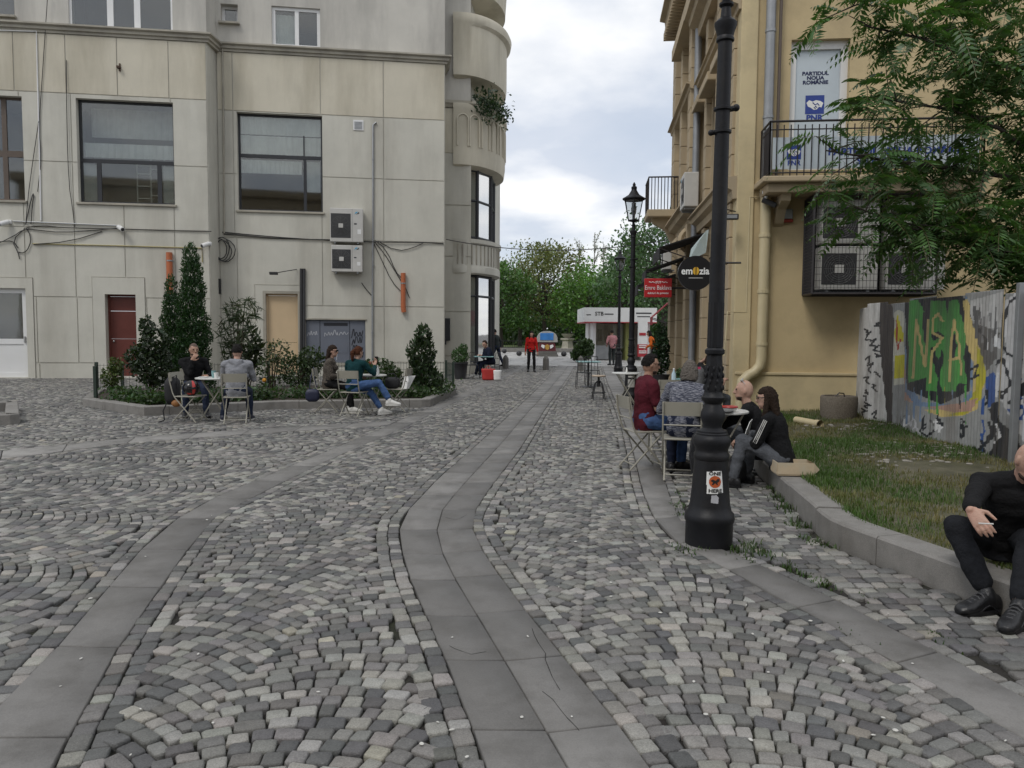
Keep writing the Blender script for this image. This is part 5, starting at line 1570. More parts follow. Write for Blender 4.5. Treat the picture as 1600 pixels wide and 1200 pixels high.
# photograph pixels -> (t,z) on the fence: paint is laid in the fence's own coordinates
def fence_tz(px, py):
    d = ray(px, py); best = None
    for i in range(len(FP) - 1):
        a, b = FPn[i], FPn[i + 1]; ab = b - a
        nn = Vector((ab[1], -ab[0], 0)); p0 = Vector((a[0], a[1], 0))
        den = d.dot(nn)
        if abs(den) < 1e-6: continue
        q_ = CAM_POS + d * ((p0 - CAM_POS).dot(nn) / den)
        u_ = ((q_.x - a[0]) * ab[0] + (q_.y - a[1]) * ab[1]) / (ab @ ab)
        if (-0.02 if i else -2) <= u_ <= (1.02 if i < len(FP) - 2 else 3):
            best = (TINFO[i] + u_ * math.sqrt(ab @ ab), q_.z); break
    return best or (0, 0)
PT = []      # painted shapes, later ones on top: (polygon in t,z, colour)
def paint(pts, col): PT.append((np.array([fence_tz(x, y) for x, y in pts]), col))
def stroke(pts, w_, col):
    """thick line through pixel points, width in pixels"""
    for (x0, y0), (x1, y1) in zip(pts[:-1], pts[1:]):
        dx_, dy_ = x1 - x0, y1 - y0; L_ = math.hypot(dx_, dy_) + 1e-6
        nx_, ny_ = -dy_ / L_ * w_ / 2, dx_ / L_ * w_ / 2; ex, ey = dx_ / L_ * w_ * .3, dy_ / L_ * w_ * .3
        paint([(x0 - ex + nx_, y0 - ey + ny_), (x1 + ex + nx_, y1 + ey + ny_), (x1 + ex - nx_, y1 + ey - ny_), (x0 - ex - nx_, y0 - ey - ny_)], col)
c_white, c_brown, c_green, c_dark = (.50, .49, .47), (.045, .038, .036), (.075, .28, .06), (.018, .02, .024)
c_tan, c_oliv, c_blu, c_pink, c_lbl = (.55, .43, .17), (.45, .41, .03), (.03, .08, .26), (.42, .26, .20), (.16, .23, .34)
paint([(1335, 470), (1376, 462), (1386, 640), (1388, 680), (1350, 660), (1336, 600)], c_white)
paint([(1374, 472), (1388, 468), (1393, 476), (1396, 500), (1395, 580), (1393, 650), (1392, 680), (1386, 665), (1380, 600), (1374, 540)], c_brown)
paint([(1396, 488), (1404, 484), (1412, 488), (1414, 600), (1396, 602)], (.46, .45, .38))
paint([(1397, 520), (1402, 492), (1411, 520), (1413, 534), (1398, 534)], c_oliv); paint([(1397, 556), (1413, 554), (1413, 590), (1397, 592)], c_oliv)
paint([(1414, 545), (1421, 545), (1423, 622), (1438, 625), (1436, 632), (1414, 625)], c_pink)
paint([(1414, 545), (1422, 520), (1424, 600), (1440, 628), (1500, 632), (1520, 610), (1505, 470), (1512, 462), (1522, 540), (1520, 625), (1490, 640), (1432, 634), (1416, 612)], c_lbl)
paint([(1414, 470), (1500, 460), (1522, 480), (1518, 610), (1470, 632), (1418, 608)], c_dark)
paint([(1420, 470), (1434, 468), (1441, 480), (1450, 500), (1455, 470), (1478, 470), (1481, 500), (1484, 470), (1497, 468), (1500, 490), (1511, 520), (1507, 560), (1513, 600), (1497, 598), (1492, 612), (1471, 611), (1467, 585), (1464, 612), (1447, 610), (1448, 590), (1421, 598), (1420, 530)], c_green)
paint([(1454, 545), (1459, 540), (1466, 565), (1472, 545), (1474, 560), (1468, 590), (1464, 590)], c_dark); paint([(1487, 535), (1491, 520), (1495, 540), (1491, 560), (1487, 560)], c_dark)
paint([(1443, 488), (1452, 486), (1450, 530), (1446, 540), (1442, 512)], c_dark); paint([(1455, 520), (1468, 518), (1476, 526), (1470, 526), (1458, 534)], c_dark)
stroke([(1427, 590), (1432, 500), (1446, 572), (1450, 500)], 4, c_tan); stroke([(1453, 598), (1458, 548), (1468, 535), (1472, 528), (1458, 520), (1457, 500), (1466, 490), (1473, 502)], 4, c_tan)
stroke([(1482, 595), (1490, 500), (1498, 540), (1502, 585)], 4, c_tan); stroke([(1482, 563), (1500, 558)], 4, c_tan)
paint([(1505, 470), (1515, 466), (1520, 500), (1530, 530), (1541, 560), (1540, 605), (1528, 640), (1505, 650), (1470, 652), (1445, 640), (1500, 640), (1520, 625), (1524, 570), (1510, 530)], c_tan)
paint([(1528, 540), (1540, 555), (1543, 590), (1534, 625), (1510, 648), (1480, 650), (1512, 634), (1528, 605)], c_oliv)
paint([(1500, 630), (1530, 622), (1520, 642), (1490, 645), (1448, 636)], c_pink)
paint([(1518, 470), (1570, 456), (1572, 510), (1548, 515), (1530, 505), (1520, 500)], (.45, .45, .44))
paint([(1522, 505), (1548, 512), (1566, 520), (1560, 560), (1545, 580), (1532, 540)], (.11, .105, .10))
stroke([(1533, 515), (1543, 530), (1541, 545)], 5, c_dark)
paint([(1544, 590), (1556, 580), (1562, 600), (1556, 630), (1545, 640)], c_blu); paint([(1558, 525), (1568, 530), (1566, 545), (1556, 540)], (.55, .56, .57))
paint([(1572, 470), (1590, 456), (1640, 440), (1640, 720), (1600, 690), (1578, 650), (1562, 620), (1560, 580), (1572, 548), (1570, 500)], (.48, .48, .48))
stroke([(1592, 462), (1578, 472), (1570, 500), (1568, 540), (1575, 553), (1598, 562)], 4, c_dark); stroke([(1560, 570), (1568, 560), (1580, 600), (1566, 622), (1564, 612), (1574, 612)], 4, c_dark)
stroke([(1578, 630), (1600, 600), (1592, 640), (1606, 620)], 5, c_dark); stroke([(1588, 500), (1598, 498)], 5, c_dark); stroke([(1598, 478), (1610, 490)], 6, (.35, .03, .05))
paint([(1548, 640), (1556, 628), (1565, 660), (1590, 680), (1600, 720), (1545, 720), (1560, 680)], c_dark)
stroke([(1560, 630), (1555, 680), (1530, 705), (1522, 700)], 6, c_dark); stroke([(1516, 580), (1530, 570), (1526, 588), (1520, 592), (1532, 586)], 3.5, c_dark)
stroke([(1466, 646), (1462, 670), (1450, 682), (1440, 675), (1446, 650)], 3, c_dark); stroke([(1500, 655), (1505, 655), (1507, 680), (1503, 685), (1500, 675), (1501, 660)], 3, c_dark)
stroke([(1422, 650), (1424, 665), (1430, 650), (1432, 664)], 3, (.5, .5, .52)); stroke([(1425, 680), (1432, 665), (1440, 680)], 3, (.5, .5, .52)); stroke([(1400, 500), (1402, 546), (1407, 530)], 2.5, (.3, .05, .03))
rg = random.Random(5)
for k in range(12):
    x0, y0 = rg.uniform(1524, 1568), rg.uniform(462, 500)
    stroke([(x0, y0), (x0 + rg.uniform(-3, 3), y0 + rg.uniform(25, 60))], rg.uniform(1.5, 4), rg.choice([(.10, .10, .10), (.62, .62, .62), (.2, .2, .2)]))
for k in range(16):
    x0, y0 = rg.uniform(1526, 1600), rg.uniform(540, 690)
    stroke([(x0, y0), (x0 + rg.uniform(-9, 9), y0 + rg.uniform(6, 22)), (x0 + rg.uniform(-9, 9), y0 + rg.uniform(18, 36))], rg.uniform(2, 4.5), rg.choice([c_dark, c_dark, c_blu, (.60, .60, .60), c_dark]))
for k in range(14):
    x0 = rg.uniform(1402, 1540); y0 = 640 + (x0 - 1400) * .18 + rg.uniform(0, 22)
    stroke([(x0, y0), (x0 + rg.uniform(-4, 8), y0 + rg.uniform(5, 16)), (x0 + rg.uniform(2, 9), y0 + rg.uniform(-3, 8))], rg.uniform(1.5, 3.5), rg.choice([c_dark, c_dark, (.62, .62, .62), (.12, .12, .12)]))
for k in range(9):
    x0 = 1418 + k * 11.5; stroke([(x0, 606 + rg.uniform(-6, 6)), (x0 + rg.uniform(-2, 2), 630 + rg.uniform(0, 34))], rg.uniform(1.2, 2.4), rg.choice([c_dark, c_green, c_oliv, c_lbl]))
for k in range(16):
    x0, y0 = rg.uniform(1346, 1368), 505 + k * 9.5
    stroke([(x0, y0), (x0 + rg.uniform(3, 9), y0 + rg.uniform(-6, 6)), (x0 + rg.uniform(-3, 5), y0 + rg.uniform(3, 9)), (x0 + rg.uniform(2, 9), y0 + rg.uniform(4, 12))], 2.6, c_dark)
M_TIN = pm('painted_corrugated_iron', (.3, .3, .3), .5, .14, 9, .08, attr=True, tint=(.11, .095, .08), tscale=3.2, tamt=.75, streak=True)
cf = thing('corrugated_fence', 'corrugated iron fence with green graffiti lettering', 'fence', (FP[0][0], FP[0][1], 0))
TW, AMP, PER = TINFO[-1], .011, .076
nsheet = 9
edges_t = np.linspace(0, TW, nsheet + 1)
dz_, dt_ = .0105, .0095
for k in range(nsheet):
    t_ = np.arange(edges_t[k] - .03, edges_t[k + 1] + dt_, dt_)
    t_ = t_[(t_ >= 0) & (t_ <= TW)]
    topz = FTOP + rg.uniform(-.03, .04)
    z_ = np.linspace(-.02 + .10, topz, int(topz / dz_))
    xy = fence_xy(t_); tg = np.gradient(xy, axis=0); tg /= np.linalg.norm(tg, axis=1)[:, None]
    nn = np.stack([-tg[:, 1], tg[:, 0]], 1); nn *= np.where((nn @ np.array([-1, -.1])) > 0, 1, -1)[:, None]
    off_ = AMP * np.sin(t_ * 2 * np.pi / PER) + .006 * (k % 2) + .012 * np.sin(t_ * 1.7 + k)
    xy = xy + nn * off_[:, None]
    tilt = rg.uniform(-.012, .012)
    V = np.zeros((len(z_), len(t_), 3)); V[..., 0] = xy[None, :, 0] + nn[None, :, 0] * z_[:, None] * tilt; V[..., 1] = xy[None, :, 1]; V[..., 2] = z_[:, None]
    TZ = np.stack(np.meshgrid(t_, z_), -1).reshape(-1, 2)
    cols_ = np.tile(np.array([.27, .275, .27]) * rg.uniform(.85, 1.1), (len(TZ), 1))
    for poly, c in PT:
        lo, hi = poly.min(0), poly.max(0)
        m_ = (TZ[:, 0] >= lo[0]) & (TZ[:, 0] <= hi[0]) & (TZ[:, 1] >= lo[1]) & (TZ[:, 1] <= hi[1])
        if m_.any():
            ii = np.where(m_)[0]; ins = inside(poly, TZ[ii]); cols_[ii[ins]] = c
    nt_, nzz = len(t_), len(z_)
    a = (np.arange(nzz - 1)[:, None] * nt_ + np.arange(nt_ - 1)[None, :]).ravel()
    f_ = np.stack([a, a + 1, a + nt_ + 1, a + nt_], 1)
    so = npmesh('sheet', V.reshape(-1, 3), [f_], M_TIN, cf, cols_, smooth=True)
    sm_ = so.modifiers.new('thickness', 'SOLIDIFY'); sm_.thickness = .002; sm_.offset = 1
for t0 in np.linspace(.4, TW - .1, 5):
    p = fence_xy(np.array([t0]))[0]
    MB().box((p[0] + .05, p[1] - .04, 0), (p[0] + .13, p[1] + .04, 2.0)).build('post', M_ZINC, cf)
p = fence_xy(np.array([fence_tz(1598, 580)[0]]))[0]
MB().box((p[0] - .10, p[1] - .03, 0), (p[0] - .03, p[1] + .03, 2.13), bev=.006).build('post', M_ZINC, cf)
# concrete planter ring and the loose pipe below the wall
cp = thing('concrete_planter', 'round exposed aggregate concrete planter against the yellow wall', 'planter', Vector((1, 1, 0)) * 0 + base_at(1312, 13.15))
q = MB(); b_ = cp.location; rp_ = 27.5 / 1200 * b_.y
q.lathe([(rp_ * .9, 0), (rp_ * .97, .06), (rp_, .3), (rp_ * 1.0, .42), (rp_ * .96, .45), (rp_ * .82, .45), (rp_ * .8, .36)], 28, b_ + Z * .06)
q.build('tub', pm('aggregate', (.17, .145, .115), .95, .3, 40, .8, 60, fine=.4), cp, smooth=True)
MB().tube([b_ + Z * .5 + Vector((-.06, 0, 0)), b_ + Z * .56, b_ + Z * .55 + Vector((.08, 0, 0)), b_ + Z * .48 + Vector((.1, 0, 0))], .012, 5).build('wire_hook', M_IRON, cp)
a, b = G(1244, 656, .2), G(1281, 663, .2)
q = MB(); d_ = (b - a).normalized()
n_ = 14
q.tube([a, b], .055, n_, False); q.tube([b, a], .047, n_, False)
for e in (a, b):
    k0 = len(q.v)
q.tube([b - d_ * .09, b + d_ * .01], .064, n_, False)
tag(q.build('loose_pipe', M_PVCY, None, smooth=True), 'cream plastic pipe lying on the ground before the yellow wall', 'pipe')
# ================================================================== PLANTS
M_LEAF = leafmat('leaf', 0.42, 0.28)
M_BARK = pm('bark', (0.055, 0.045, 0.036), 0.95, 0.3, 12, 0.6, 30)
M_TWIG = pm('twig', (0.07, 0.055, 0.035), 0.9, 0.3, 20, 0.2)
def ell_points(c, rad, n_, shell=.55):
    d = nr.normal(size=(n_, 3)); d /= np.linalg.norm(d, axis=1)[:, None]
    r_ = nr.uniform(shell, 1, n_) ** .6
    return np.array(c) + d * r_[:, None] * np.array(rad), d
def tree(name, label, base, h, rad, nclump, per, leaf, col, group=None, trunk=.18, low=.28, sparse=False, amt=.35, lobes=None):
    """trunk with limbs and a crown of leaf clumps spread through its volume"""
    t = thing(name, label, 'tree', base, group=group)
    b = Vector(base); rx, rz = rad, h * (1 - low) / 2
    cz = h - rz
    mb = MB()
    lean = Vector((rnd.uniform(-.3, .3), rnd.uniform(-.3, .3), 0))
    top = b + Z * (h * .8) + lean
    mb.tube([b - Z * .1, b + Z * h * .15 + lean * .1, b + Z * h * .45 + lean * .5, top], [trunk * 1.25, trunk, trunk * .65, trunk * .12], 8)
    cc = []
    for k in range(nclump):
        d = np.array([rnd.gauss(0, 1), rnd.gauss(0, 1), rnd.gauss(0, 1)]); d /= np.linalg.norm(d)
        r_ = rnd.uniform(.35, 1) ** .5
        wz = 1 - .25 * max(0, d[2])
        c = np.array([b.x, b.y, b.z + cz]) + d * r_ * np.array([rx * wz, rx * wz, rz]) + np.array([lean.x, lean.y, 0]) * .6
        cc.append(c)
        if k % 2 == 0:
            z0 = rnd.uniform(.25, .6) * h
            s_ = b + Z * z0 + lean * (z0 / h)
            e = Vector(c); m_ = s_ * .5 + e * .5 + Z * rnd.uniform(-.2, .3)
            mb.tube([s_, m_, e], [trunk * .4, trunk * .22, trunk * .06], 5)
    mb.build('trunk', M_BARK, t, smooth=True)
    cc = np.array(cc)
    sc_ = (rx * .34) * nr.uniform(.6, 1.25, len(cc))
    idx = np.repeat(np.arange(len(cc)), per)
    P_ = cc[idx] + np.clip(nr.normal(size=(len(idx), 3)), -1.5, 1.5) * sc_[idx][:, None] * np.array([.62, .62, .45])
    shade = nr.uniform(.78, 1.25, len(cc))[idx]
    cols_ = vary(col, len(idx), amt, .12) * shade[:, None]
    leaves('crown', P_, leaf * nr.uniform(.6, 1.4, len(idx)), cols_, M_LEAF, t, aspect=.6)
    return t
# ---- park trees beyond the square
pk = [(782, 72, 8.4, 3.0, (.075, .15, .04), 'green tree beside the round bay of the grey building'),
      (850, 78, 10.6, 5.0, (.13, .145, .05), 'broad olive brown tree in the middle of the park'),
      (812, 88, 8.6, 4.0, (.07, .13, .036), 'dark tree between the green and the olive one'),
      (920, 74, 8.2, 4.0, (.10, .20, .045), 'bright green tree behind the white kiosk'),
      (890, 90, 8.6, 4.0, (.08, .15, .04), 'mid green tree behind the gap of the park path'),
      (985, 66, 9.0, 3.4, (.055, .11, .04), 'dark green tree behind the two lamp posts'),
      (1035, 58, 10.8, 4.2, (.06, .115, .045), 'tall dark tree at the end of the stone house'),
      (950, 92, 8.4, 3.8, (.08, .155, .04), 'green tree deep in the park right of the bright one'),
      (1075, 64, 9.0, 4.4, (.042, .08, .03), 'dark tree hidden mostly behind the stone house'),
      (745, 80, 9.0, 4.4, (.048, .09, .028), 'tree mostly hidden behind the grey building corner')]
for px_, Yd, h_, r_, c_, lab in pk:
    b_ = base_at(px_, Yd)
    tree('park_tree', lab, (b_.x, b_.y, 0), h_, r_, 70, 100, .27, c_, 'trees in the park', trunk=.22, low=.22)
for px_, h_ in ((903, 15.0), (926, 16.0), (940, 14.6)):
    b_ = base_at(px_, 112)
    t = thing('slender_poplar', 'sparse pale poplar rising above the park trees, ' + {903: 'left of three', 926: 'tallest of three', 940: 'right of three'}[px_], 'tree', b_, group='poplars behind the park')
    mb = MB(); mb.tube([b_, b_ + Z * h_], [.16, .03], 6)
    P_ = []
    for k in range(16):
        z0 = h_ * rnd.uniform(.35, .9); a = rnd.uniform(0, 6.28); L_ = rnd.uniform(1.0, 2.2)
        e = b_ + Vector((math.cos(a) * L_ * .45, math.sin(a) * L_ * .45, z0 + L_ * 1.1)); s_ = b_ + Z * z0
        mb.tube([s_, e], [.05, .015], 4)
        for u in np.linspace(.15, 1.05, 50): P_.append(np.array(s_ + (e - s_) * u) + nr.normal(size=3) * .16)
    mb.build('trunk', M_TWIG, t)
    leaves('crown', np.array(P_), nr.uniform(.14, .26, len(P_)), vary((.16, .18, .11), len(P_), .3), M_LEAF, t)
# low hedge mass that closes the park ground behind the trunks
n_ = 40000
hx = nr.uniform(-34, 50, n_); hy = nr.uniform(96, 112, n_); hz = nr.uniform(0, 1, n_) ** 1.3 * (4.2 + 1.6 * np.sin(hx * .35) + 1.0 * np.sin(hx * .9 + 1))
tag(tag(leaves('far_shrubbery', np.stack([hx, hy, hz], 1), nr.uniform(.45, .95, n_), vary((.045, .085, .026), n_, .45, .15), M_LEAF), 'dark green mass of shrubs closing the far side of the park', 'shrubbery'), kind='stuff')
lawn_far = MB().add([(-60, 63, -.02), (60, 63, -.02), (60, 130, -.02), (-60, 130, -.02)], [(0, 1, 2, 3)])
tag(lawn_far.build('park_lawn', pm('far_grass', (.10, .14, .035), .95, .3, 1.2, .2, tint=(.22, .21, .12), tscale=.25, tamt=.7)), kind='structure')

# ---- tree of heaven hanging in from the right
def fronds(B, D, Ln, npair, leaf, col, name, parent, droop=.45):
    V, Fq, Cc = [], [], []
    for b, d, L_ in zip(B, D, Ln):
        d = d / np.linalg.norm(d)
        side = np.cross(d, [0, 0, 1.0]); side /= np.linalg.norm(side) + 1e-9
        roll = rnd.uniform(-.6, .6)
        upv = np.cross(side, d); side = side * math.cos(roll) + upv * math.sin(roll); upv = np.cross(side, d)
        m = npair
        ts = np.linspace(.12, 1, m)
        pts = b + d * (ts * L_)[:, None] + np.array([0, 0, -1]) * (droop * L_ * ts ** 2)[:, None]
        tang = d + np.array([0, 0, -1]) * (2 * droop * ts)[:, None]; tang /= np.linalg.norm(tang, axis=1)[:, None]
        ll = leaf * np.sin(np.clip(ts * .85 + .12, 0, 1) * math.pi) ** .5 * rnd.uniform(.85, 1.15)
        shade = rnd.uniform(.7, 1.3)
        for sg_ in (-1, 1):
            ax_ = side * sg_ + tang * .35 + np.array([0, 0, -.35]) + nr.normal(size=(m, 3)) * .10
            ax_ /= np.linalg.norm(ax_, axis=1)[:, None]
            wv = np.cross(ax_, upv + nr.normal(size=(m, 3)) * .15); wv /= np.linalg.norm(wv, axis=1)[:, None] + 1e-9
            L2 = ll[:, None]
            q_ = np.stack([pts, pts + ax_ * L2 * .35 + wv * L2 * .16, pts + ax_ * L2 * 1.0, pts + ax_ * L2 * .35 - wv * L2 * .16], 1)
            V.append(q_.reshape(-1, 3)); Cc.append(np.repeat(vary(col, m, .18, .07) * shade, 4, 0))
        # rachis
        w_ = side * .004
        q_ = np.stack([np.vstack([b, pts[:-1]]) - w_, np.vstack([b, pts[:-1]]) + w_, pts + w_, pts - w_], 1)
        V.append(q_.reshape(-1, 3)); Cc.append(np.tile(np.array([.09, .085, .035]), (4 * m, 1)))
    V = np.vstack(V); Cc = np.vstack(Cc)
    return npmesh(name, V, [np.arange(len(V)).reshape(-1, 4)], M_LEAF, parent, Cc)
AT = thing('overhanging_tree', 'feathery leaved tree hanging over the fence and balcony from the right', 'tree', (8.6, 11.6, 0))
tb = Vector((8.6, 11.6, 0))
mb = MB(); mb.tube([tb, tb + Vector((-.1, -.1, 1.6)), tb + Vector((-.3, -.3, 3.4)), tb + Vector((-.7, -.6, 6.5))], [.2, .17, .14, .06], 10)
def apt(px_, py_, Yd): return atY(px_, py_, Yd)
limbs = [([(1700, 330, 11.0), (1600, 280, 10.6), (1480, 262, 10.2), (1380, 250, 9.9), (1290, 235, 9.7)], .045),
         ([(1700, 420, 11.0), (1600, 400, 10.4), (1500, 380, 10.0), (1400, 350, 9.8), (1320, 315, 9.6)], .04),
         ([(1720, 120, 11.0), (1620, 110, 10.4), (1530, 95, 10.0), (1440, 60, 9.7), (1350, 40, 9.4)], .045),
         ([(1720, 20, 11.0), (1600, -20, 10.4), (1500, 0, 10.0), (1400, -10, 9.6), (1330, 10, 9.4)], .04),
         ([(1640, 260, 10.6), (1560, 200, 10.2), (1480, 170, 10.0), (1410, 160, 9.8), (1360, 150, 9.7)], .03),
         ([(1660, 400, 10.6), (1600, 385, 10.2), (1540, 372, 9.9), (1480, 355, 9.8), (1420, 350, 9.7)], .03),
         ([(1690, 440, 10.8), (1640, 420, 10.2), (1590, 395, 9.9), (1550, 390, 9.8)], .03)]
FB, FD, FL = [], [], []
for pts, r_ in limbs:
    W = [apt(*p) for p in pts]
    rs_ = [r_ * (1 - .8 * i / (len(W) - 1)) for i in range(len(W))]
    mb.tube([tb + Vector((-.4, -.4, 3.6)) if W[0].z > 3 else tb + Vector((-.25, -.25, 2.6))] + W, [r_ * 1.2] + rs_, 6)
    seg = [(a, b) for a, b in zip(W[:-1], W[1:])]
    for a, b in seg:
        for _ in range(8):
            u = rnd.random(); p = a * (1 - u) + b * u
            d = Vector((rnd.gauss(-.35, .7), rnd.gauss(-.15, .7), rnd.gauss(.05, .45)))
            # twig then fronds round its tip
            e = p + d.normalized() * rnd.uniform(.1, .5)
            mb.tube([p, e], [.010, .005], 4)
            for _ in range(3):
                f = Vector((rnd.gauss(-.25, .8), rnd.gauss(-.1, .8), rnd.gauss(.0, .4)))
                FB.append(np.array(e)); FD.append(np.array(f.normalized())); FL.append(rnd.uniform(.34, .62))
# denser dark heart on the right, over the fence and across the top right corner
for cx_, cy_, sx_, sy_, Yd, k in ((1560, 330, 75, 60, 10.4, 95), (1575, 60, 70, 55, 10.4, 120), (1490, 55, 50, 38, 10.2, 45), (1540, 130, 45, 30, 10.4, 42), (1590, 220, 40, 60, 10.6, 70), (1490, 310, 55, 40, 10.2, 45), (1510, 350, 70, 35, 10.2, 80), (1600, 370, 50, 35, 10.3, 80), (1440, 225, 60, 30, 10.2, 24)):
    for _ in range(k):
        p = apt(rnd.gauss(cx_, sx_), rnd.gauss(cy_, sy_), Yd + rnd.uniform(-.5, .9))
        FB.append(np.array(p)); f = Vector((rnd.gauss(-.3, .8), rnd.gauss(-.1, .8), rnd.gauss(.0, .45))); FD.append(np.array(f.normalized())); FL.append(rnd.uniform(.32, .6))
mb.build('trunk', M_BARK, AT, smooth=True)
fronds(FB, FD, FL, 10, .14, (.058, .118, .036), 'crown', AT)

# ---- planting bed
M_BEDS = pm('bed_soil', (.045, .035, .026), .95, .4, 9, .6, 40)
bc = BED.mean(0)
bm_ = MB(); ins_ = [(bc[0] + (p[0] - bc[0]) * .985, bc[1] + (p[1] - bc[1]) * .985) for p in BED]
bm_.add([(x, y, .12) for x, y in ins_] + [(bc[0], bc[1], .2)], [(i, (i + 1) % len(ins_), len(ins_)) for i in range(len(ins_))])
tag(bm_.build('bed_soil', M_BEDS), kind='structure')
def foliage_cloud(shapes, n_, size, col, amt=.35):
    """points near the surface of several ellipsoids"""
    P_, U_ = [], []
    vol = np.array([a[3] * a[4] * a[5] for a in shapes]) ** (2 / 3); k = (vol / vol.sum() * n_).astype(int)
    for (x, y, z, a, b, c), m in zip(shapes, k):
        p, d = ell_points((x, y, z), (a, b, c), m, .35); P_.append(p); U_.append(d)
    return np.vstack(P_), np.vstack(U_)
def bush(name, label, cat, base, shapes, n_, size, col, stems=6, group=None, aspect=.55, amt=.35, upmix=None, stem_m=None):
    t = thing(name, label, cat, base, group=group)
    b = Vector(base)
    sh = [(b.x + s[0], b.y + s[1], b.z + s[2], s[3], s[4], s[5]) for s in shapes]
    P_, U_ = foliage_cloud(sh, n_, size, col)
    mb = MB()
    for k in range(stems):
        s = sh[k % len(sh)]
        e = Vector((s[0] + rnd.uniform(-.5, .5) * s[3], s[1] + rnd.uniform(-.5, .5) * s[4], s[2] + rnd.uniform(0, .7) * s[5]))
        st = b + Vector((rnd.uniform(-.06, .06), rnd.uniform(-.06, .06), -.05)); mb.tube([st, st * .5 + e * .5 + Z * .08, e], [.018, .012, .005], 5)
    mb.build('stem', stem_m or M_TWIG, t)
    up = None if upmix is None else U_ * (1 - upmix) + np.array([[0, 0, upmix]])
    leaves('foliage', P_, size * nr.uniform(.6, 1.4, len(P_)), vary(col, len(P_), amt, .1), M_LEAF, t, up=up, aspect=aspect)
    return t
def bedpt(px_, py_): 
    q_ = G(px_, py_); return (q_.x, q_.y, .13)
# tall conifer (two lobes)
b_ = bedpt(300, 622)
sc_ = b_[1] / 1200
def cone_shapes(x0, z0, w_, h_, n_=7):
    return [(x0 + rnd.uniform(-.05, .05), rnd.uniform(-.05, .05), z0 + h_ * (i + .5) / n_, w_ * (1 - .72 * (i / n_) ** 1.6) , w_ * (1 - .72 * (i / n_) ** 1.6), h_ / n_ * 1.05) for i in range(n_)]
bush('conifer', 'tall dark green conifer with a lower left shoulder in the planting bed', 'conifer', b_,
     cone_shapes(.03, .05, 33 * sc_, 218 * sc_, 9) + cone_shapes(-30 * sc_, .3, 21 * sc_, 150 * sc_, 6), 21000, .075, (.030, .068, .024), 4, aspect=.35, upmix=.55, amt=.4)
bush('rose_bush', 'dark leafy shrub in front of the red door', 'shrub', bedpt(237, 628), [(0, 0, .7, .42, .4, .55), (.1, 0, 1.15, .33, .3, .4), (-.3, .05, .8, .3, .3, .35), (.25, 0, .5, .3, .3, .4), (-.05, 0, 1.5, .18, .16, .25)], 2600, .095, (.028, .045, .022), 9)
bush('rose_bush', 'small light green plant climbing the wire fence at the left corner of the bed', 'shrub', bedpt(176, 622), [(0, 0, .35, .25, .2, .3), (.1, 0, .62, .2, .15, .2)], 520, .09, (.07, .10, .03), 5)
bush('bamboo', 'thin grassy tall plant with drooping blades right of the conifer', 'plant', bedpt(372, 618), [(0, 0, 1.35, .5, .35, .55), (.15, 0, 1.9, .45, .3, .35), (-.1, 0, .8, .35, .3, .5)], 620, .30, (.045, .065, .03), 16, aspect=.10, amt=.4)
bush('magnolia', 'broad hanging leaves beside the thin grassy plant', 'plant', bedpt(385, 616), [(.05, .1, 1.15, .34, .2, .42), (.2, .1, .8, .25, .2, .3)], 170, .26, (.035, .05, .025), 8, aspect=.34)
bush('rose_bush', 'loose rose bush with a yellow flower right of the man in grey', 'shrub', bedpt(425, 620), [(0, 0, .5, .4, .3, .4), (.15, 0, .95, .35, .25, .3)], 520, .085, (.05, .075, .03), 9)
bush('rose_bush', 'dense green shrub beside the woman in tweed', 'shrub', bedpt(468, 620), [(0, 0, .5, .5, .35, .42), (.3, 0, .75, .35, .3, .35)], 1500, .085, (.04, .065, .026), 9)
bush('rose_bush', 'leafy shrub behind the cafe table of the two women', 'shrub', bedpt(590, 622), [(0, 0, .45, .5, .35, .38), (-.35, 0, .4, .35, .3, .35), (.3, .1, .35, .3, .3, .3)], 1600, .085, (.045, .075, .03), 8)
bush('laurel', 'upright young laurel at the right end of the planting bed', 'shrub', bedpt(660, 626), [(0, 0, .55, .34, .3, .4), (-.02, 0, .95, .36, .3, .4), (.03, 0, 1.35, .2, .18, .28), (.1, 0, .35, .4, .3, .3)], 1900, .115, (.038, .062, .030), 9, aspect=.42, upmix=.5)
# low planting along the front of the bed
P_ = []
fr_line = np.array([bedpt(x, y)[:2] for x, y in ((175, 636), (230, 644), (330, 640), (440, 634), (560, 633), (665, 631), (690, 620))])
for _ in range(150):
    u = rnd.uniform(0, len(fr_line) - 1.001); i = int(u); f = u - i
    p = fr_line[i] * (1 - f) + fr_line[i + 1] * f
    hh_ = rnd.uniform(.10, .32)
    for _ in range(40): P_.append((p[0] + rnd.gauss(0, .16), p[1] + abs(rnd.gauss(.12, .22)), .14 + hh_ * rnd.random()))
P_ = np.array(P_)
tag(tag(leaves('bed_groundcover', P_, nr.uniform(.05, .11, len(P_)), vary((.042, .078, .026), len(P_), .45, .15), M_LEAF), 'low green ground cover filling the front of the planting bed', 'ground cover'), kind='stuff')
mb = MB()
for (x, y, z_) in ((413, 594, .62), (317, 556, 1.2), (560, 600, .5), (566, 604, .45)):
    q_ = atY(x, y, G(x, 622).y); mb.ball(q_, .05, 7, 5)
tag(tag(mb.build('flowers', pm('orange_petals', (.55, .25, .02), .6)), 'few small orange flowers among the bed shrubs', 'flowers'), kind='stuff')
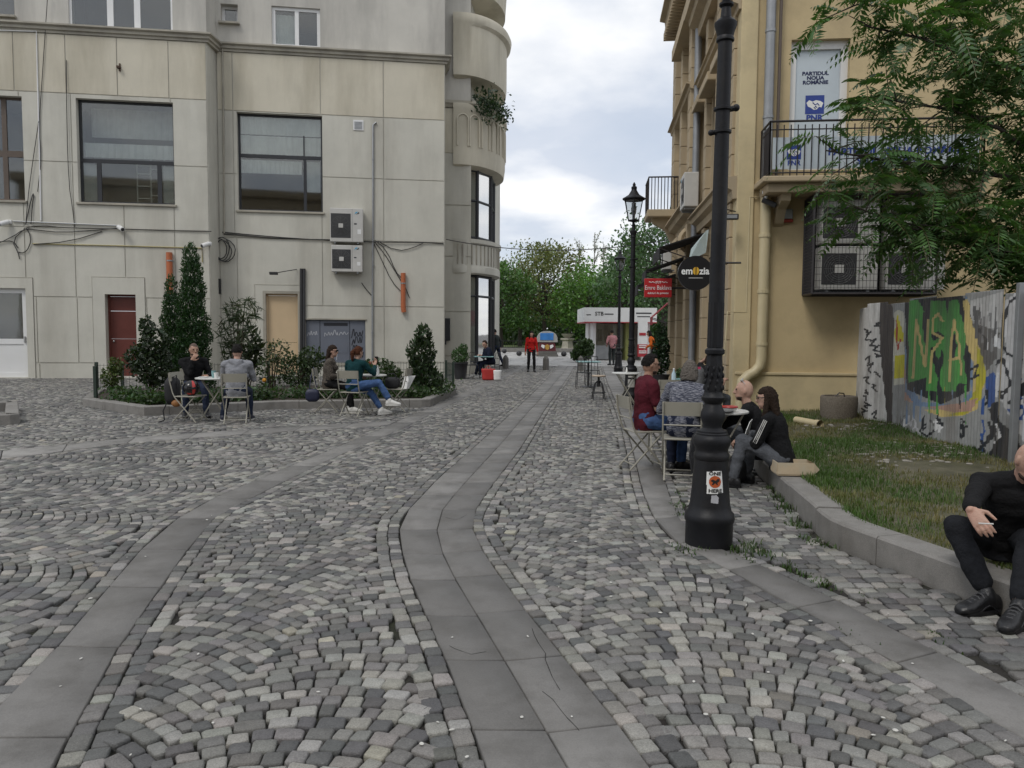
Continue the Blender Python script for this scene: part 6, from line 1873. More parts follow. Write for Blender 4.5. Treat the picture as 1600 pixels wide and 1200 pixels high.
# ---- wire fence round the bed
wf = thing('wire_fence', 'low dark green wire fence along the back of the planting bed', 'fence', (bedpt(152, 619)))
M_GREEN = pm('green_wire', (.02, .035, .025), .5)
fpts = [G(150, 632), G(152, 619), G(192, 618), G(300, 617), G(420, 613), G(482, 612.5), G(590, 611), G(697, 609), G(708, 614)]
for p in fpts: MB().box((p.x - .03, p.y - .03, 0), (p.x + .03, p.y + .03, .80)).build('post', M_GREEN, wf)
wires = MB()
for a, b in zip(fpts[:-1], fpts[1:]):
    L_ = (b - a).length; n_ = max(2, int(L_ / .075))
    for i in range(n_ + 1):
        p = a + (b - a) * (i / n_); wires.tube([p + Z * .12, p + Z * .76], .0042, 3, False)
    for z_ in (.2, .38, .56, .72): wires.tube([a + Z * z_, b + Z * z_], .0045, 3, False)
tag(wires.build('wire_mesh', M_GREEN, wf), kind='stuff')
# ---- potted shrub by the corner
pot = thing('potted_shrub', 'green shrub in a dark pot at the corner of the grey building', 'potted plant', G(719, 592))
b_ = pot.location
M_POT = pm('dark_pot', (.022, .022, .024), .6, .2, 5, .05)
MB().lathe([(.17, 0), (.21, .3), (.25, .5), (.27, .52), (.27, .56), (.22, .56), (.2, .5)], 20, b_).build('pot', M_POT, pot, smooth=True)
P_, U_ = foliage_cloud([(b_.x, b_.y, .78, .3, .3, .3), (b_.x + .1, b_.y, 1.0, .17, .17, .2)], 900, .07, 0)
leaves('foliage', P_, nr.uniform(.05, .1, len(P_)), vary((.045, .10, .028), len(P_), .35), M_LEAF, pot)
# balcony plants on the round bay
bp_ = thing('balcony_plants', 'leafy plants spilling over the second round balcony', 'plants', BC + SV * .6 + Z * zB(172))
P_ = np.vstack([np.array([atY(rnd.gauss(762, 11), rnd.gauss(165, 12), 29.0 + rnd.uniform(-.6, .6)) for _ in range(700)]), np.array([atY(rnd.gauss(787, 8), rnd.gauss(180, 9), 29.4 + rnd.uniform(-.5, .5)) for _ in range(160)])])
leaves('foliage', P_, nr.uniform(.08, .2, len(P_)), vary((.03, .055, .026), len(P_), .4), M_LEAF, bp_)
mb = MB()
for k in range(8): mb.tube([BC + SV * (A_2 - .25) + SU * (-1.6 + .3 * k) + Z * (zB(172) - .05), atY(rnd.uniform(755, 792), rnd.uniform(160, 185), 29.2)], .012, 4)
mb.build('stem', M_TWIG, bp_)
# rounded shrub and potted conifers by the kiosk
b_ = G(911, 566)
bush('rounded_shrub', 'rounded green shrub left of the kiosk', 'shrub', (b_.x, b_.y, 0), [(0, 0, .6, .55, .5, .6), (-.25, 0, .4, .45, .4, .4), (.2, 0, .75, .4, .4, .55)], 2600, .16, (.05, .085, .03), 4)
b_ = base_at(1032, 20.5)
t_ = bush('potted_conifer', 'dark clipped conifer in a black pot along the street front', 'potted plant', (b_.x, b_.y, .45), [(0, 0, .35, .26, .26, .35), (0, 0, .75, .24, .24, .35), (0, 0, 1.1, .16, .16, .3)], 1800, .08, (.022, .05, .02), 3)
MB().lathe([(.18, -.45), (.22, -.05), (.25, .02), (.2, .02)], 16, (b_.x, b_.y, .45)).build('pot', M_POT, t_, smooth=True)
# ================================================================== STREET FURNITURE
M_LGL = glassmat('lantern_glass', (.9, .92, .92), .8)
def make_lamp():
    t = thing('street_lamp', '', 'street lamp', (0, 0, 0))
    P_ = [(.172, -.03), (.172, .165), (.180, .18), (.182, .205), (.176, .235), (.160, .25), (.146, .30), (.135, .42), (.122, .63), (.129, .64), (.129, .672), (.119, .685), (.119, .715), (.134, .745), (.137, .775), (.131, .80), (.115, .815), (.115, .825), (.108, .832), (.108, .843), (.100, .85)]
    MB().lathe(P_, 40).build('base', M_BLK, t, smooth=True)
    P_ = [(.09, .848), (.070, .865), (.068, .885), (.082, .92), (.089, .955), (.084, .985), (.066, 1.02), (.060, 1.04), (.066, 1.05), (.084, 1.07), (.086, 1.09), (.070, 1.105), (.066, 1.13)]
    MB().lathe(P_, 32).build('bulb', M_BLK, t, smooth=True)
    P_ = [(.064, 1.125), (.066, 1.16), (.060, 1.22), (.063, 1.26), (.056, 1.34), (.052, 1.40)]
    MB().lathe(P_, 32, flute=.06, nf=8).build('leaf_collar', M_BLK, t, smooth=True)
    orn = MB()
    for k in range(8):
        a = k * math.pi / 4
        for z_, r_ in ((1.16, .068), (1.205, .064), (1.25, .066), (1.30, .060)):
            orn.ball((math.cos(a + z_ * 4) * r_, math.sin(a + z_ * 4) * r_, z_), .009, 6, 5, (1, 1, 2.2))
    tag(orn.build('foliage_relief', M_BLK, t, smooth='all'), kind='stuff')
    P_ = [(.052, 1.395), (.070, 1.41), (.071, 1.435), (.055, 1.45), (.051, 1.46)]
    MB().lathe(P_, 28).build('ring', M_BLK, t, smooth=True)
    MB().lathe([(.057, 1.455), (.0565, 1.62), (.056, 1.78)], 32, flute=.05, nf=12).build('fluted_shaft', M_BLK, t, smooth=True)
    MB().lathe([(.0555, 1.775), (.051, 3.05), (.049, 3.72)], 24).build('shaft', M_BLK, t, smooth=True)
    for z_ in (2.98, 3.14):
        MB().lathe([(.051, z_), (.065, z_ + .008), (.065, z_ + .024), (.051, z_ + .032)], 24).build('ring', M_BLK, t, smooth=True)
    q = MB(); q.tube([(.04, 0, 3.155), (.085, 0, 3.165)], .02, 8); q.ball((.095, 0, 3.168), .026); q.tube([(-.04, 0, 2.995), (-.075, 0, 2.99)], .018, 8); q.ball((-.08, 0, 2.99), .022)
    q.build('knob', M_BLK, t, smooth=True)
    MB().lathe([(.050, 3.62), (.063, 3.63), (.063, 3.645), (.056, 3.66), (.066, 3.70), (.078, 3.735), (.079, 3.755), (.060, 3.775), (.04, 3.79), (.032, 3.86), (.05, 3.875), (.05, 3.89), (.03, 3.90), (.028, 3.96)], 24).build('capital', M_BLK, t, smooth=True)
    # lantern
    ln = MB(); zb_, zt_ = 3.985, 4.42; rb_, rt_ = .125, .215
    for k in range(6):
        a = k * math.pi / 3; c, s_ = math.cos(a), math.sin(a)
        ln.tube([(c * rb_, s_ * rb_, zb_), (c * rt_, s_ * rt_, zt_)], .010, 5)
        a2 = a + math.pi / 3
        ln.tube([(c * rb_, s_ * rb_, zb_), (math.cos(a2) * rb_, math.sin(a2) * rb_, zb_)], .012, 5)
        ln.tube([(c * rt_, s_ * rt_, zt_), (math.cos(a2) * rt_, math.sin(a2) * rt_, zt_)], .016, 5)
    ln.lathe([(.03, 3.95), (.13, 3.975), (.13, 3.99)], 6)
    lf_ = ln.build('lantern_frame', M_BLK, t)
    for k in range(6):
        a, a2 = k * math.pi / 3, (k + 1) * math.pi / 3; e = .985
        MB().add([(math.cos(a) * rb_ * e, math.sin(a) * rb_ * e, zb_), (math.cos(a2) * rb_ * e, math.sin(a2) * rb_ * e, zb_), (math.cos(a2) * rt_ * e, math.sin(a2) * rt_ * e, zt_), (math.cos(a) * rt_ * e, math.sin(a) * rt_ * e, zt_)], [(0, 1, 2, 3)]).build('pane', M_LGL, lf_)
    MB().lathe([(.03, 4.0), (.03, 4.1), (.05, 4.14), (.06, 4.24), (.045, 4.30), (.05, 4.36)], 12).build('bulb_holder', M_ZINC, lf_, smooth=True)
    MB().lathe([(.225, 4.42), (.245, 4.435), (.245, 4.455), (.20, 4.48), (.12, 4.53), (.075, 4.60), (.055, 4.64), (.06, 4.66), (.06, 4.70), (.03, 4.72), (.035, 4.75), (.008, 4.80)], 24).build('lantern_roof', M_BLK, t, smooth=True)
    return t
LP = make_lamp()
LP.location = (LAMP1.x, LAMP1.y, 0); LP.rotation_euler = (0, R(.5), 0); LP['label'] = 'nearest black cast iron lamp post with a sticker on its foot'
LP['group'] = 'cast iron lamp posts along the street'
l2 = copy_tree(LP); l2.location = G(985, 632); l2['label'] = 'second black lamp post beside the white cafe table, its lantern against the sky'; l2.rotation_euler = (0, 0, .4)
l3 = copy_tree(LP); l3.location = base_at(966, 30.0); l3['label'] = 'farthest black lamp post in front of the kiosk'; l3.rotation_euler = (0, 0, .2)
# stickers on the near lamp foot, and on the second one
stk = thing('sticker', 'white sticker with an orange disc on the near lamp foot', 'sticker', (LAMP1.x, LAMP1.y, .48))
M_ORD = pm('orange_print', (.45, .09, .02), .5, .1, 20, 0); M_BPR = pm('black_print', (.012, .012, .012), .5, .05, 5, 0)
def on_foot(u, z_, lift=.001):
    """point on the cone of the lamp foot: u metres round from the camera side, height z_"""
    r_ = np.interp(z_, [.30, .42, .63], [.146, .135, .122]) + lift
    a = math.atan2(-LAMP1.y, -LAMP1.x) + .30 + u / .13
    return Vector((LAMP1.x + r_ * math.cos(a), LAMP1.y + r_ * math.sin(a), z_))
def wrap(mb_pts, mat, name, parent, lift):
    """flat polygons (u,z) laid on the cone, cut into fine strips so that they follow it"""
    mb = MB()
    for poly in mb_pts:
        P_ = np.array(poly); lo, hi = P_.min(0), P_.max(0)
        n_ = 26
        xs_, zs_ = np.linspace(lo[0], hi[0], n_ + 1), np.linspace(lo[1], hi[1], n_ + 1)
        for i in range(n_):
            for j in range(n_):
                c = np.array([[(xs_[i] + xs_[i + 1]) / 2, (zs_[j] + zs_[j + 1]) / 2]])
                if inside(P_, c)[0]:
                    mb.add([on_foot(xs_[i], zs_[j], lift), on_foot(xs_[i + 1], zs_[j], lift), on_foot(xs_[i + 1], zs_[j + 1], lift), on_foot(xs_[i], zs_[j + 1], lift)], [(0, 1, 2, 3)])
    return mb.build(name, mat, parent)
wrap([[(-.06, .40), (.06, .405), (.056, .565), (-.064, .56)]], M_WPR, 'paper', stk, .0015)
wrap([[(-.003 + .043 * math.cos(t), .487 + .043 * math.sin(t)) for t in np.linspace(0, 6.28, 22)]], M_ORD, 'disc', stk, .0035)
wrap([[(-.035, .495), (-.02, .505), (.0, .495), (.015, .51), (.03, .505), (.026, .49), (.012, .482), (.016, .462), (.006, .468), (-.004, .478), (-.02, .462), (-.026, .47), (-.018, .482)]], M_BPR, 'dog_figure', stk, .0045)
def wrap_text(body, u0, z0, size, parent, sx=1.0):
    cu = bpy.data.curves.new('lettering', 'FONT'); cu.body = body; cu.size = size; cu.align_x = 'CENTER'; cu.align_y = 'CENTER'; cu.offset = .0012; cu.resolution_u = 2
    tmp = bpy.data.objects.new('lettering', cu); COL.objects.link(tmp)
    me = bpy.data.meshes.new_from_object(tmp.evaluated_get(bpy.context.evaluated_depsgraph_get())); bpy.data.objects.remove(tmp)
    off = world_off(parent)
    for v in me.vertices: v.co = on_foot(u0 + v.co.x * sx, z0 + v.co.y, .0042) - off
    me.materials.clear(); me.materials.append(M_BPR)
    o = bpy.data.objects.new('lettering', me); COL.objects.link(o); o.parent = parent
wrap_text('ONE', -.004, .545, .034, stk, 1.25); wrap_text('HERE', -.001, .421, .036, stk, 1.12)
st2 = wrap([[(-.03, .335), (.018, .33), (.022, .375), (.008, .392), (-.028, .388)]], pm('faded_paper', (.38, .38, .40), .7, .2, 20, 0), 'sticker', None, .0015)
tag(st2, 'small torn grey sticker below the orange disc sticker', 'sticker')
ps = thing('poster', 'pale posters pasted round the foot of the second lamp post', 'poster', l2.location)
for k, (z_, h_) in enumerate(((.34, .22), (.60, .12))):
    q = MB(); c = Vector(l2.location); n_ = 8; r_ = np.interp(z_ + h_ / 2, [.3, .63], [.148, .126])
    pts = [(c.x + r_ * math.cos(a), c.y + r_ * math.sin(a)) for a in np.linspace(-2.2, -1.1, n_)]
    q.add([(x, y, z) for x, y in pts for z in (z_, z_ + h_)], [(2 * i, 2 * i + 2, 2 * i + 3, 2 * i + 1) for i in range(n_ - 1)]); q.build('sheet_of_paper', pm('poster_paper', (.40, .39, .36), .8, .3, 25, 0), ps)

# ---- folding bistro chairs and tables
M_CH = pm('sand_metal', (.31, .295, .245), .42, .06, 6, .03, tint=(.28, .26, .21), tscale=6, tamt=.3)
def make_chair():
    """seat at .45, facing +Y, origin on the ground under the seat"""
    t = thing('folding_chair', '', 'chair', (0, 0, 0))
    MB().box((-.20, -.185, .435), (.20, .19, .452), bev=.006).build('seat', M_CH, t, False)
    bp = MB(); n_ = 9; vs = []
    for i in range(n_):
        x = -.205 + .41 * i / (n_ - 1); y = -.265 + .022 * (x / .2) ** 2
        for z_, o_ in ((.70, .012), (.845, -.012)):
            vs += [(x, y + o_ - .005, z_), (x, y + o_ + .005, z_)]
    fs = []
    for i in range(n_ - 1):
        a = i * 4; b = a + 4
        fs += [(a, b, b + 2, a + 2), (a + 1, a + 3, b + 3, b + 1), (a + 2, b + 2, b + 3, a + 3), (a, a + 1, b + 1, b)]
    e = (n_ - 1) * 4
    fs += [(0, 2, 3, 1), (e, e + 1, e + 3, e + 2)]
    bp.add(vs, fs); bp.build('backrest', M_CH, t, False)
    for s_ in (-1, 1):
        x = .195 * s_
        MB().tube([(x, -.27, .84), (x, -.255, .70), (x, -.205, .50), (x, -.17, .43), (x, .20, .012)], .0105, 6).build('leg', M_CH, t, False, smooth=True)
        x = .172 * s_
        MB().tube([(x, .16, .432), (x, -.23, .012)], .0105, 6).build('leg', M_CH, t, False, smooth=True)
    for y_, z_, w_ in ((.155, .065, .195), (-.18, .07, .172), (-.268, .60, .195)):
        MB().tube([(-w_, y_, z_) if z_ < .5 else (-w_, -.232, .60), (w_, y_, z_) if z_ < .5 else (w_, -.232, .60)], .008, 5).build('stretcher', M_CH, t, False)
    return t
chair0 = make_chair(); chair_used = []
def chair(x, y, yaw, label, group='folding cafe chairs'):
    c = chair0 if not chair_used else copy_tree(chair0)
    chair_used.append(c)
    c.location = (x, y, 0.004); c.rotation_euler = (0, 0, R(yaw)); c['label'] = label; c['group'] = group
    return c
def make_table():
    t = thing('cafe_table', '', 'table', (0, 0, 0))
    MB().lathe([(.29, .715), (.305, .72), (.305, .735), (.295, .74)], 32).build('table_top', pm('pale_table', (.60, .60, .57), .35, .05, 5, .02), t, False, smooth=True)
    for a in (0, 1):
        for s_ in (-1, 1):
            y_ = .16 * s_
            MB().tube([(-.22, y_ * (1 if a else .85), .012), (.2, y_ * (1 if a else .85), .712)] if a else [(.22, y_ * .85, .012), (-.2, y_ * .85, .712)], .010, 6).build('leg', M_CH, t, False)
    MB().tube([(-.2, -.16, .05), (-.2, .16, .05)], .008, 5).build('stretcher', M_CH, t, False)
    MB().tube([(.2, -.136, .05), (.2, .136, .05)], .008, 5).build('stretcher', M_CH, t, False)
    return t
table0 = make_table(); table_used = []
def table(x, y, yaw, label, group='small round cafe tables'):
    c = table0 if not table_used else copy_tree(table0)
    table_used.append(c); c.location = (x, y, 0.004); c.rotation_euler = (0, 0, R(yaw)); c['label'] = label; c['group'] = group
    return c
def gx(px_, Yd): return base_at(px_, Yd).x
T1 = (gx(334, 13.25), 13.25); T2 = (gx(579, 14.5), 14.5); T3 = (gx(1125, 8.15), 8.15); T4 = (gx(1068, 12.4), 12.4); T5 = (gx(979, 15.9), 15.9)
table(*T1, 20, 'round white cafe table between the two men by the conifer')
table(*T2, 60, 'round white cafe table in front of the woman in green')
table(*T3, 10, 'round white cafe table with a red bowl behind the near lamp post')
table(*T4, 30, 'cafe table with flowers farther up by the yellow wall')
table(*T5, 0, 'white cafe table beside the second lamp post')
CA = (gx(297, 12.95), 12.95); CB = (gx(302, 14.05), 14.05); CCc = (gx(369, 12.85), 12.85)
chair(*CA, -97, 'chair holding the black and red helmet'); chair(*CB, -152, 'chair under the man in the black sweater'); chair(*CCc, 12, 'chair under the man in the grey hoodie')
CD = (gx(513, 14.75), 14.75); CE = (gx(553, 14.05), 14.05); CF = (gx(619, 14.9), 14.9)
chair(*CD, -86, 'chair under the woman in tweed'); chair(*CE, -14, 'chair under the woman in the green top'); chair(*CF, 82, 'empty chair with black bag and white papers')
CG = (gx(1008, 8.75), 8.75); CH_ = (gx(1067, 8.15), 8.15); CI = (gx(1040, 9.9), 9.9); CJ = (gx(1042, 12.0), 12.0)
chair(*CG, -78, 'chair under the man in the maroon shirt'); chair(*CH_, -12, 'chair under the person in the striped sweater, a backpack on it')
chair(*CI, -8, 'empty chair behind the man in the maroon shirt'); chair(*CJ, 5, 'empty chair at the table with flowers')
chair(gx(1100, 12.7), 12.7, -60, 'chair under the person with the grey backpack')
# ---- things on the tables and chairs
M_CER = pm('white_ceramic', (.75, .75, .73), .3, .03, 5, 0); M_TEAL = pm('teal_paper_cup', (.20, .36, .36), .5, .1, 8, 0)
def cup(x, y, z_, label, mat=M_CER, r_=.04, h_=.09):
    t = MB().lathe([(r_ * .75, 0), (r_, h_), (r_ * .92, h_), (r_ * .68, .008)], 16, (x, y, z_)).build('cup', mat, None, smooth=True)
    return tag(t, label, 'cup')
zt = .7445
cup(T1[0] + .02, T1[1] - .05, zt, 'teal paper cup on the table between the two men', M_TEAL, .04, .12)
cup(T1[0] + .09, T1[1] - .12, zt, 'white cup beside the teal paper cup')
tag(MB().lathe([(.05, 0), (.085, .012), (.08, .016), (.05, .008)], 20, (T1[0] - .13, T1[1] - .12, zt)).build('saucer', M_CER, None, smooth=True), 'white saucer on the table by the helmet', 'saucer')
tag(MB().lathe([(.028, 0), (.03, .09), (.012, .13), (.011, .17), (.013, .175), (.009, .178)], 14, (T2[0] + .14, T2[1] - .02, zt)).build('bottle', M_CER, None, smooth=True), 'small white bottle on the table of the two women', 'bottle')
fp = thing('flower_pot', 'small flower pot with pink blossoms on the table of the two women', 'flower pot', (T2[0] + .0, T2[1] + .1, zt))
MB().lathe([(.035, 0), (.05, .08), (.045, .08)], 14, fp.location).build('pot', M_POT, fp)
P_, U_ = foliage_cloud([(T2[0], T2[1] + .1, zt + .14, .09, .09, .08)], 160, .05, 0); leaves('foliage', P_, nr.uniform(.03, .06, len(P_)), vary((.04, .09, .025), len(P_)), M_LEAF, fp)
P_, U_ = foliage_cloud([(T2[0] + .02, T2[1] + .08, zt + .22, .08, .06, .03)], 26, .05, 0); leaves('blossom', P_, nr.uniform(.03, .05, len(P_)), vary((.35, .10, .10), len(P_)), M_LEAF, fp)
bw = thing('red_bowl', 'red bowl with pale rim on the table behind the near lamp post', 'bowl', (gx(1141, 7.95), 7.95, zt))
MB().lathe([(.05, 0), (.075, .03), (.082, .048), (.076, .048), (.05, .012)], 20, bw.location).build('bowl', M_CER, bw, smooth=True)
MB().lathe([(.083, .044), (.088, .052), (.084, .062), (.076, .056)], 20, bw.location).build('rim', pm('red_plastic', (.35, .03, .025), .35), bw, smooth=True)
tag(MB().lathe([(.06, 0), (.10, .01), (.10, .016), (.06, .006)], 20, (gx(1132, 7.9), 7.9, zt)).build('ashtray', M_ACD, None, smooth=True), 'dark ashtray beside the red bowl', 'ashtray')
wbt = thing('water_bottle', 'clear water bottle on the table with flowers', 'bottle', (T4[0] - .17, T4[1] - .05, zt))
MB().lathe([(.035, 0), (.036, .16), (.015, .21), (.014, .235)], 14, wbt.location).build('bottle_body', pm('pale_blue_plastic', (.40, .52, .58), .2), wbt, smooth=True)
MB().lathe([(.016, .236), (.016, .255)], 10, wbt.location).build('cap', M_WPR, wbt)
fp = thing('flower_pot', 'planter of green leaves on the table farther up', 'flower pot', (T4[0] + .02, T4[1] + .05, zt))
MB().box((T4[0] - .1, T4[1] - .0, zt), (T4[0] + .15, T4[1] + .12, zt + .09), bev=.01).build('pot', M_TEAL, fp)
P_, U_ = foliage_cloud([(T4[0] + .02, T4[1] + .05, zt + .17, .15, .1, .09)], 260, .05, 0); leaves('foliage', P_, nr.uniform(.035, .07, len(P_)), vary((.035, .08, .025), len(P_)), M_LEAF, fp)
tag(MB().lathe([(.02, 0), (.022, .05), (.008, .11)], 10, (T5[0], T5[1], zt)).build('napkin', M_WPR), 'white folded napkin on the table by the second lamp', 'napkin')
# helmet
hm = thing('motorcycle_helmet', 'black motorcycle helmet with a red stripe lying on a chair', 'helmet', (CA[0] + .03, CA[1] - .02, .457))
hc = Vector((CA[0] + .03, CA[1] - .03, .457 + .128))
M_HELM = pm('gloss_black', (.012, .012, .013), .18, .1, 5, 0); M_RST = pm('red_lacquer', (.42, .035, .03), .25, .1, 5, 0)
MB().ball(hc, .135, 28, 18, (1, 1.05, .98)).build('shell', M_HELM, hm, smooth='all')
def patch(az0, az1, el0, el1, r_, mat, name, parent, c, n_=14, sc=(1, 1.05, .98)):
    """curved patch lying on the helmet shell"""
    vs = []
    for i in range(n_ + 1):
        for j in range(n_ + 1):
            a, e = az0 + (az1 - az0) * i / n_, el0 + (el1 - el0) * j / n_
            vs.append((c.x + r_ * sc[0] * math.cos(e) * math.cos(a), c.y + r_ * sc[1] * math.cos(e) * math.sin(a), c.z + r_ * sc[2] * math.sin(e)))
    m = n_ + 1
    return MB().add(vs, [(i * m + j, (i + 1) * m + j, (i + 1) * m + j + 1, i * m + j + 1) for i in range(n_) for j in range(n_)]).build(name, mat, parent, smooth='all')
ca_ = math.atan2(-hc.y, -hc.x)
patch(ca_ + .12, ca_ + .52, .15, 1.15, .1375, M_RST, 'stripe', hm, hc); patch(ca_ + .12, ca_ + .50, -.85, -.12, .1375, M_RST, 'stripe', hm, hc)
patch(ca_ - .75, ca_ + .75, -.11, .13, .1385, pm('dark_visor', (.02, .02, .022), .08), 'visor', hm, hc)
patch(ca_ - .7, ca_ + .02, -.95, -.62, .1375, M_RST, 'stripe', hm, hc)
def soft_bag(name, label, cat, c, size, mat, strap=None, yaw=0.0, boxy=False):
    t = thing(name, label, cat, c)
    q = MB(); c = Vector(c); rot = Matrix.Rotation(R(yaw), 3, 'Z')
    vs, fs = [], []
    n_, m = 14, 9
    for j in range(m):
        z_ = j / (m - 1); k = (.84 + .16 * z_) if boxy else ((1 - abs(2 * z_ - 1) ** 4) ** .35 if 0 < j < m - 1 else .55)
        for i in range(n_):
            a = 2 * math.pi * i / n_; ca, sa = math.cos(a), math.sin(a)
            sx_ = abs(ca) ** .55 * (1 if ca > 0 else -1); sy_ = abs(sa) ** .55 * (1 if sa > 0 else -1)
            w_ = 1 + .06 * noise.noise(Vector((i * .9, j * .7, c.x)))
            p = rot @ Vector((sx_ * size[0] / 2 * k * w_, sy_ * size[1] / 2 * k * w_, 0)); vs.append(c + p + Z * (z_ * size[2]))
    for j in range(m - 1):
        for i in range(n_):
            fs.append((j * n_ + i, j * n_ + (i + 1) % n_, (j + 1) * n_ + (i + 1) % n_, (j + 1) * n_ + i))
    fs += [tuple(reversed(range(n_))), tuple((m - 1) * n_ + i for i in range(n_))]
    q.add(vs, fs); q.build('bag_body', mat, t, smooth='all')
    if strap:
        for s_ in strap:
            MB().tube([c + rot @ Vector(p) for p in s_], .011, 5).build('strap', mat, t, smooth=True)
    return t
M_BAG = pm('black_nylon', (.012, .012, .014), .7, .25, 14, .3)
M_NAVYB = pm('navy_leather', (.018, .022, .05), .5, .15, 12, .1)
bk = soft_bag('backpack', 'black backpack with a tan base hung on the helmet chair', 'backpack', (CA[0] - .30, CA[1] + .0, .30), (.22, .30, .46), M_BAG, [[(.0, -.1, .44), (.1, -.1, .5), (.12, -.1, .3)], [(-.05, -.12, .05), (-.12, -.12, -.1), (-.10, -.12, -.25), (-.2, -.12, -.29)]], 5)
MB().ball((CA[0] - .20, CA[1] - .1, .33), .085, 12, 8, (1, .6, .75)).build('base_patch', pm('tan_leather', (.28, .12, .035), .6), bk, smooth='all')
soft_bag('handbag', 'navy handbag hanging on the chair of the woman in tweed', 'handbag', (CD[0] - .25, CD[1] - .22, .22), (.26, .14, .24), M_NAVYB, [[(-.06, 0, .22), (-.02, 0, .5), (.02, .05, .66), (.04, 0, .45), (.08, 0, .22)]], 10)
soft_bag('handbag', 'black handbag standing on the empty chair', 'handbag', (CF[0] - .06, CF[1] - .06, .457), (.30, .16, .22), M_BAG, [[(-.1, -.05, .2), (-.05, -.06, .29), (.05, -.06, .29), (.1, -.05, .2)]], -8)
pp = MB()
for k in range(4):
    o_ = Vector((CF[0] + .12 + .012 * k, CF[1] - .12 + .02 * k, .457)); d1 = Vector((.06 + .02 * k, .05, .25)); d2 = Vector((.10, -.02 + .012 * k, .0))
    pp.add([o_, o_ + d2, o_ + d2 + d1, o_ + d1, o_ + Vector((0, .003, 0)), o_ + d2 + Vector((0, .003, 0)), o_ + d2 + d1 + Vector((0, .003, 0)), o_ + d1 + Vector((0, .003, 0))], [(0, 1, 2, 3), (7, 6, 5, 4), (0, 4, 5, 1), (1, 5, 6, 2), (2, 6, 7, 3), (3, 7, 4, 0)])
tag(pp.build('papers', M_WPR), 'white papers leaning on the back of the empty chair', 'papers')
soft_bag('backpack', 'black backpack hanging behind the person in the striped sweater', 'backpack', (CH_[0] + .16, CH_[1] - .33, .12), (.28, .17, .44), M_BAG, [[(-.13, -.08, .4), (-.17, -.1, .2), (-.14, -.1, .02)], [(.05, .05, .43), (.06, .03, .62), (.0, .08, .7)]], 0)
# cardboard tray on the kerb
bx = thing('cardboard_box', 'long open cardboard box lying on the lawn kerb', 'box', G(1240, 737, .19))
bo = Vector((gx(1246, 7.45), 7.45, .192))
M_CARD = pm('cardboard', (.50, .40, .27), .8, .10, 6, .05, tint=(.34, .46, .45), tscale=5, tamt=.35)
d1 = Vector((.37, -.04, 0)); d2 = Vector((.02, .24, 0))
q = MB(); q.box((-.19, -.12, 0), (.17, .12, .012), (d1.normalized(), d2.normalized(), Z), bo); q.build('base', M_CARD, bx)
for lo, hi in (((-.19, -.126, .013), (.15, -.118, .125)), ((-.19, .118, .013), (.15, .126, .125)), ((-.198, -.117, .013), (-.19, .117, .125))):
    MB().box(lo, hi, (d1.normalized(), d2.normalized(), Z), bo).build('side', M_CARD, bx)
q = MB(); o_ = bo + d1.normalized() * .15; q.add([o_ - d2.normalized() * .122 + Z * .125, o_ + d2.normalized() * .122 + Z * .125, o_ + d1.normalized() * .06 + d2.normalized() * .09 + Z * .06, o_ + d1.normalized() * .06 - d2.normalized() * .09 + Z * .06, o_ - d2.normalized() * .122 + Z * .013, o_ + d2.normalized() * .122 + Z * .013], [(0, 1, 2, 3), (3, 2, 5, 4), (0, 3, 4), (1, 5, 2)])
q.build('end_flap', M_CARD, bx)
# bar stool and dark furniture farther up
M_DM = pm('dark_metal', (.022, .022, .024), .5, .15, 8, .05)
sx_, sy_ = G(935, 624).x, G(935, 624).y
st = thing('bar_stool', 'industrial stool with pale round seat standing alone on the setts', 'stool', (sx_, sy_, 0))
MB().lathe([(.15, .535), (.165, .545), (.165, .565), (.15, .572)], 24, st.location).build('seat', pm('pale_wood', (.45, .36, .27), .6), st, smooth=True)
MB().lathe([(.04, .30), (.04, .40), (.055, .41), (.055, .44), (.02, .45), (.02, .536)], 12, st.location).build('screw_post', M_DM, st, smooth=True)
for k in range(4):
    a = math.pi / 4 + k * math.pi / 2; c, s_ = math.cos(a), math.sin(a)
    MB().tube([(sx_ + c * .03, sy_ + s_ * .03, .42), (sx_ + c * .11, sy_ + s_ * .11, .38), (sx_ + c * .15, sy_ + s_ * .15, .26), (sx_ + c * .2, sy_ + s_ * .2, .0)], .012, 6).build('leg', M_DM, st, smooth=True)
q = MB(); q.tube([(sx_ + .17 * math.cos(a), sy_ + .17 * math.sin(a), .16) for a in np.linspace(0, 2 * math.pi, 25)], .009, 5); q.build('foot_ring', M_DM, st)
def dark_chair(x, y, yaw, label):
    t = thing('metal_chair', label, 'chair', (0, 0, 0), group='dark metal cafe chairs')
    MB().box((-.2, -.2, .44), (.2, .2, .46), bev=.005).build('seat', M_DM, t, False)
    for sx2 in (-1, 1):
        MB().tube([(sx2 * .19, -.24, .84), (sx2 * .19, -.2, .46), (sx2 * .21, -.24, 0)], .011, 5).build('leg', M_DM, t, False)
        MB().tube([(sx2 * .19, .19, .45), (sx2 * .21, .23, 0)], .011, 5).build('leg', M_DM, t, False)
    q = MB(); q.tube([(-.19, -.24, .84), (0, -.27, .86), (.19, -.24, .84)], .011, 5); q.tube([(-.19, -.22, .66), (.19, -.22, .66)], .008, 5)
    for x_ in (-.1, 0, .1): q.tube([(x_, -.25, .85), (x_, -.2, .46)], .006, 4)
    q.build('backrest', M_DM, t, False)
    t.location = (x, y, .004); t.rotation_euler = (0, 0, R(yaw))
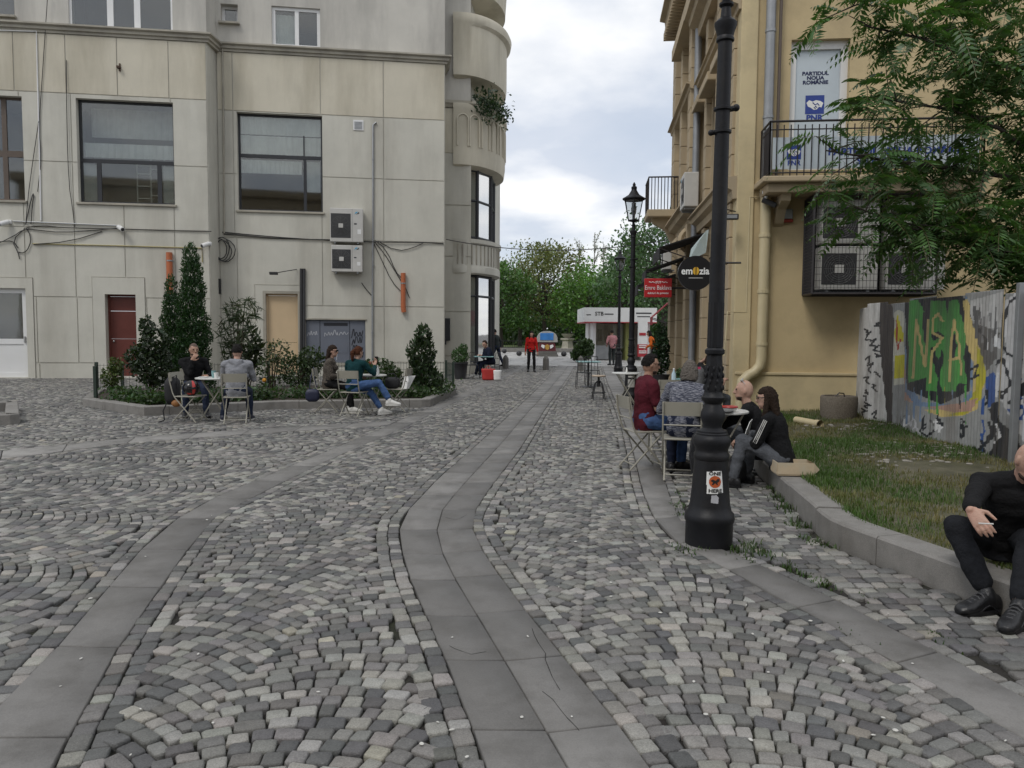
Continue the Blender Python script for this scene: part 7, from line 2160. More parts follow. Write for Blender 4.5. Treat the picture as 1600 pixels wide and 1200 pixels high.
def dark_table(x, y, label, top):
    t = thing('metal_table', label, 'table', (x, y, 0), group='dark metal cafe tables')
    MB().box((x - .33, y - .33, .72), (x + .33, y + .33, .745), bev=.005).build('table_top', top, t)
    MB().tube([(x, y, 0.03), (x, y, .72)], .03, 8).build('column', M_DM, t)
    MB().lathe([(.24, 0), (.23, .02), (.04, .04)], 16, (x, y, 0)).build('foot', M_DM, t)
Yc = 22.2
dark_table(gx(919, Yc), Yc, 'square table beyond the lone stool, laid with a pale top', M_TEAL)
dark_chair(gx(912, Yc - .7), Yc - .7, 0, 'dark metal chair at the square table beyond the stool, nearest side'); dark_chair(gx(925, Yc + .8), Yc + .8, 180, 'dark metal chair on the far side of the square table')
Yl = 26.3
dark_table(gx(756, Yl), Yl, 'dark table at the corner of the grey building', M_TEAL)
dark_chair(gx(737, Yl - .3), Yl - .3, -75, 'dark metal chair beside the potted shrub'); dark_chair(gx(747, Yl + .6), Yl + .6, -120, 'dark metal chair behind the table at the building corner')
LB = (gx(763, 25.1), 25.1)
soft_bag('shopping_bag', 'red shopping bag on the ground by the corner cafe', 'bag', (LB[0], LB[1], .01), (.46, .22, .36), pm('red_paper', (.42, .03, .025), .6, .1, 6, .05), [[(-.12, 0, .34), (0, 0, .46), (.12, 0, .34)]], 0, True)
soft_bag('shopping_bag', 'white plastic bag beside the red shopping bag', 'bag', (gx(777, 25.0), 25.0, .01), (.26, .18, .32), M_WPR, None, 0, True)
# ---- stone bollards and iron balls at the street end
M_BOL = pm('bollard_stone', (.13, .125, .115), .8, .15, 8, .2)
for px_, py_, h_, lab in ((790, 576, .60, 'left stone bollard at the end of the street'), (853, 578, .62, 'middle stone bollard, right of the person in red'), (907, 579, .62, 'right stone bollard behind the square table')):
    b_ = G(px_, py_)
    tag(MB().lathe([(.13, -.02), (.135, .02), (.125, h_ * .72), (.118, h_ * .78), (.06, h_ * .93), (.01, h_)], 8, b_).build('bollard', M_BOL), lab, 'bollard', 'stone bollards at the street end')
for px_, py_, lab in ((811, 556, 'iron ball bollard left of the person in red'), (881, 557, 'iron ball bollard right of the dome shaped container'), (788, 552, 'iron ball bollard behind the walking man')):
    b_ = G(px_, py_)
    tag(MB().ball((b_.x, b_.y, .17), .19, 16, 10, (1, 1, .95)).build('ball_bollard', M_DM, None, smooth='all'), lab, 'bollard', 'ball bollards on the square')
# ---- dome container with blue window
b_ = G(855, 557); S_ = b_.y / 1200
dm = thing('waste_container', 'silver dome shaped container with a blue hatch and burgundy skirt on the square', 'container', b_)
bx_ = lambda x0, x1, y0, y1, z0, z1, bev=.02: MB().box((b_.x + x0, b_.y + y0, z0), (b_.x + x1, b_.y + y1, z1), bev=bev)
bx_(-.72, .72, -.1, 1.2, 0, .14).build('step', M_BOL, dm); bx_(-.66, .66, 0, 1.1, .141, .36).build('step', M_BOL, dm)
M_BURG = pm('burgundy_panel', (.10, .014, .018), .4, .1, 3, 0)
MB().add([(b_.x + x, b_.y + y, z) for x, y, z in ((-.58, 0, .361), (.58, 0, .361), (.58, 1.0, .361), (-.58, 1.0, .361), (-.5, .08, .98), (.5, .08, .98), (.5, .92, .98), (-.5, .92, .98))], [(0, 1, 5, 4), (1, 2, 6, 5), (2, 3, 7, 6), (3, 0, 4, 7), (4, 5, 6, 7)]).build('skirt', M_BURG, dm)
q = MB(); vs = []
n_ = 14
for i in range(n_ + 1):
    a = math.pi * i / n_; r_ = 1 if True else 0
    vs += [(b_.x - .68 * math.cos(a) * (1 if abs(math.cos(a)) < .9 else 1), b_.y + y, .95 + .74 * math.sin(a) ** .6) for y in (.0, 1.0)]
q.add(vs, [(2 * i, 2 * i + 1, 2 * i + 3, 2 * i + 2) for i in range(n_)] + [tuple(2 * i for i in range(n_ + 1)), tuple(2 * i + 1 for i in reversed(range(n_ + 1)))])
q.build('dome', pm('silver_shell', (.42, .42, .40), .4, .1, 3, 0, metal=.3), dm)
bx_(-.48, .40, -.05, .0, 1.08, 1.55, .015).build('blue_hatch', pm('blue_glass', (.06, .22, .55), .15, .3, 2, 0), dm)
q = MB(); o_ = Vector((b_.x, b_.y - .01, .62))
q.prism([(.0, .2), (.16, .1), (.12, -.12), (0, -.2), (-.12, -.12), (-.16, .1)], o_, (X, Z, -Y), .02); q.build('emblem', pm('gold_print', (.42, .24, .05), .5), dm)
q = MB()
for s_ in (-1, 1): q.prism([(s_ * .17, .12), (s_ * .36, .18), (s_ * .42, .05), (s_ * .3, -.06), (s_ * .2, -.1)], o_, (X, Z, -Y), .015)
q.build('emblem', M_WPR, dm)
# ---- kiosk
kb = base_at(962, 45.0); KS = 45.0 / 1200
kk = thing('kiosk', 'white kiosk with a red edged roof fascia at the end of the street', 'kiosk', kb)
kx0, kx1 = gx(922, 45.0), gx(1012, 45.0)
M_KW = pm('kiosk_white', (.66, .66, .65), .45, .06, 2, 0)
def kbx(x0, x1, y0, y1, z0, z1, nm, m_, par=kk): return MB().box((x0, y0, z0), (x1, y1, z1)).build(nm, m_, par)
rx0, rx1 = gx(910, 44.4), gx(1022, 44.4)
kbx(rx0, rx1, 43.9, 48.4, 2.21, 3.02, 'roof_fascia', M_KW); kbx(rx0 - .01, rx1 + .01, 43.88, 48.41, 2.16, 2.209, 'red_edge', pm('kiosk_red', (.35, .02, .03), .5))
kbx(kx0, kx1, 46.4, 48.2, .0, 2.17, 'back_wall', M_KW)
for a, b in ((925, 929), (975, 981), (1000, 1012)): kbx(gx(a, 45), gx(b, 45), 44.6, 46.4, .0, 2.17, 'pillar', M_KW if a != 975 else pm('olive_pillar', (.22, .24, .07), .5))
kbx(gx(930, 45), gx(974, 45), 45.2, 45.3, .62, 2.1, 'window', M_GLASS)
kbx(gx(930, 45), gx(953, 45), 44.9, 45.1, .05, .85, 'counter', M_ZINC)
for k, (a, b, z0, z1, m_) in enumerate(((944, 952, 1.0, 2.1, M_ROOMD), (934, 940, 1.1, 1.8, M_GRAPH), (957, 962, .7, 2.1, M_CURT), (966, 972, .7, 2.1, M_KW))): kbx(gx(a, 45.5), gx(b, 45.5), 45.6, 45.7, z0, z1, 'display_panel', m_)
axk = (X, Z, -Y)
text_part('lettering', 'STB', .30, Vector((gx(935, 43.9), 43.89, 2.66)), axk, M_BPR, kk, depth=.002, bold=.006)
for a, b, z0, z1 in ((943, 957, 2.62, 2.68), (915, 922, 2.58, 2.63), (992, 1016, 2.68, 2.75), (994, 1014, 2.50, 2.55)): kbx(gx(a, 43.9), gx(b, 43.9), 43.885, 43.899, z0, z1, 'text_line', M_GRAPH)
ad = thing('info_panel', 'white and red information panel beside the kiosk', 'sign', base_at(1003, 43.5))
ax0, ax1 = gx(995.5, 43.5), gx(1010, 43.5)
kbx(ax0, ax1, 43.4, 43.6, .3, 2.3, 'panel', M_KW, ad); kbx(ax0 - .005, ax1 + .005, 43.38, 43.62, .25, .95, 'red_base', pm('kiosk_red', (.35, .02, .03), .5), ad)
for z_ in (.45, .55, .75, .85): kbx(ax0 + .05, ax1 - .05, 43.36, 43.379, z_, z_ + .05, 'text_line', M_WPR, ad)
kbx(ax0 + .06, ax1 - .1, 43.37, 43.399, 1.45, 1.6, 'red_mark', pm('kiosk_red', (.35, .02, .03), .5), ad)
# ---- low walls, iron fence and people-sized clutter at the park edge
wl = MB(); wl.box((-40, 62.2, -.05), (40, 62.6, .32)); tag(wl.build('park_kerb', M_KERB), 'low stone kerb along the near edge of the park', 'kerb')
pf = thing('park_fence', 'low iron fence along the park lawn', 'fence', (0, 70, 0))
q = MB(); 
for z_ in (.2, .8): q.tube([(-14, 70, z_), (24, 70, z_)], .03, 4)
q.build('rail', M_DM, pf)
q = MB()
for i in range(190): q.tube([(-14 + .2 * i, 70, .0), (-14 + .2 * i, 70, .95)], .014, 4)
tag(q.build('bars', M_DM, pf), kind='stuff')
mons = thing('stone_plinth', 'stone pedestal in the park behind the container', 'pedestal', base_at(886, 66))
c = mons.location
MB().lathe([(.7, 0), (.7, .2), (.5, .3), (.42, .9), (.6, 1.0), (.6, 1.12)], 4, c).build('pedestal_block', M_TRIM, mons)
MB().lathe([(.2, 1.12), (.5, 1.4), (.55, 1.5), (.4, 1.5)], 16, c).build('urn', M_TRIM, mons, smooth=True)
# overhead wire across the street and from the bay
wr = MB(); a, b = atY(697, 374, 27.0), atY(1060, 372, 24.0); m_ = (a + b) / 2 - Z * .75
wr.tube([a * (1 - t) ** 2 + m_ * 2 * t * (1 - t) + b * t * t for t in np.linspace(0, 1, 20)], .014, 4)
tag(wr.build('overhead_wire', M_CABLE), 'black wire sagging across the street between the buildings', 'wire')
# house behind the photographer, mirrored in the windows
BH = thing('opposite_house', 'house behind the viewpoint mirrored in the window panes', 'building', (-8, -16, 0))
hl = [( -24 + 4.2 * i, z_, -24 + 4.2 * i + 1.7, z_ + 2.3) for i in range(9) for z_ in (1.0, 5.0, 9.0)]
plate('wall', (-27, -.05, 14, 13), hl, Vector((0, -16, 0)), X, Y, -.4, 0, M_TAN, BH)
for h_ in hl:
    q = MB(); q.box((h_[0], -16.3, h_[1]), (h_[2], -16.2, h_[3])); q.build('window', M_GRAPH, BH)
q = MB(); q.box((-27.5, -22, 13), (14.5, -15.6, 13.6)); q.build('roof', M_TAN, BH)
# ================================================================== PEOPLE
M_SKIN = {'a': pm('skin_fair', (.44, .275, .205), .55, .10, 22, .2, 160, sub=.08, tint=(.42, .20, .15), tscale=14, tamt=.6), 'b': pm('skin_tan', (.36, .21, .145), .5, .08, 30, .1, 200, sub=.08)}
def cloth(name, col, var=.18, scale=9, bump=.5): return pm('cloth_' + name, col, .9, var, scale, bump, 45, spec=.15)
def remesh(mb, vox, smooth_it=4, fold=0.0, seed=0, fscale=9.0):
    me = bpy.data.meshes.new('tmp'); me.from_pydata([tuple(v) for v in mb.v], [], mb.f); me.update()
    o = bpy.data.objects.new('tmp', me); COL.objects.link(o)
    m = o.modifiers.new('r', 'REMESH'); m.mode = 'VOXEL'; m.voxel_size = vox; m.use_smooth_shade = True
    s = o.modifiers.new('s', 'SMOOTH'); s.factor = .5; s.iterations = smooth_it
    dg = bpy.context.evaluated_depsgraph_get(); dg.update()
    r_ = bpy.data.meshes.new_from_object(o.evaluated_get(dg))
    bpy.data.objects.remove(o); bpy.data.meshes.remove(me)
    if fold > 0:
        n_ = len(r_.vertices); co = np.zeros(n_ * 3); r_.vertices.foreach_get('co', co); co = co.reshape(-1, 3)
        nm = np.zeros(n_ * 3); r_.vertex_normals.foreach_get('vector', nm); nm = nm.reshape(-1, 3)
        d = np.array([noise.noise(Vector((c[0] * fscale + seed, c[1] * fscale, c[2] * fscale * 1.7))) + .5 * noise.noise(Vector((c[0] * fscale * 2.3, c[1] * fscale * 2.3 + seed, c[2] * fscale * 2.9))) for c in co])
        co += nm * (d * fold)[:, None]; r_.vertices.foreach_set('co', co.ravel()); r_.update()
    return r_
def put(me, name, mat, parent):
    me.materials.clear(); me.materials.append(mat); me.polygons.foreach_set('use_smooth', [True] * len(me.polygons))
    o = bpy.data.objects.new(name, me); COL.objects.link(o); o.parent = parent; return o
def ik(a, c, l1, l2, pole):
    a, c, pole = Vector(a), Vector(c), Vector(pole)
    d = c - a; L_ = d.length
    if L_ > (l1 + l2) * .999: c = a + d * ((l1 + l2) * .999 / L_); d = c - a; L_ = d.length
    x = (l1 * l1 - l2 * l2 + L_ * L_) / (2 * L_); h = math.sqrt(max(0, l1 * l1 - x * x)); u = d / L_
    p = pole - u * pole.dot(u)
    p = p.normalized() if p.length > 1e-6 else u.orthogonal().normalized()
    return a + u * x + p * h, c
def limb(mb, pts, rad, n=10):
    """tapered limb with rounded joints; inserts rings along each bone"""
    P_, R_ = [], []
    for i in range(len(pts) - 1):
        k = 5
        for j in range(k):
            t = j / k; P_.append(pts[i].lerp(pts[i + 1], t)); R_.append(rad[i] * (1 - t) + rad[i + 1] * t)
    P_.append(pts[-1]); R_.append(rad[-1]); mb.tube(P_, R_, n)
    for p, r_ in zip(pts, rad): mb.ball(p, r_ * .99, 10, 7)
def loft(mb, rings, n=16):
    """rings: (centre, xaxis, yaxis, a, b)"""
    k0 = len(mb.v)
    for c, x, y, a, b in rings:
        for j in range(n):
            t = 2 * math.pi * j / n; ct, st_ = math.cos(t), math.sin(t)
            mb.v.append(tuple(c + x * (a * abs(ct) ** .85 * (1 if ct > 0 else -1)) + y * (b * abs(st_) ** .85 * (1 if st_ > 0 else -1))))
    for i in range(len(rings) - 1):
        for j in range(n):
            a = k0 + i * n + j; b = k0 + i * n + (j + 1) % n; mb.f.append((a, b, b + n, a + n))
    mb.f.append(tuple(k0 + j for j in reversed(range(n)))); e = k0 + (len(rings) - 1) * n; mb.f.append(tuple(e + j for j in range(n)))
def hand(mb, wrist, d, palm_n, side, curl=.5, sc=1.0, spread=.16):
    """palm, four unequal jointed fingers and a thumb; d = pointing direction, palm_n = palm normal, side = thumb side vector"""
    d = d.normalized(); s = (side - d * side.dot(d)).normalized(); n_ = d.cross(s).normalized()
    if n_.dot(palm_n) < 0: n_ = -n_
    loft(mb, [(wrist - d * .01, s, n_, .026 * sc, .019 * sc), (wrist + d * .03 * sc, s, n_, .036 * sc, .018 * sc), (wrist + d * .085 * sc, s, n_, .041 * sc, .014 * sc), (wrist + d * .10 * sc, s, n_, .036 * sc, .011 * sc)], 12)
    for k, (off, L_) in enumerate(((.031, .072), (.0105, .082), (-.0105, .076), (-.031, .058))):
        p = wrist + d * .092 * sc + s * off * sc; dd = (d + s * off * spread * 6).normalized()
        pts = [p]; c = curl * (.85 + .12 * k)
        for f, l_ in ((.35, .45), (.8, .32), (.7, .25)):
            dd = (dd * math.cos(c * f) + n_ * math.sin(c * f)).normalized(); pts.append(pts[-1] + dd * L_ * l_ * sc)
        limb(mb, pts, [.0098 * sc, .0092 * sc, .0085 * sc, .007 * sc], 8)
    p = wrist + d * .028 * sc + s * .030 * sc; t1 = (d * .6 + s * .75 + n_ * .25).normalized(); t2 = (d * .9 + s * .25 + n_ * .35).normalized()
    limb(mb, [p, p + t1 * .036 * sc, p + t1 * .036 * sc + t2 * .03 * sc, p + t1 * .036 * sc + t2 * .052 * sc], [.013 * sc, .0115 * sc, .010 * sc, .008 * sc], 8)
def shoe(mb, ankle, fw, up=Z, L_=.27, w_=.048):
    fw = (fw - up * fw.dot(up)).normalized(); x = fw.cross(up).normalized(); b = ankle - up * .085
    loft(mb, [(b - fw * .065 + up * .035, x, up, .026, .03), (b - fw * .05 + up * .045, x, up, .036, .044), (b + fw * 0 + up * .055, x, up, .040, .054), (b + fw * .07 + up * .046, x, up, .044, .045), (b + fw * .13 + up * .032, x, up, w_, .032), (b + fw * .17 + up * .027, x, up, .042, .026), (b + fw * .195 + up * .02, x, up, .024, .017)], 14)
def person(label, loc, yaw, seat=None, lean=8, side=0, head=(0, 0), feet=None, hands=None, top=None, bottom=None, shoes=None, skin='a', hair=None, hair_style='short', beard=None,
           glasses=None, sleeves='long', legs='long', vox=.010, curl=.6, fat=1.0, height=1.75, poles=(None, None), toe=(None, None), knee_out=.12, hand_dirs=(None, None), bvox=None, shoe_k=1.1, hood=False, extra=None, group=None, twist=0, female=False, leg_poles=(None, None)):
    """figure posed by pelvis height, spine lean, hand and foot targets (all in the person's own frame: x right, y forward)"""
    H = height / 1.75
    t = thing('person', label, 'person', loc, R(yaw), group=group)
    hz = (seat + .095) if seat is not None else .93 * H
    pel = Vector((0, 0, hz))
    sp = Vector((math.sin(R(side)), math.sin(R(lean)), math.cos(R(lean)))).normalized()
    rt = Vector((math.cos(R(twist)), math.sin(R(twist)), 0)); rt = (rt - sp * rt.dot(sp)).normalized(); fw = sp.cross(rt).normalized()
    rt0 = X; up0 = Z
    sw = (.172 if female else .19) * H
    neck = pel + sp * .50 * H; sh = [neck - sp * .055 * H + rt * s * sw for s in (-1, 1)]
    hip = [pel + X * s * .092 * H for s in (-1, 1)]
    hy, hp = R(head[0]), R(head[1])       # head yaw (left +), pitch (down +)
    hf = (Matrix.Rotation(hy, 3, 'Z') @ Vector((0, math.cos(hp), -math.sin(hp)))).normalized()
    hr = hf.cross(Z).normalized(); hu = hr.cross(hf).normalized()
    hc = neck + sp * .075 * H + hu * .095 * H + hf * .022 * H
    ft = feet or ((-.1, .42, .09), (.1, .42, .09)); hd = hands or ((-.12, .36, hz + .12), (.12, .36, hz + .12))
    l1, l2, a1, a2 = .43 * H, .42 * H, .285 * H, .255 * H
    knee, ank, elb, wri = [], [], [], []
    for k, s in ((0, -1), (1, 1)):
        kp = leg_poles[k] or (Vector((s * knee_out, 1, .55)) if seat is not None else Vector((s * .05, 1, 0)))
        b, c = ik(hip[k], Vector(ft[k]), l1, l2, kp); knee.append(b); ank.append(c)
        b, c = ik(sh[k], Vector(hd[k]), a1, a2, poles[k] or Vector((s * .55, -.5, -.8))); elb.append(b); wri.append(c)
    def torso(mb, g, lo=-.10, hi=.53):
        prof = [(-.10, .125, .095), (-.03, .158, .115), (.04, .163, .118), (.13, .148 if not female else .135, .108), (.22, .146 if not female else .130, .105), (.33, .165 if not female else .15, .118), (.41, .168 if not female else .15, .108), (.47, .125, .083), (.51, .068, .062), (.53, .058, .056)]
        rr = []
        for z_, a, b in prof:
            if lo - .001 <= z_ <= hi + .001:
                q = max(0, min(1, (z_ + .05) / .25)); d = Z.lerp(sp, q); x = X.lerp(rt, q).normalized(); y = d.cross(x).normalized()
                rr.append((pel + (sp * z_ if z_ > 0 else Z * z_) * H, x, y, (a * fat + g) * H, (b * fat + g) * H))
        loft(mb, rr, 18)
        if hi > .45:
            for k in (0, 1): limb(mb, [neck - sp * .02, sh[k]], [(.056 + g) * H, (.058 + g) * H])
    def leg(mb, k, g, end=1.0, e0=0.0):
        e = knee[k].lerp(ank[k], end); limb(mb, [hip[k] + (Z * .02), knee[k]], [(.088 * fat + g) * H, (.060 + g) * H], 12)
        limb(mb, [knee[k], knee[k].lerp(ank[k], .33), e], [(.058 + g) * H, (.056 + g) * H, ((.042 if end > .9 else .05) + g) * H], 12)
    def arm(mb, k, g, end=1.0):
        e1 = min(1, end * 2); limb(mb, [sh[k], sh[k].lerp(elb[k], e1)], [(.054 + g) * H, ((.042 + (1 - e1) * .012) + g) * H], 12)
        if end > .5:
            f = (end - .5) * 2; limb(mb, [elb[k], elb[k].lerp(wri[k], .35 * f), elb[k].lerp(wri[k], f)], [(.041 + g) * H, (.040 + g) * H, (.040 - .012 * f + g) * H], 12)
    # --- body
    mb = MB(); torso(mb, -.014)
    limb(mb, [neck - sp * .03, hc - hu * .05 * H], [.056 * H, .052 * H])
    rotm = Matrix((hr, hf, hu)).transposed()
    mb.ball(hc, .1, 20, 14, (.76 * H, .95 * H, 1.12 * H), rotm)
    mb.ball(hc - hu * .062 * H + hf * .030 * H, .1, 14, 10, (.60 * H, .62 * H, .58 * H), rotm)
    mb.ball(hc - hu * .098 * H + hf * .068 * H, .022 * H, 8, 6)
    mb.tube([hc + hu * .018 * H + hf * .088 * H, hc - hu * .012 * H + hf * .104 * H, hc - hu * .032 * H + hf * .112 * H, hc - hu * .042 * H + hf * .088 * H], [.009, .012, .017, .011], 8)
    mb.tube([hc - hu * .068 * H + hf * .086 * H - hr * .02, hc - hu * .066 * H + hf * .094 * H, hc - hu * .068 * H + hf * .086 * H + hr * .02], [.008, .011, .008], 6)
    for s in (-1, 1):
        mb.ball(hc + hr * s * .077 * H - hu * .008 * H - hf * .005, .028, 8, 6, (.35, .7, 1.1), rotm)
        mb.tube([hc + hr * s * .012 + hu * .022 * H + hf * .090 * H, hc + hr * s * .045 + hu * .026 * H + hf * .076 * H], [.010, .008], 6)
    for k in (0, 1):
        leg(mb, k, -.007); arm(mb, k, -.006)
        s = (-1, 1)[k]; d = hand_dirs[k]
        fdir = (wri[k] - elb[k]).normalized()
        d = Vector(d) if d is not None else (fdir + Vector((0, 0, -.25)))
        hand(mb, wri[k] - fdir * .01, d, Vector((0, 0, -1)) if abs(d.normalized().z) < .8 else Vector((-s, 0, 0)), Vector((-s, .35, .3)), curl, H)
        sd = toe[k] and Vector(toe[k]) or Vector(((-1, 1)[k] * .15, 1, 0)); shoe(mb, ank[k], sd)
    put(remesh(mb, bvox or min(vox, .0085), 2), 'body', M_SKIN[skin], t)
    # --- eyes, brows
    for s in (-1, 1):
        q = MB(); q.ball(hc + hr * s * .031 * H + hu * .006 * H + hf * .0865 * H, .0105, 8, 6); q.build('eye', pm('dark_eye', (.03, .02, .015), .2), t, False, smooth='all')
    # --- clothes
    if top:
        mb = MB(); torso(mb, .014, -.10 if not extra or 'short_top' not in extra else .0, .47); limb(mb, [neck - sp * .05, neck - sp * .0], [.085 * H, .066 * H])
        for k in (0, 1): arm(mb, k, .012 if sleeves == 'long' else .016, .94 if sleeves == 'long' else .36)
        if extra and 'long_coat' in extra: loft(mb, [(pel + Z * .05, X, Y, .185, .14), (pel - Z * .10, X, Y, .20, .16)], 16)
        if hood:
            bk = neck - fw * .085 - sp * .03
            loft(mb, [(bk - rt * .11 + sp * .02, fw, sp, .02, .03), (bk - rt * .06, fw, sp, .045, .06), (bk - sp * .03, fw, sp, .055, .075), (bk + rt * .06, fw, sp, .045, .06), (bk + rt * .11 + sp * .02, fw, sp, .02, .03)], 12)
            for s in (-1, 1): limb(mb, [bk + rt * s * .09 + sp * .03, neck + rt * s * .075 + fw * .03 + sp * .01, neck + fw * .08 - sp * .05], [.028, .026, .02])
        if female: 
            for s in (-1, 1): mb.ball(pel + sp * .335 * H + rt * s * .07 + fw * .085, .062, 10, 8)
        put(remesh(mb, vox, 3, .011, len(label), 7.5), top[0], top[1], t)
    if bottom:
        mb = MB(); torso(mb, .010, -.10, .13)
        for k in (0, 1): leg(mb, k, .010, .93 if legs == 'long' else .80)
        put(remesh(mb, vox, 3, .009, len(label) + 3, 8.5), bottom[0], bottom[1], t)
    if shoes:
        for k in (0, 1):
            mb = MB(); sd = toe[k] and Vector(toe[k]) or Vector(((-1, 1)[k] * .15, 1, 0))
            b0 = MB(); shoe(b0, ank[k], sd); c = sum((Vector(v) for v in b0.v), Vector()) / len(b0.v)
            mb.f = b0.f; mb.v = [tuple(c + (Vector(v) - c) * shoe_k) for v in b0.v]; limb(mb, [ank[k] - Z * .02, ank[k] + (knee[k] - ank[k]).normalized() * .02], [.05, .045])
            so = put(remesh(mb, min(vox, .008), 2), 'shoe', shoes, t)
            fwd = (sd - Z * sd.z).normalized(); xx = fwd.cross(Z); b = ank[k] - Z * .085
            q = MB(); loft(q, [(b - fwd * .078 + Z * .004, xx, fwd, .001, .001)] * 1 + [(b + Z * (z_), xx, fwd, .0, .0) for z_ in ()] + [(b + fwd * .06 + Z * -.003, xx, fwd, .054, .148), (b + fwd * .06 + Z * .018, xx, fwd, .054, .146)], 18) if False else loft(q, [(b + fwd * .06 - Z * .003, xx, fwd, .052, .145), (b + fwd * .06 + Z * .020, xx, fwd, .053, .147)], 18)
            q.build('sole', (extra or {}).get('sole', shoes), so, False)
    # --- hair
    if hair:
        vs, fs = [], []
        q = MB(); q.ball((0, 0, 0), 1, 28, 20)
        def hair_v(v, th, front, low, back_low):
            d = Vector(v); w_ = 1 + th
            line = front if d.y > .25 else (low if d.y > -.25 else back_low)
            on = d.z > (front * max(0, min(1, (d.y + .1) / .5)) + (1 - max(0, min(1, (d.y + .1) / .5))) * back_low) and not (d.y > .30 and d.z < front)
            k = w_ if on else .86
            nz_ = 1 + .03 * noise.noise(d * 6 + Vector((len(label), 0, 0)))
            return hc + hr * (d.x * .076 * H * k * nz_) + hf * (d.y * .095 * H * k) + hu * (d.z * .112 * H * k * nz_)
        par = {'short': (.15, .60, -.1, -.30), 'buzz': (.035, .50, -.1, -.35), 'long': (.14, .45, -.5, -.8), 'pony': (.13, .45, -.3, -.5), 'bob': (.16, .42, -.5, -.75)}[hair_style]
        mb = MB(); mb.v = [tuple(hair_v(v, *par)) for v in q.v]; mb.f = q.f
        if hair_style == 'long':
            loft(mb, [(hc + hu * .03 - hf * .03, hr, hf, .082, .075), (hc - hu * .06 - hf * .055, hr, hf, .088, .055), (hc - hu * .16 - hf * .075, hr, hf, .10, .045), (hc - Z * .28 - fw * .085, hr, hf, .105, .04), (hc - Z * .40 - fw * .09, hr, hf, .085, .03), (hc - Z * .46 - fw * .09, hr, hf, .05, .015)], 16)
            if extra and 'side_hair' in extra:
                for s in (-1, 1): limb(mb, [hc + hr * s * .07 + hu * .03, hc + hr * s * .082 - hu * .08 + hf * .01, hc + hr * s * .085 - hu * .2 + hf * .03 , hc + hr * s * .075 - Z * .36 + hf * .04], [.022, .03, .036, .02])
        if hair_style == 'pony':
            limb(mb, [hc + hu * .03 - hf * .085, hc - hu * .03 - hf * .135, hc - hu * .13 - hf * .115, hc - hu * .18 - hf * .10], [.03, .038, .03, .012])
        if hair_style == 'bob': loft(mb, [(hc + hu * .02 - hf * .02, hr, hf, .09, .085), (hc - hu * .07 - hf * .03, hr, hf, .098, .08), (hc - hu * .12 - hf * .04, hr, hf, .085, .06)], 16)
        put(remesh(mb, .007, 1, .007, 5, 38), 'hair', hair, t)
    if beard:
        q = MB(); q.ball((0, 0, 0), 1, 24, 18); mb = MB(); mb.f = q.f
        for v in q.v:
            d = Vector(v); on = d.z < -.18 and d.y > -.15 and not (d.y > .80 and -.42 < d.z)
            k = 1.10 if on else .72
            c = hc - hu * .052 * H + hf * .026 * H
            mb.v.append(tuple(c + hr * d.x * .064 * H * k + hf * d.y * .068 * H * k + hu * d.z * .064 * H * k))
        put(remesh(mb, .007, 2), 'beard', beard, t)
    if glasses:
        kind, gm = glasses; q = MB()
        up_ = .012 if kind != 'ontop' else .115; fo = .104 if kind != 'ontop' else .035
        for s in (-1, 1):
            c = hc + hr * s * .033 * H + hu * up_ * H + hf * fo * H
            n_ = hf if kind != 'ontop' else (hf + hu).normalized(); u2 = hu if kind != 'ontop' else (hu - hf).normalized()
            ring = [c + hr * (.027 * math.cos(a)) + u2 * (.020 * math.sin(a)) for a in np.linspace(0, 2 * math.pi, 15)]
            q.tube(ring, .003, 5, False)
            if kind in ('sun', 'ontop'): q.add(ring[:-1], [tuple(range(14))])
            q.tube([c + hr * s * .027, hc + hr * s * .078 * H + hu * (up_ if kind != 'ontop' else .07) * H], .003, 5)
        q.tube([hc - hr * .008 + hu * up_ * H + hf * (fo + .003) * H, hc + hr * .008 + hu * up_ * H + hf * (fo + .003) * H], .003, 5)
        q.build('glasses', gm, t, False)
    J = dict(pel=pel, neck=neck, hc=hc, hr=hr, hf=hf, hu=hu, sh=sh, elb=elb, wri=wri, knee=knee, ank=ank, rt=rt, fw=fw, sp=sp)
    return t, J
HB = pm('hair_black', (.012, .010, .009), .75, .35, 60, .9, 120, spec=.2); HD = pm('hair_dark_brown', (.028, .017, .011), .75, .35, 60, .9, 120, spec=.2)
HA = pm('hair_auburn', (.075, .026, .012), .75, .35, 60, .9, 120, spec=.2); HG = pm('hair_grey', (.13, .115, .10), .75, .35, 60, .9, 120, spec=.2); BR = pm('beard_brown', (.045, .026, .016), .7, .3, 80, .6, 160)
BZ = pm('buzzed_hair', (.10, .065, .05), .8, .3, 90, .3, 200)
K_BLK = cloth('black', (.012, .012, .013)); K_JEAN = cloth('dark_jeans', (.022, .030, .055), .3, 14); K_BLUE = cloth('blue_jeans', (.065, .12, .26), .3, 14); K_GREY = cloth('grey_marl', (.24, .245, .265), .12, 40)
K_GRJ = cloth('grey_jeans', (.085, .09, .10), .3, 14); K_GREEN = cloth('bottle_green', (.008, .038, .042), .15); K_MAR = cloth('maroon', (.085, .014, .022), .15); K_RED = cloth('red', (.42, .018, .016), .15); K_NAVY = cloth('navy', (.014, .018, .035)); K_OLV = cloth('dark_jacket', (.03, .035, .035)); K_ORG = cloth('orange', (.55, .12, .02)); K_PINK = cloth('pink_check', (.42, .20, .21), .4, 60)
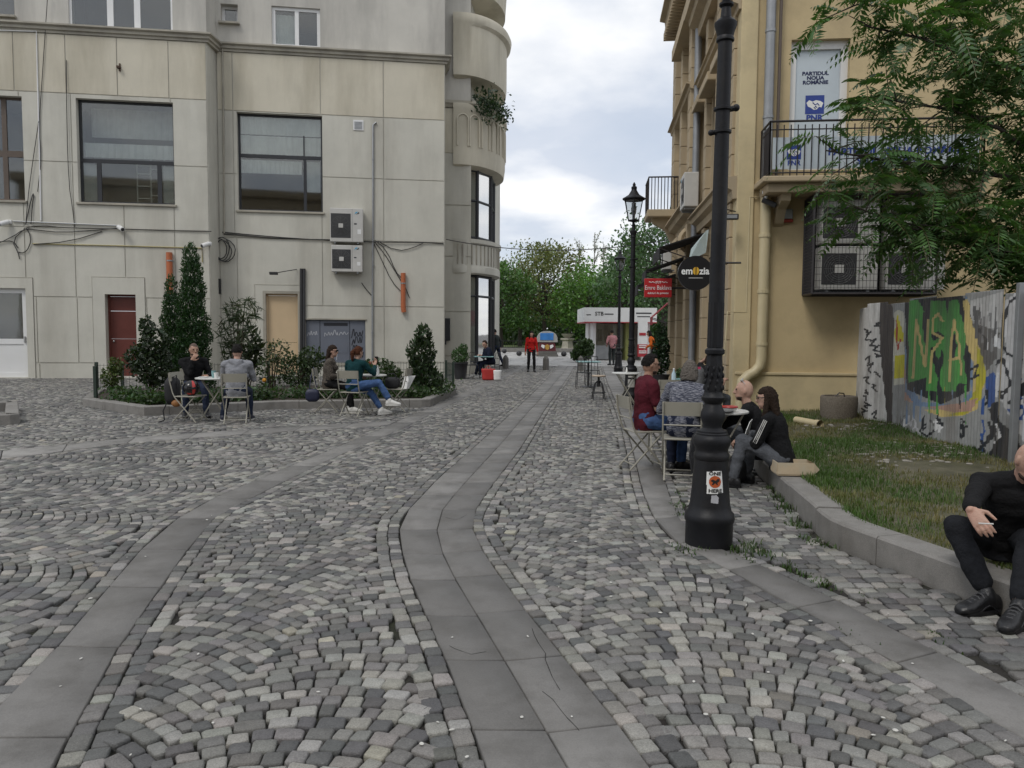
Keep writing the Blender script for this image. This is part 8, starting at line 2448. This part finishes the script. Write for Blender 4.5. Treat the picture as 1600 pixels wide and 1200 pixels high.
def pattern_cloth(name, c1, c2, scale, stretch):
    if name in MATS: return MATS[name]
    m = bpy.data.materials.new(name); m.use_nodes = True; tt = m.node_tree; b = tt.nodes['Principled BSDF']; b.inputs['Roughness'].default_value = .9
    g_ = tt.nodes.new('ShaderNodeTexCoord'); mp = tt.nodes.new('ShaderNodeMapping'); mp.inputs['Scale'].default_value = stretch; tt.links.new(g_.outputs['Object'], mp.inputs[0])
    n_ = tt.nodes.new('ShaderNodeTexNoise'); n_.inputs['Scale'].default_value = scale; n_.inputs['Detail'].default_value = 3; tt.links.new(mp.outputs[0], n_.inputs['Vector'])
    r_ = tt.nodes.new('ShaderNodeValToRGB'); r_.color_ramp.elements[0].position = .46; r_.color_ramp.elements[1].position = .56; r_.color_ramp.elements[0].color = (*c1, 1); r_.color_ramp.elements[1].color = (*c2, 1)
    tt.links.new(n_.outputs['Fac'], r_.inputs[0]); tt.links.new(r_.outputs[0], b.inputs['Base Color']); MATS[name] = m; return m
K_TWEED = pattern_cloth('cloth_tweed', (.035, .028, .022), (.115, .095, .075), 90, (1, 1, 1)); K_STR = pattern_cloth('cloth_space_dyed', (.03, .034, .055), (.20, .205, .235), 26, (1, 1, 7))
S_WHITE = pm('white_shoe', (.62, .61, .58), .5, .05, 8, .05); S_BLK = pm('black_shoe', (.010, .010, .011), .4, .2, 12, .15); S_NAVY = pm('navy_shoe', (.02, .024, .045), .5, .1, 8, .05)
G_DK = pm('dark_lens', (.01, .01, .01), .12, .05, 5, 0); G_SIL = pm('silver_lens', (.45, .45, .47), .15, .05, 5, 0, metal=.7)
# left group
person('man with a buzz cut in a black sweater sitting behind the table by the conifer', (CB[0], CB[1], 0), -152, .452, 10, 0, (12, 4), ((-.16, .45, .09), (.18, .38, .09)), ((-.20, .34, .74), (.04, .23, 1.02)), ('sweater', K_BLK), ('trousers', K_JEAN), S_BLK, 'b', BZ, 'buzz', BR, curl=1.2, hand_dirs=(None, (-.4, .1, .6)))
person('man in a grey hoodie and jeans sitting with his back to the camera', (CCc[0], CCc[1], 0), 12, .452, 12, 0, (-6, 4), ((-.28, .40, .09), (.16, .42, .09)), ((-.12, .42, .80), (.14, .42, .80)), ('hoodie', K_GREY), ('trousers', K_JEAN), S_NAVY, 'a', HB, 'short', hood=True, extra={'sole': S_WHITE})
person('woman in a brown tweed jacket and sunglasses sitting in profile', (CD[0], CD[1], 0), -86, .452, 6, 0, (-8, 3), ((-.07, .38, .09), (.09, .46, .09)), ((-.05, .26, .70), (.06, .28, .70)), ('jacket', K_TWEED), ('trousers', K_BLK), S_WHITE, 'a', HD, 'long', glasses=('sun', G_DK), female=True, height=1.66)
t_, J_ = person('woman with auburn hair and green top sitting with crossed legs', (CE[0], CE[1], 0), -24, .452, 9, 0, (-14, 10), ((.34, .40, .10), (.50, .42, .27)), ((-.12, .34, .72), (.18, .40, .92)), ('top', K_GREEN), ('trousers', K_BLUE), S_WHITE, 'a', HA, 'pony', legs='crop', female=True, height=1.66, toe=((.5, .8, 0), (.9, .5, -.05)), leg_poles=(Vector((.2, 1, .6)), Vector((.5, 1, .9))), hand_dirs=(None, (0, .5, 1)), curl=.9)
ph = MB(); w_ = J_['wri'][1]; ph.box((w_.x - .035, w_.y + .055, w_.z + .03), (w_.x + .035, w_.y + .065, w_.z + .17))
rz_ = Matrix.Rotation(R(-24), 4, 'Z'); ph.v = [tuple((rz_ @ Vector(v)) + Vector((CE[0], CE[1], 0))) for v in ph.v]
tag(ph.build('phone', G_DK), 'dark phone held up by the woman in green', 'phone')
# far figures
b_ = G(830, 581)
person('person in a red hoodie and black leggings standing in the street', (b_.x, b_.y, 0), 182, None, 2, 0, (0, 6), ((-.12, .03, .09), (.12, .02, .09)), ((-.25, .04, .75), (.24, .06, .78)), ('hoodie', K_RED), ('leggings', K_BLK), S_BLK, 'a', HB, 'long', vox=.014, female=True, height=1.66, hood=True, extra={'side_hair': 1}, fat=.95)
b_ = G(776, 574)
person('man in a dark jacket and jeans walking off by the corner', (b_.x, b_.y, 0), 62, None, 9, 0, (0, 8), ((-.08, .34, .10), (.08, -.30, .14)), ((-.2, .28, 1.02), (.22, -.05, .88)), ('jacket', K_OLV), ('trousers', K_JEAN), S_BLK, 'a', HB, 'short', vox=.014)
person('person in navy clothes slouching at the corner cafe table', (gx(768, Yl + .2), Yl + .2, 0), 115, .452, 22, 0, (20, 18), ((-.1, .5, .09), (.12, .55, .09)), ((-.1, .40, .78), (.12, .40, .78)), ('jacket', K_NAVY), ('trousers', K_NAVY), S_WHITE, 'a', HD, 'short', vox=.014)
dark_chair(gx(768, Yl + .2), Yl + .2, 115, 'dark metal chair under the person in navy')
b_ = base_at(956, 37.5)
person('person in a pink checked shirt standing by the kiosk', (b_.x, b_.y, 0), 20, None, 4, 0, (0, 5), ((-.1, .02, .09), (.1, .03, .09)), ((-.2, .2, 1.0), (.2, .2, 1.0)), ('shirt', K_PINK), ('trousers', K_OLV), S_BLK, 'b', HB, 'short', vox=.016)
b_ = base_at(1021, 33.0)
person('person in an orange vest bending near the street front', (b_.x, b_.y, 0), 80, None, 18, 0, (0, 12), ((-.1, .05, .09), (.1, -.05, .09)), ((-.16, .34, .95), (.18, .34, .95)), ('vest', K_ORG), ('trousers', K_BLK), S_BLK, 'b', HB, 'bob', vox=.016)
# right group
person('bearded man in a maroon shirt sitting in profile', (CG[0], CG[1], 0), -80, .452, 3, 0, (-4, 5), ((-.12, .46, .09), (.14, .40, .09)), ((-.10, .30, .74), (.10, .30, .72)), ('shirt', K_MAR), ('trousers', K_BLUE), S_BLK, 'b', HB, 'short', BR, ('clear', G_DK), 'short', height=1.72, poles=(Vector((-.4, -.6, -.7)), Vector((.4, -.6, -.7))))
person('grey haired person in a space dyed sweater sitting with the back to the camera', (CH_[0] + .03, CH_[1] + .03, 0), -14, .452, 20, 4, (-8, 14), ((-.14, .40, .09), (.16, .42, .09)), ((-.16, .42, .80), (.16, .44, .80)), ('sweater', K_STR), ('trousers', K_NAVY), S_BLK, 'a', HG, 'bob', fat=1.12, height=1.68)
t_, J_ = person('person in black and pink with a grey backpack sitting farther up', (gx(1100, 12.7), 12.7, 0), -60, .452, 14, 0, (10, 20), ((-.1, .42, .09), (.12, .42, .09)), ((-.16, .22, 1.16), (.14, .34, .80)), ('top', K_BLK), ('trousers', K_GRJ), S_BLK, 'a', HD, 'bob', female=True, height=1.66, sleeves='short', poles=(Vector((-.8, .3, -.2)), None))
fb = soft_bag('backpack', 'grey backpack on the back of the person farther up', 'backpack', (gx(1088, 12.55), 12.50, .66), (.26, .16, .36), cloth('grey_bag', (.12, .12, .125)), None, -60)
MB().box((-.03, -.10, .27), (.03, .02, .36), None, Vector(fb.location)).build('pink_patch', cloth('hot_pink', (.5, .05, .13)), fb)
kz = .19
t_, J_ = person('bald bearded man in a black jacket sitting on the kerb, arm on the table', (2.74, 8.42, 0), 66, kz, 16, 0, (8, -2), ((-.20, .50, .09), (.14, .46, .09)), ((-.10, .52, .72), (.20, .42, .48)), ('jacket', K_BLK), ('trousers', K_GRJ), S_BLK, 'a', None, 'short', BR, ('ontop', G_SIL), curl=.8, toe=((-.1, 1, 0), (.1, 1, 0)))
t_, J_ = person('woman with long hair in a black jacket with white sleeve stripes sitting on the kerb', (2.72, 7.66, 0), 56, kz, 14, 0, (14, 4), ((-.22, .42, .09), (.12, .38, .09)), ((-.06, .42, .46), (.05, .40, .44)), ('jacket', K_BLK), ('trousers', K_GRJ), S_BLK, 'a', HD, 'long', None, ('clear', G_DK), 'long', female=True, height=1.68, extra={'side_hair': 1}, hand_dirs=((.5, .8, -.2), (-.5, .8, -.2)), knee_out=.22, curl=1.0)
for k in (0, 1):
    for e in (-.016, 0, .016):
        pts = []
        for u in np.linspace(.0, .92, 8):
            a = J_['sh'][k].lerp(J_['elb'][k], u); n_ = (Vector((0, 0, 1)) + Vector((-1, 1)[k] * X * .9) - Vector((0, .3, 0)))
            d = (J_['elb'][k] - J_['sh'][k]).normalized(); n_ = (n_ - d * n_.dot(d)).normalized(); s2 = d.cross(n_)
            pts.append(a + n_ * (.067 - .012 * u) + s2 * e)
        MB().tube(pts, .0045, 4).build('sleeve_stripe', S_WHITE, t_, False)
pw = MB(); rz_ = Matrix.Translation(Vector((2.72, 7.66, 0))) @ Matrix.Rotation(R(56), 4, 'Z')
for k, p in enumerate(([(-.10, .36, .47), (.06, .36, .47), (.07, .34, .62), (.02, .31, .68), (-.06, .31, .66), (-.10, .33, .58)],)):
    vs = [rz_ @ Vector(q_) for q_ in p]; vs2 = [v + (rz_.to_3x3() @ Vector((0, .006, .002))) for v in vs]; n_ = len(vs)
    pw.add(vs + vs2, [tuple(reversed(range(n_))), tuple(range(n_, 2 * n_))] + [(i, (i + 1) % n_, n_ + (i + 1) % n_, n_ + i) for i in range(n_)])
tag(pw.build('food_wrapper', M_WPR), 'white paper wrapper held by the long haired woman', 'wrapper')
soft_bag('backpack', 'black bag lying at the feet of the couple on the kerb', 'bag', (2.34, 8.0, .0), (.30, .22, .24), M_BAG, [[(-.1, 0, .2), (0, .0, .3), (.1, 0, .2)]], 20)
# man in black at the right edge
def loc_of(P, base, yaw):
    return tuple(Matrix.Rotation(-R(yaw), 3, 'Z') @ (Vector(P) - Vector(base)))
base = Vector((3.06, 4.66, 0)); yw = 158
f1 = G(1528, 962); f2 = G(1592, 988)
hand_r = atY(1514, 803, 4.03)
t_, J_ = person('man in black with a shaved head crouching on the kerb at the right edge', base, yw, kz, 30, 0, (24, 34), (loc_of((f2.x + .06, f2.y + .10, .09), base, yw), loc_of((f1.x + .09, f1.y + .06, .09), base, yw)), (loc_of((2.95, 4.15, .50), base, yw), loc_of(hand_r, base, yw)),
       ('sweater', K_BLK), ('trousers', cloth('black_jeans', (.016, .017, .020), .35, 14)), S_BLK, 'a', None, 'short', BR, vox=.008, bvox=.0048, shoe_k=1.1, curl=.62, legs='crop', toe=((.5, .9, 0), (1.0, .75, 0)), hand_dirs=(None, (-.35, .5, -.55)), knee_out=.25, poles=(None, Vector((.6, -.3, -.5))), leg_poles=(Vector((.1, 1, .6)), Vector((.85, 1, .6))))
for k in (0, 1):
    sd = Vector(((.5, .9, 0), (1.0, .75, 0))[k]).normalized(); xx = sd.cross(Z); b = J_['ank'][k] - Z * .085
    for i in range(5):
        c = b + sd * (.035 + .024 * i) + Z * (.112 - .013 * i)
        MB().tube([c - xx * .032 - Z * .012, c - xx * .012 + Z * .006, c + xx * .012 + Z * .006, c + xx * .032 - Z * .012], .0045, 5).build('lace', pm('lace_grey', (.06, .06, .062), .6), t_, False)
    for s_ in (-1, 1):
        MB().tube([b + sd * u + xx * s_ * (.050 - .010 * abs(u - .05) / .1) + Z * (.03 + .02 * math.sin(u * 40)) for u in np.linspace(-.05, .15, 10)], .005, 5).build('side_trim', pm('gloss_trim', (.02, .02, .022), .2), t_, False)
w_ = J_['wri'][1]
cg_ = MB(); cg_.tube([w_ + Vector((-.02, .12, -.045)), w_ + Vector((-.075, .175, -.03))], .0042, 6)
rz_ = Matrix.Translation(base) @ Matrix.Rotation(R(yw), 4, 'Z'); cg_.v = [tuple(rz_ @ Vector(v)) for v in cg_.v]
tag(cg_.build('cigarette', S_WHITE), 'cigarette between the fingers of the man at the right edge', 'cigarette')
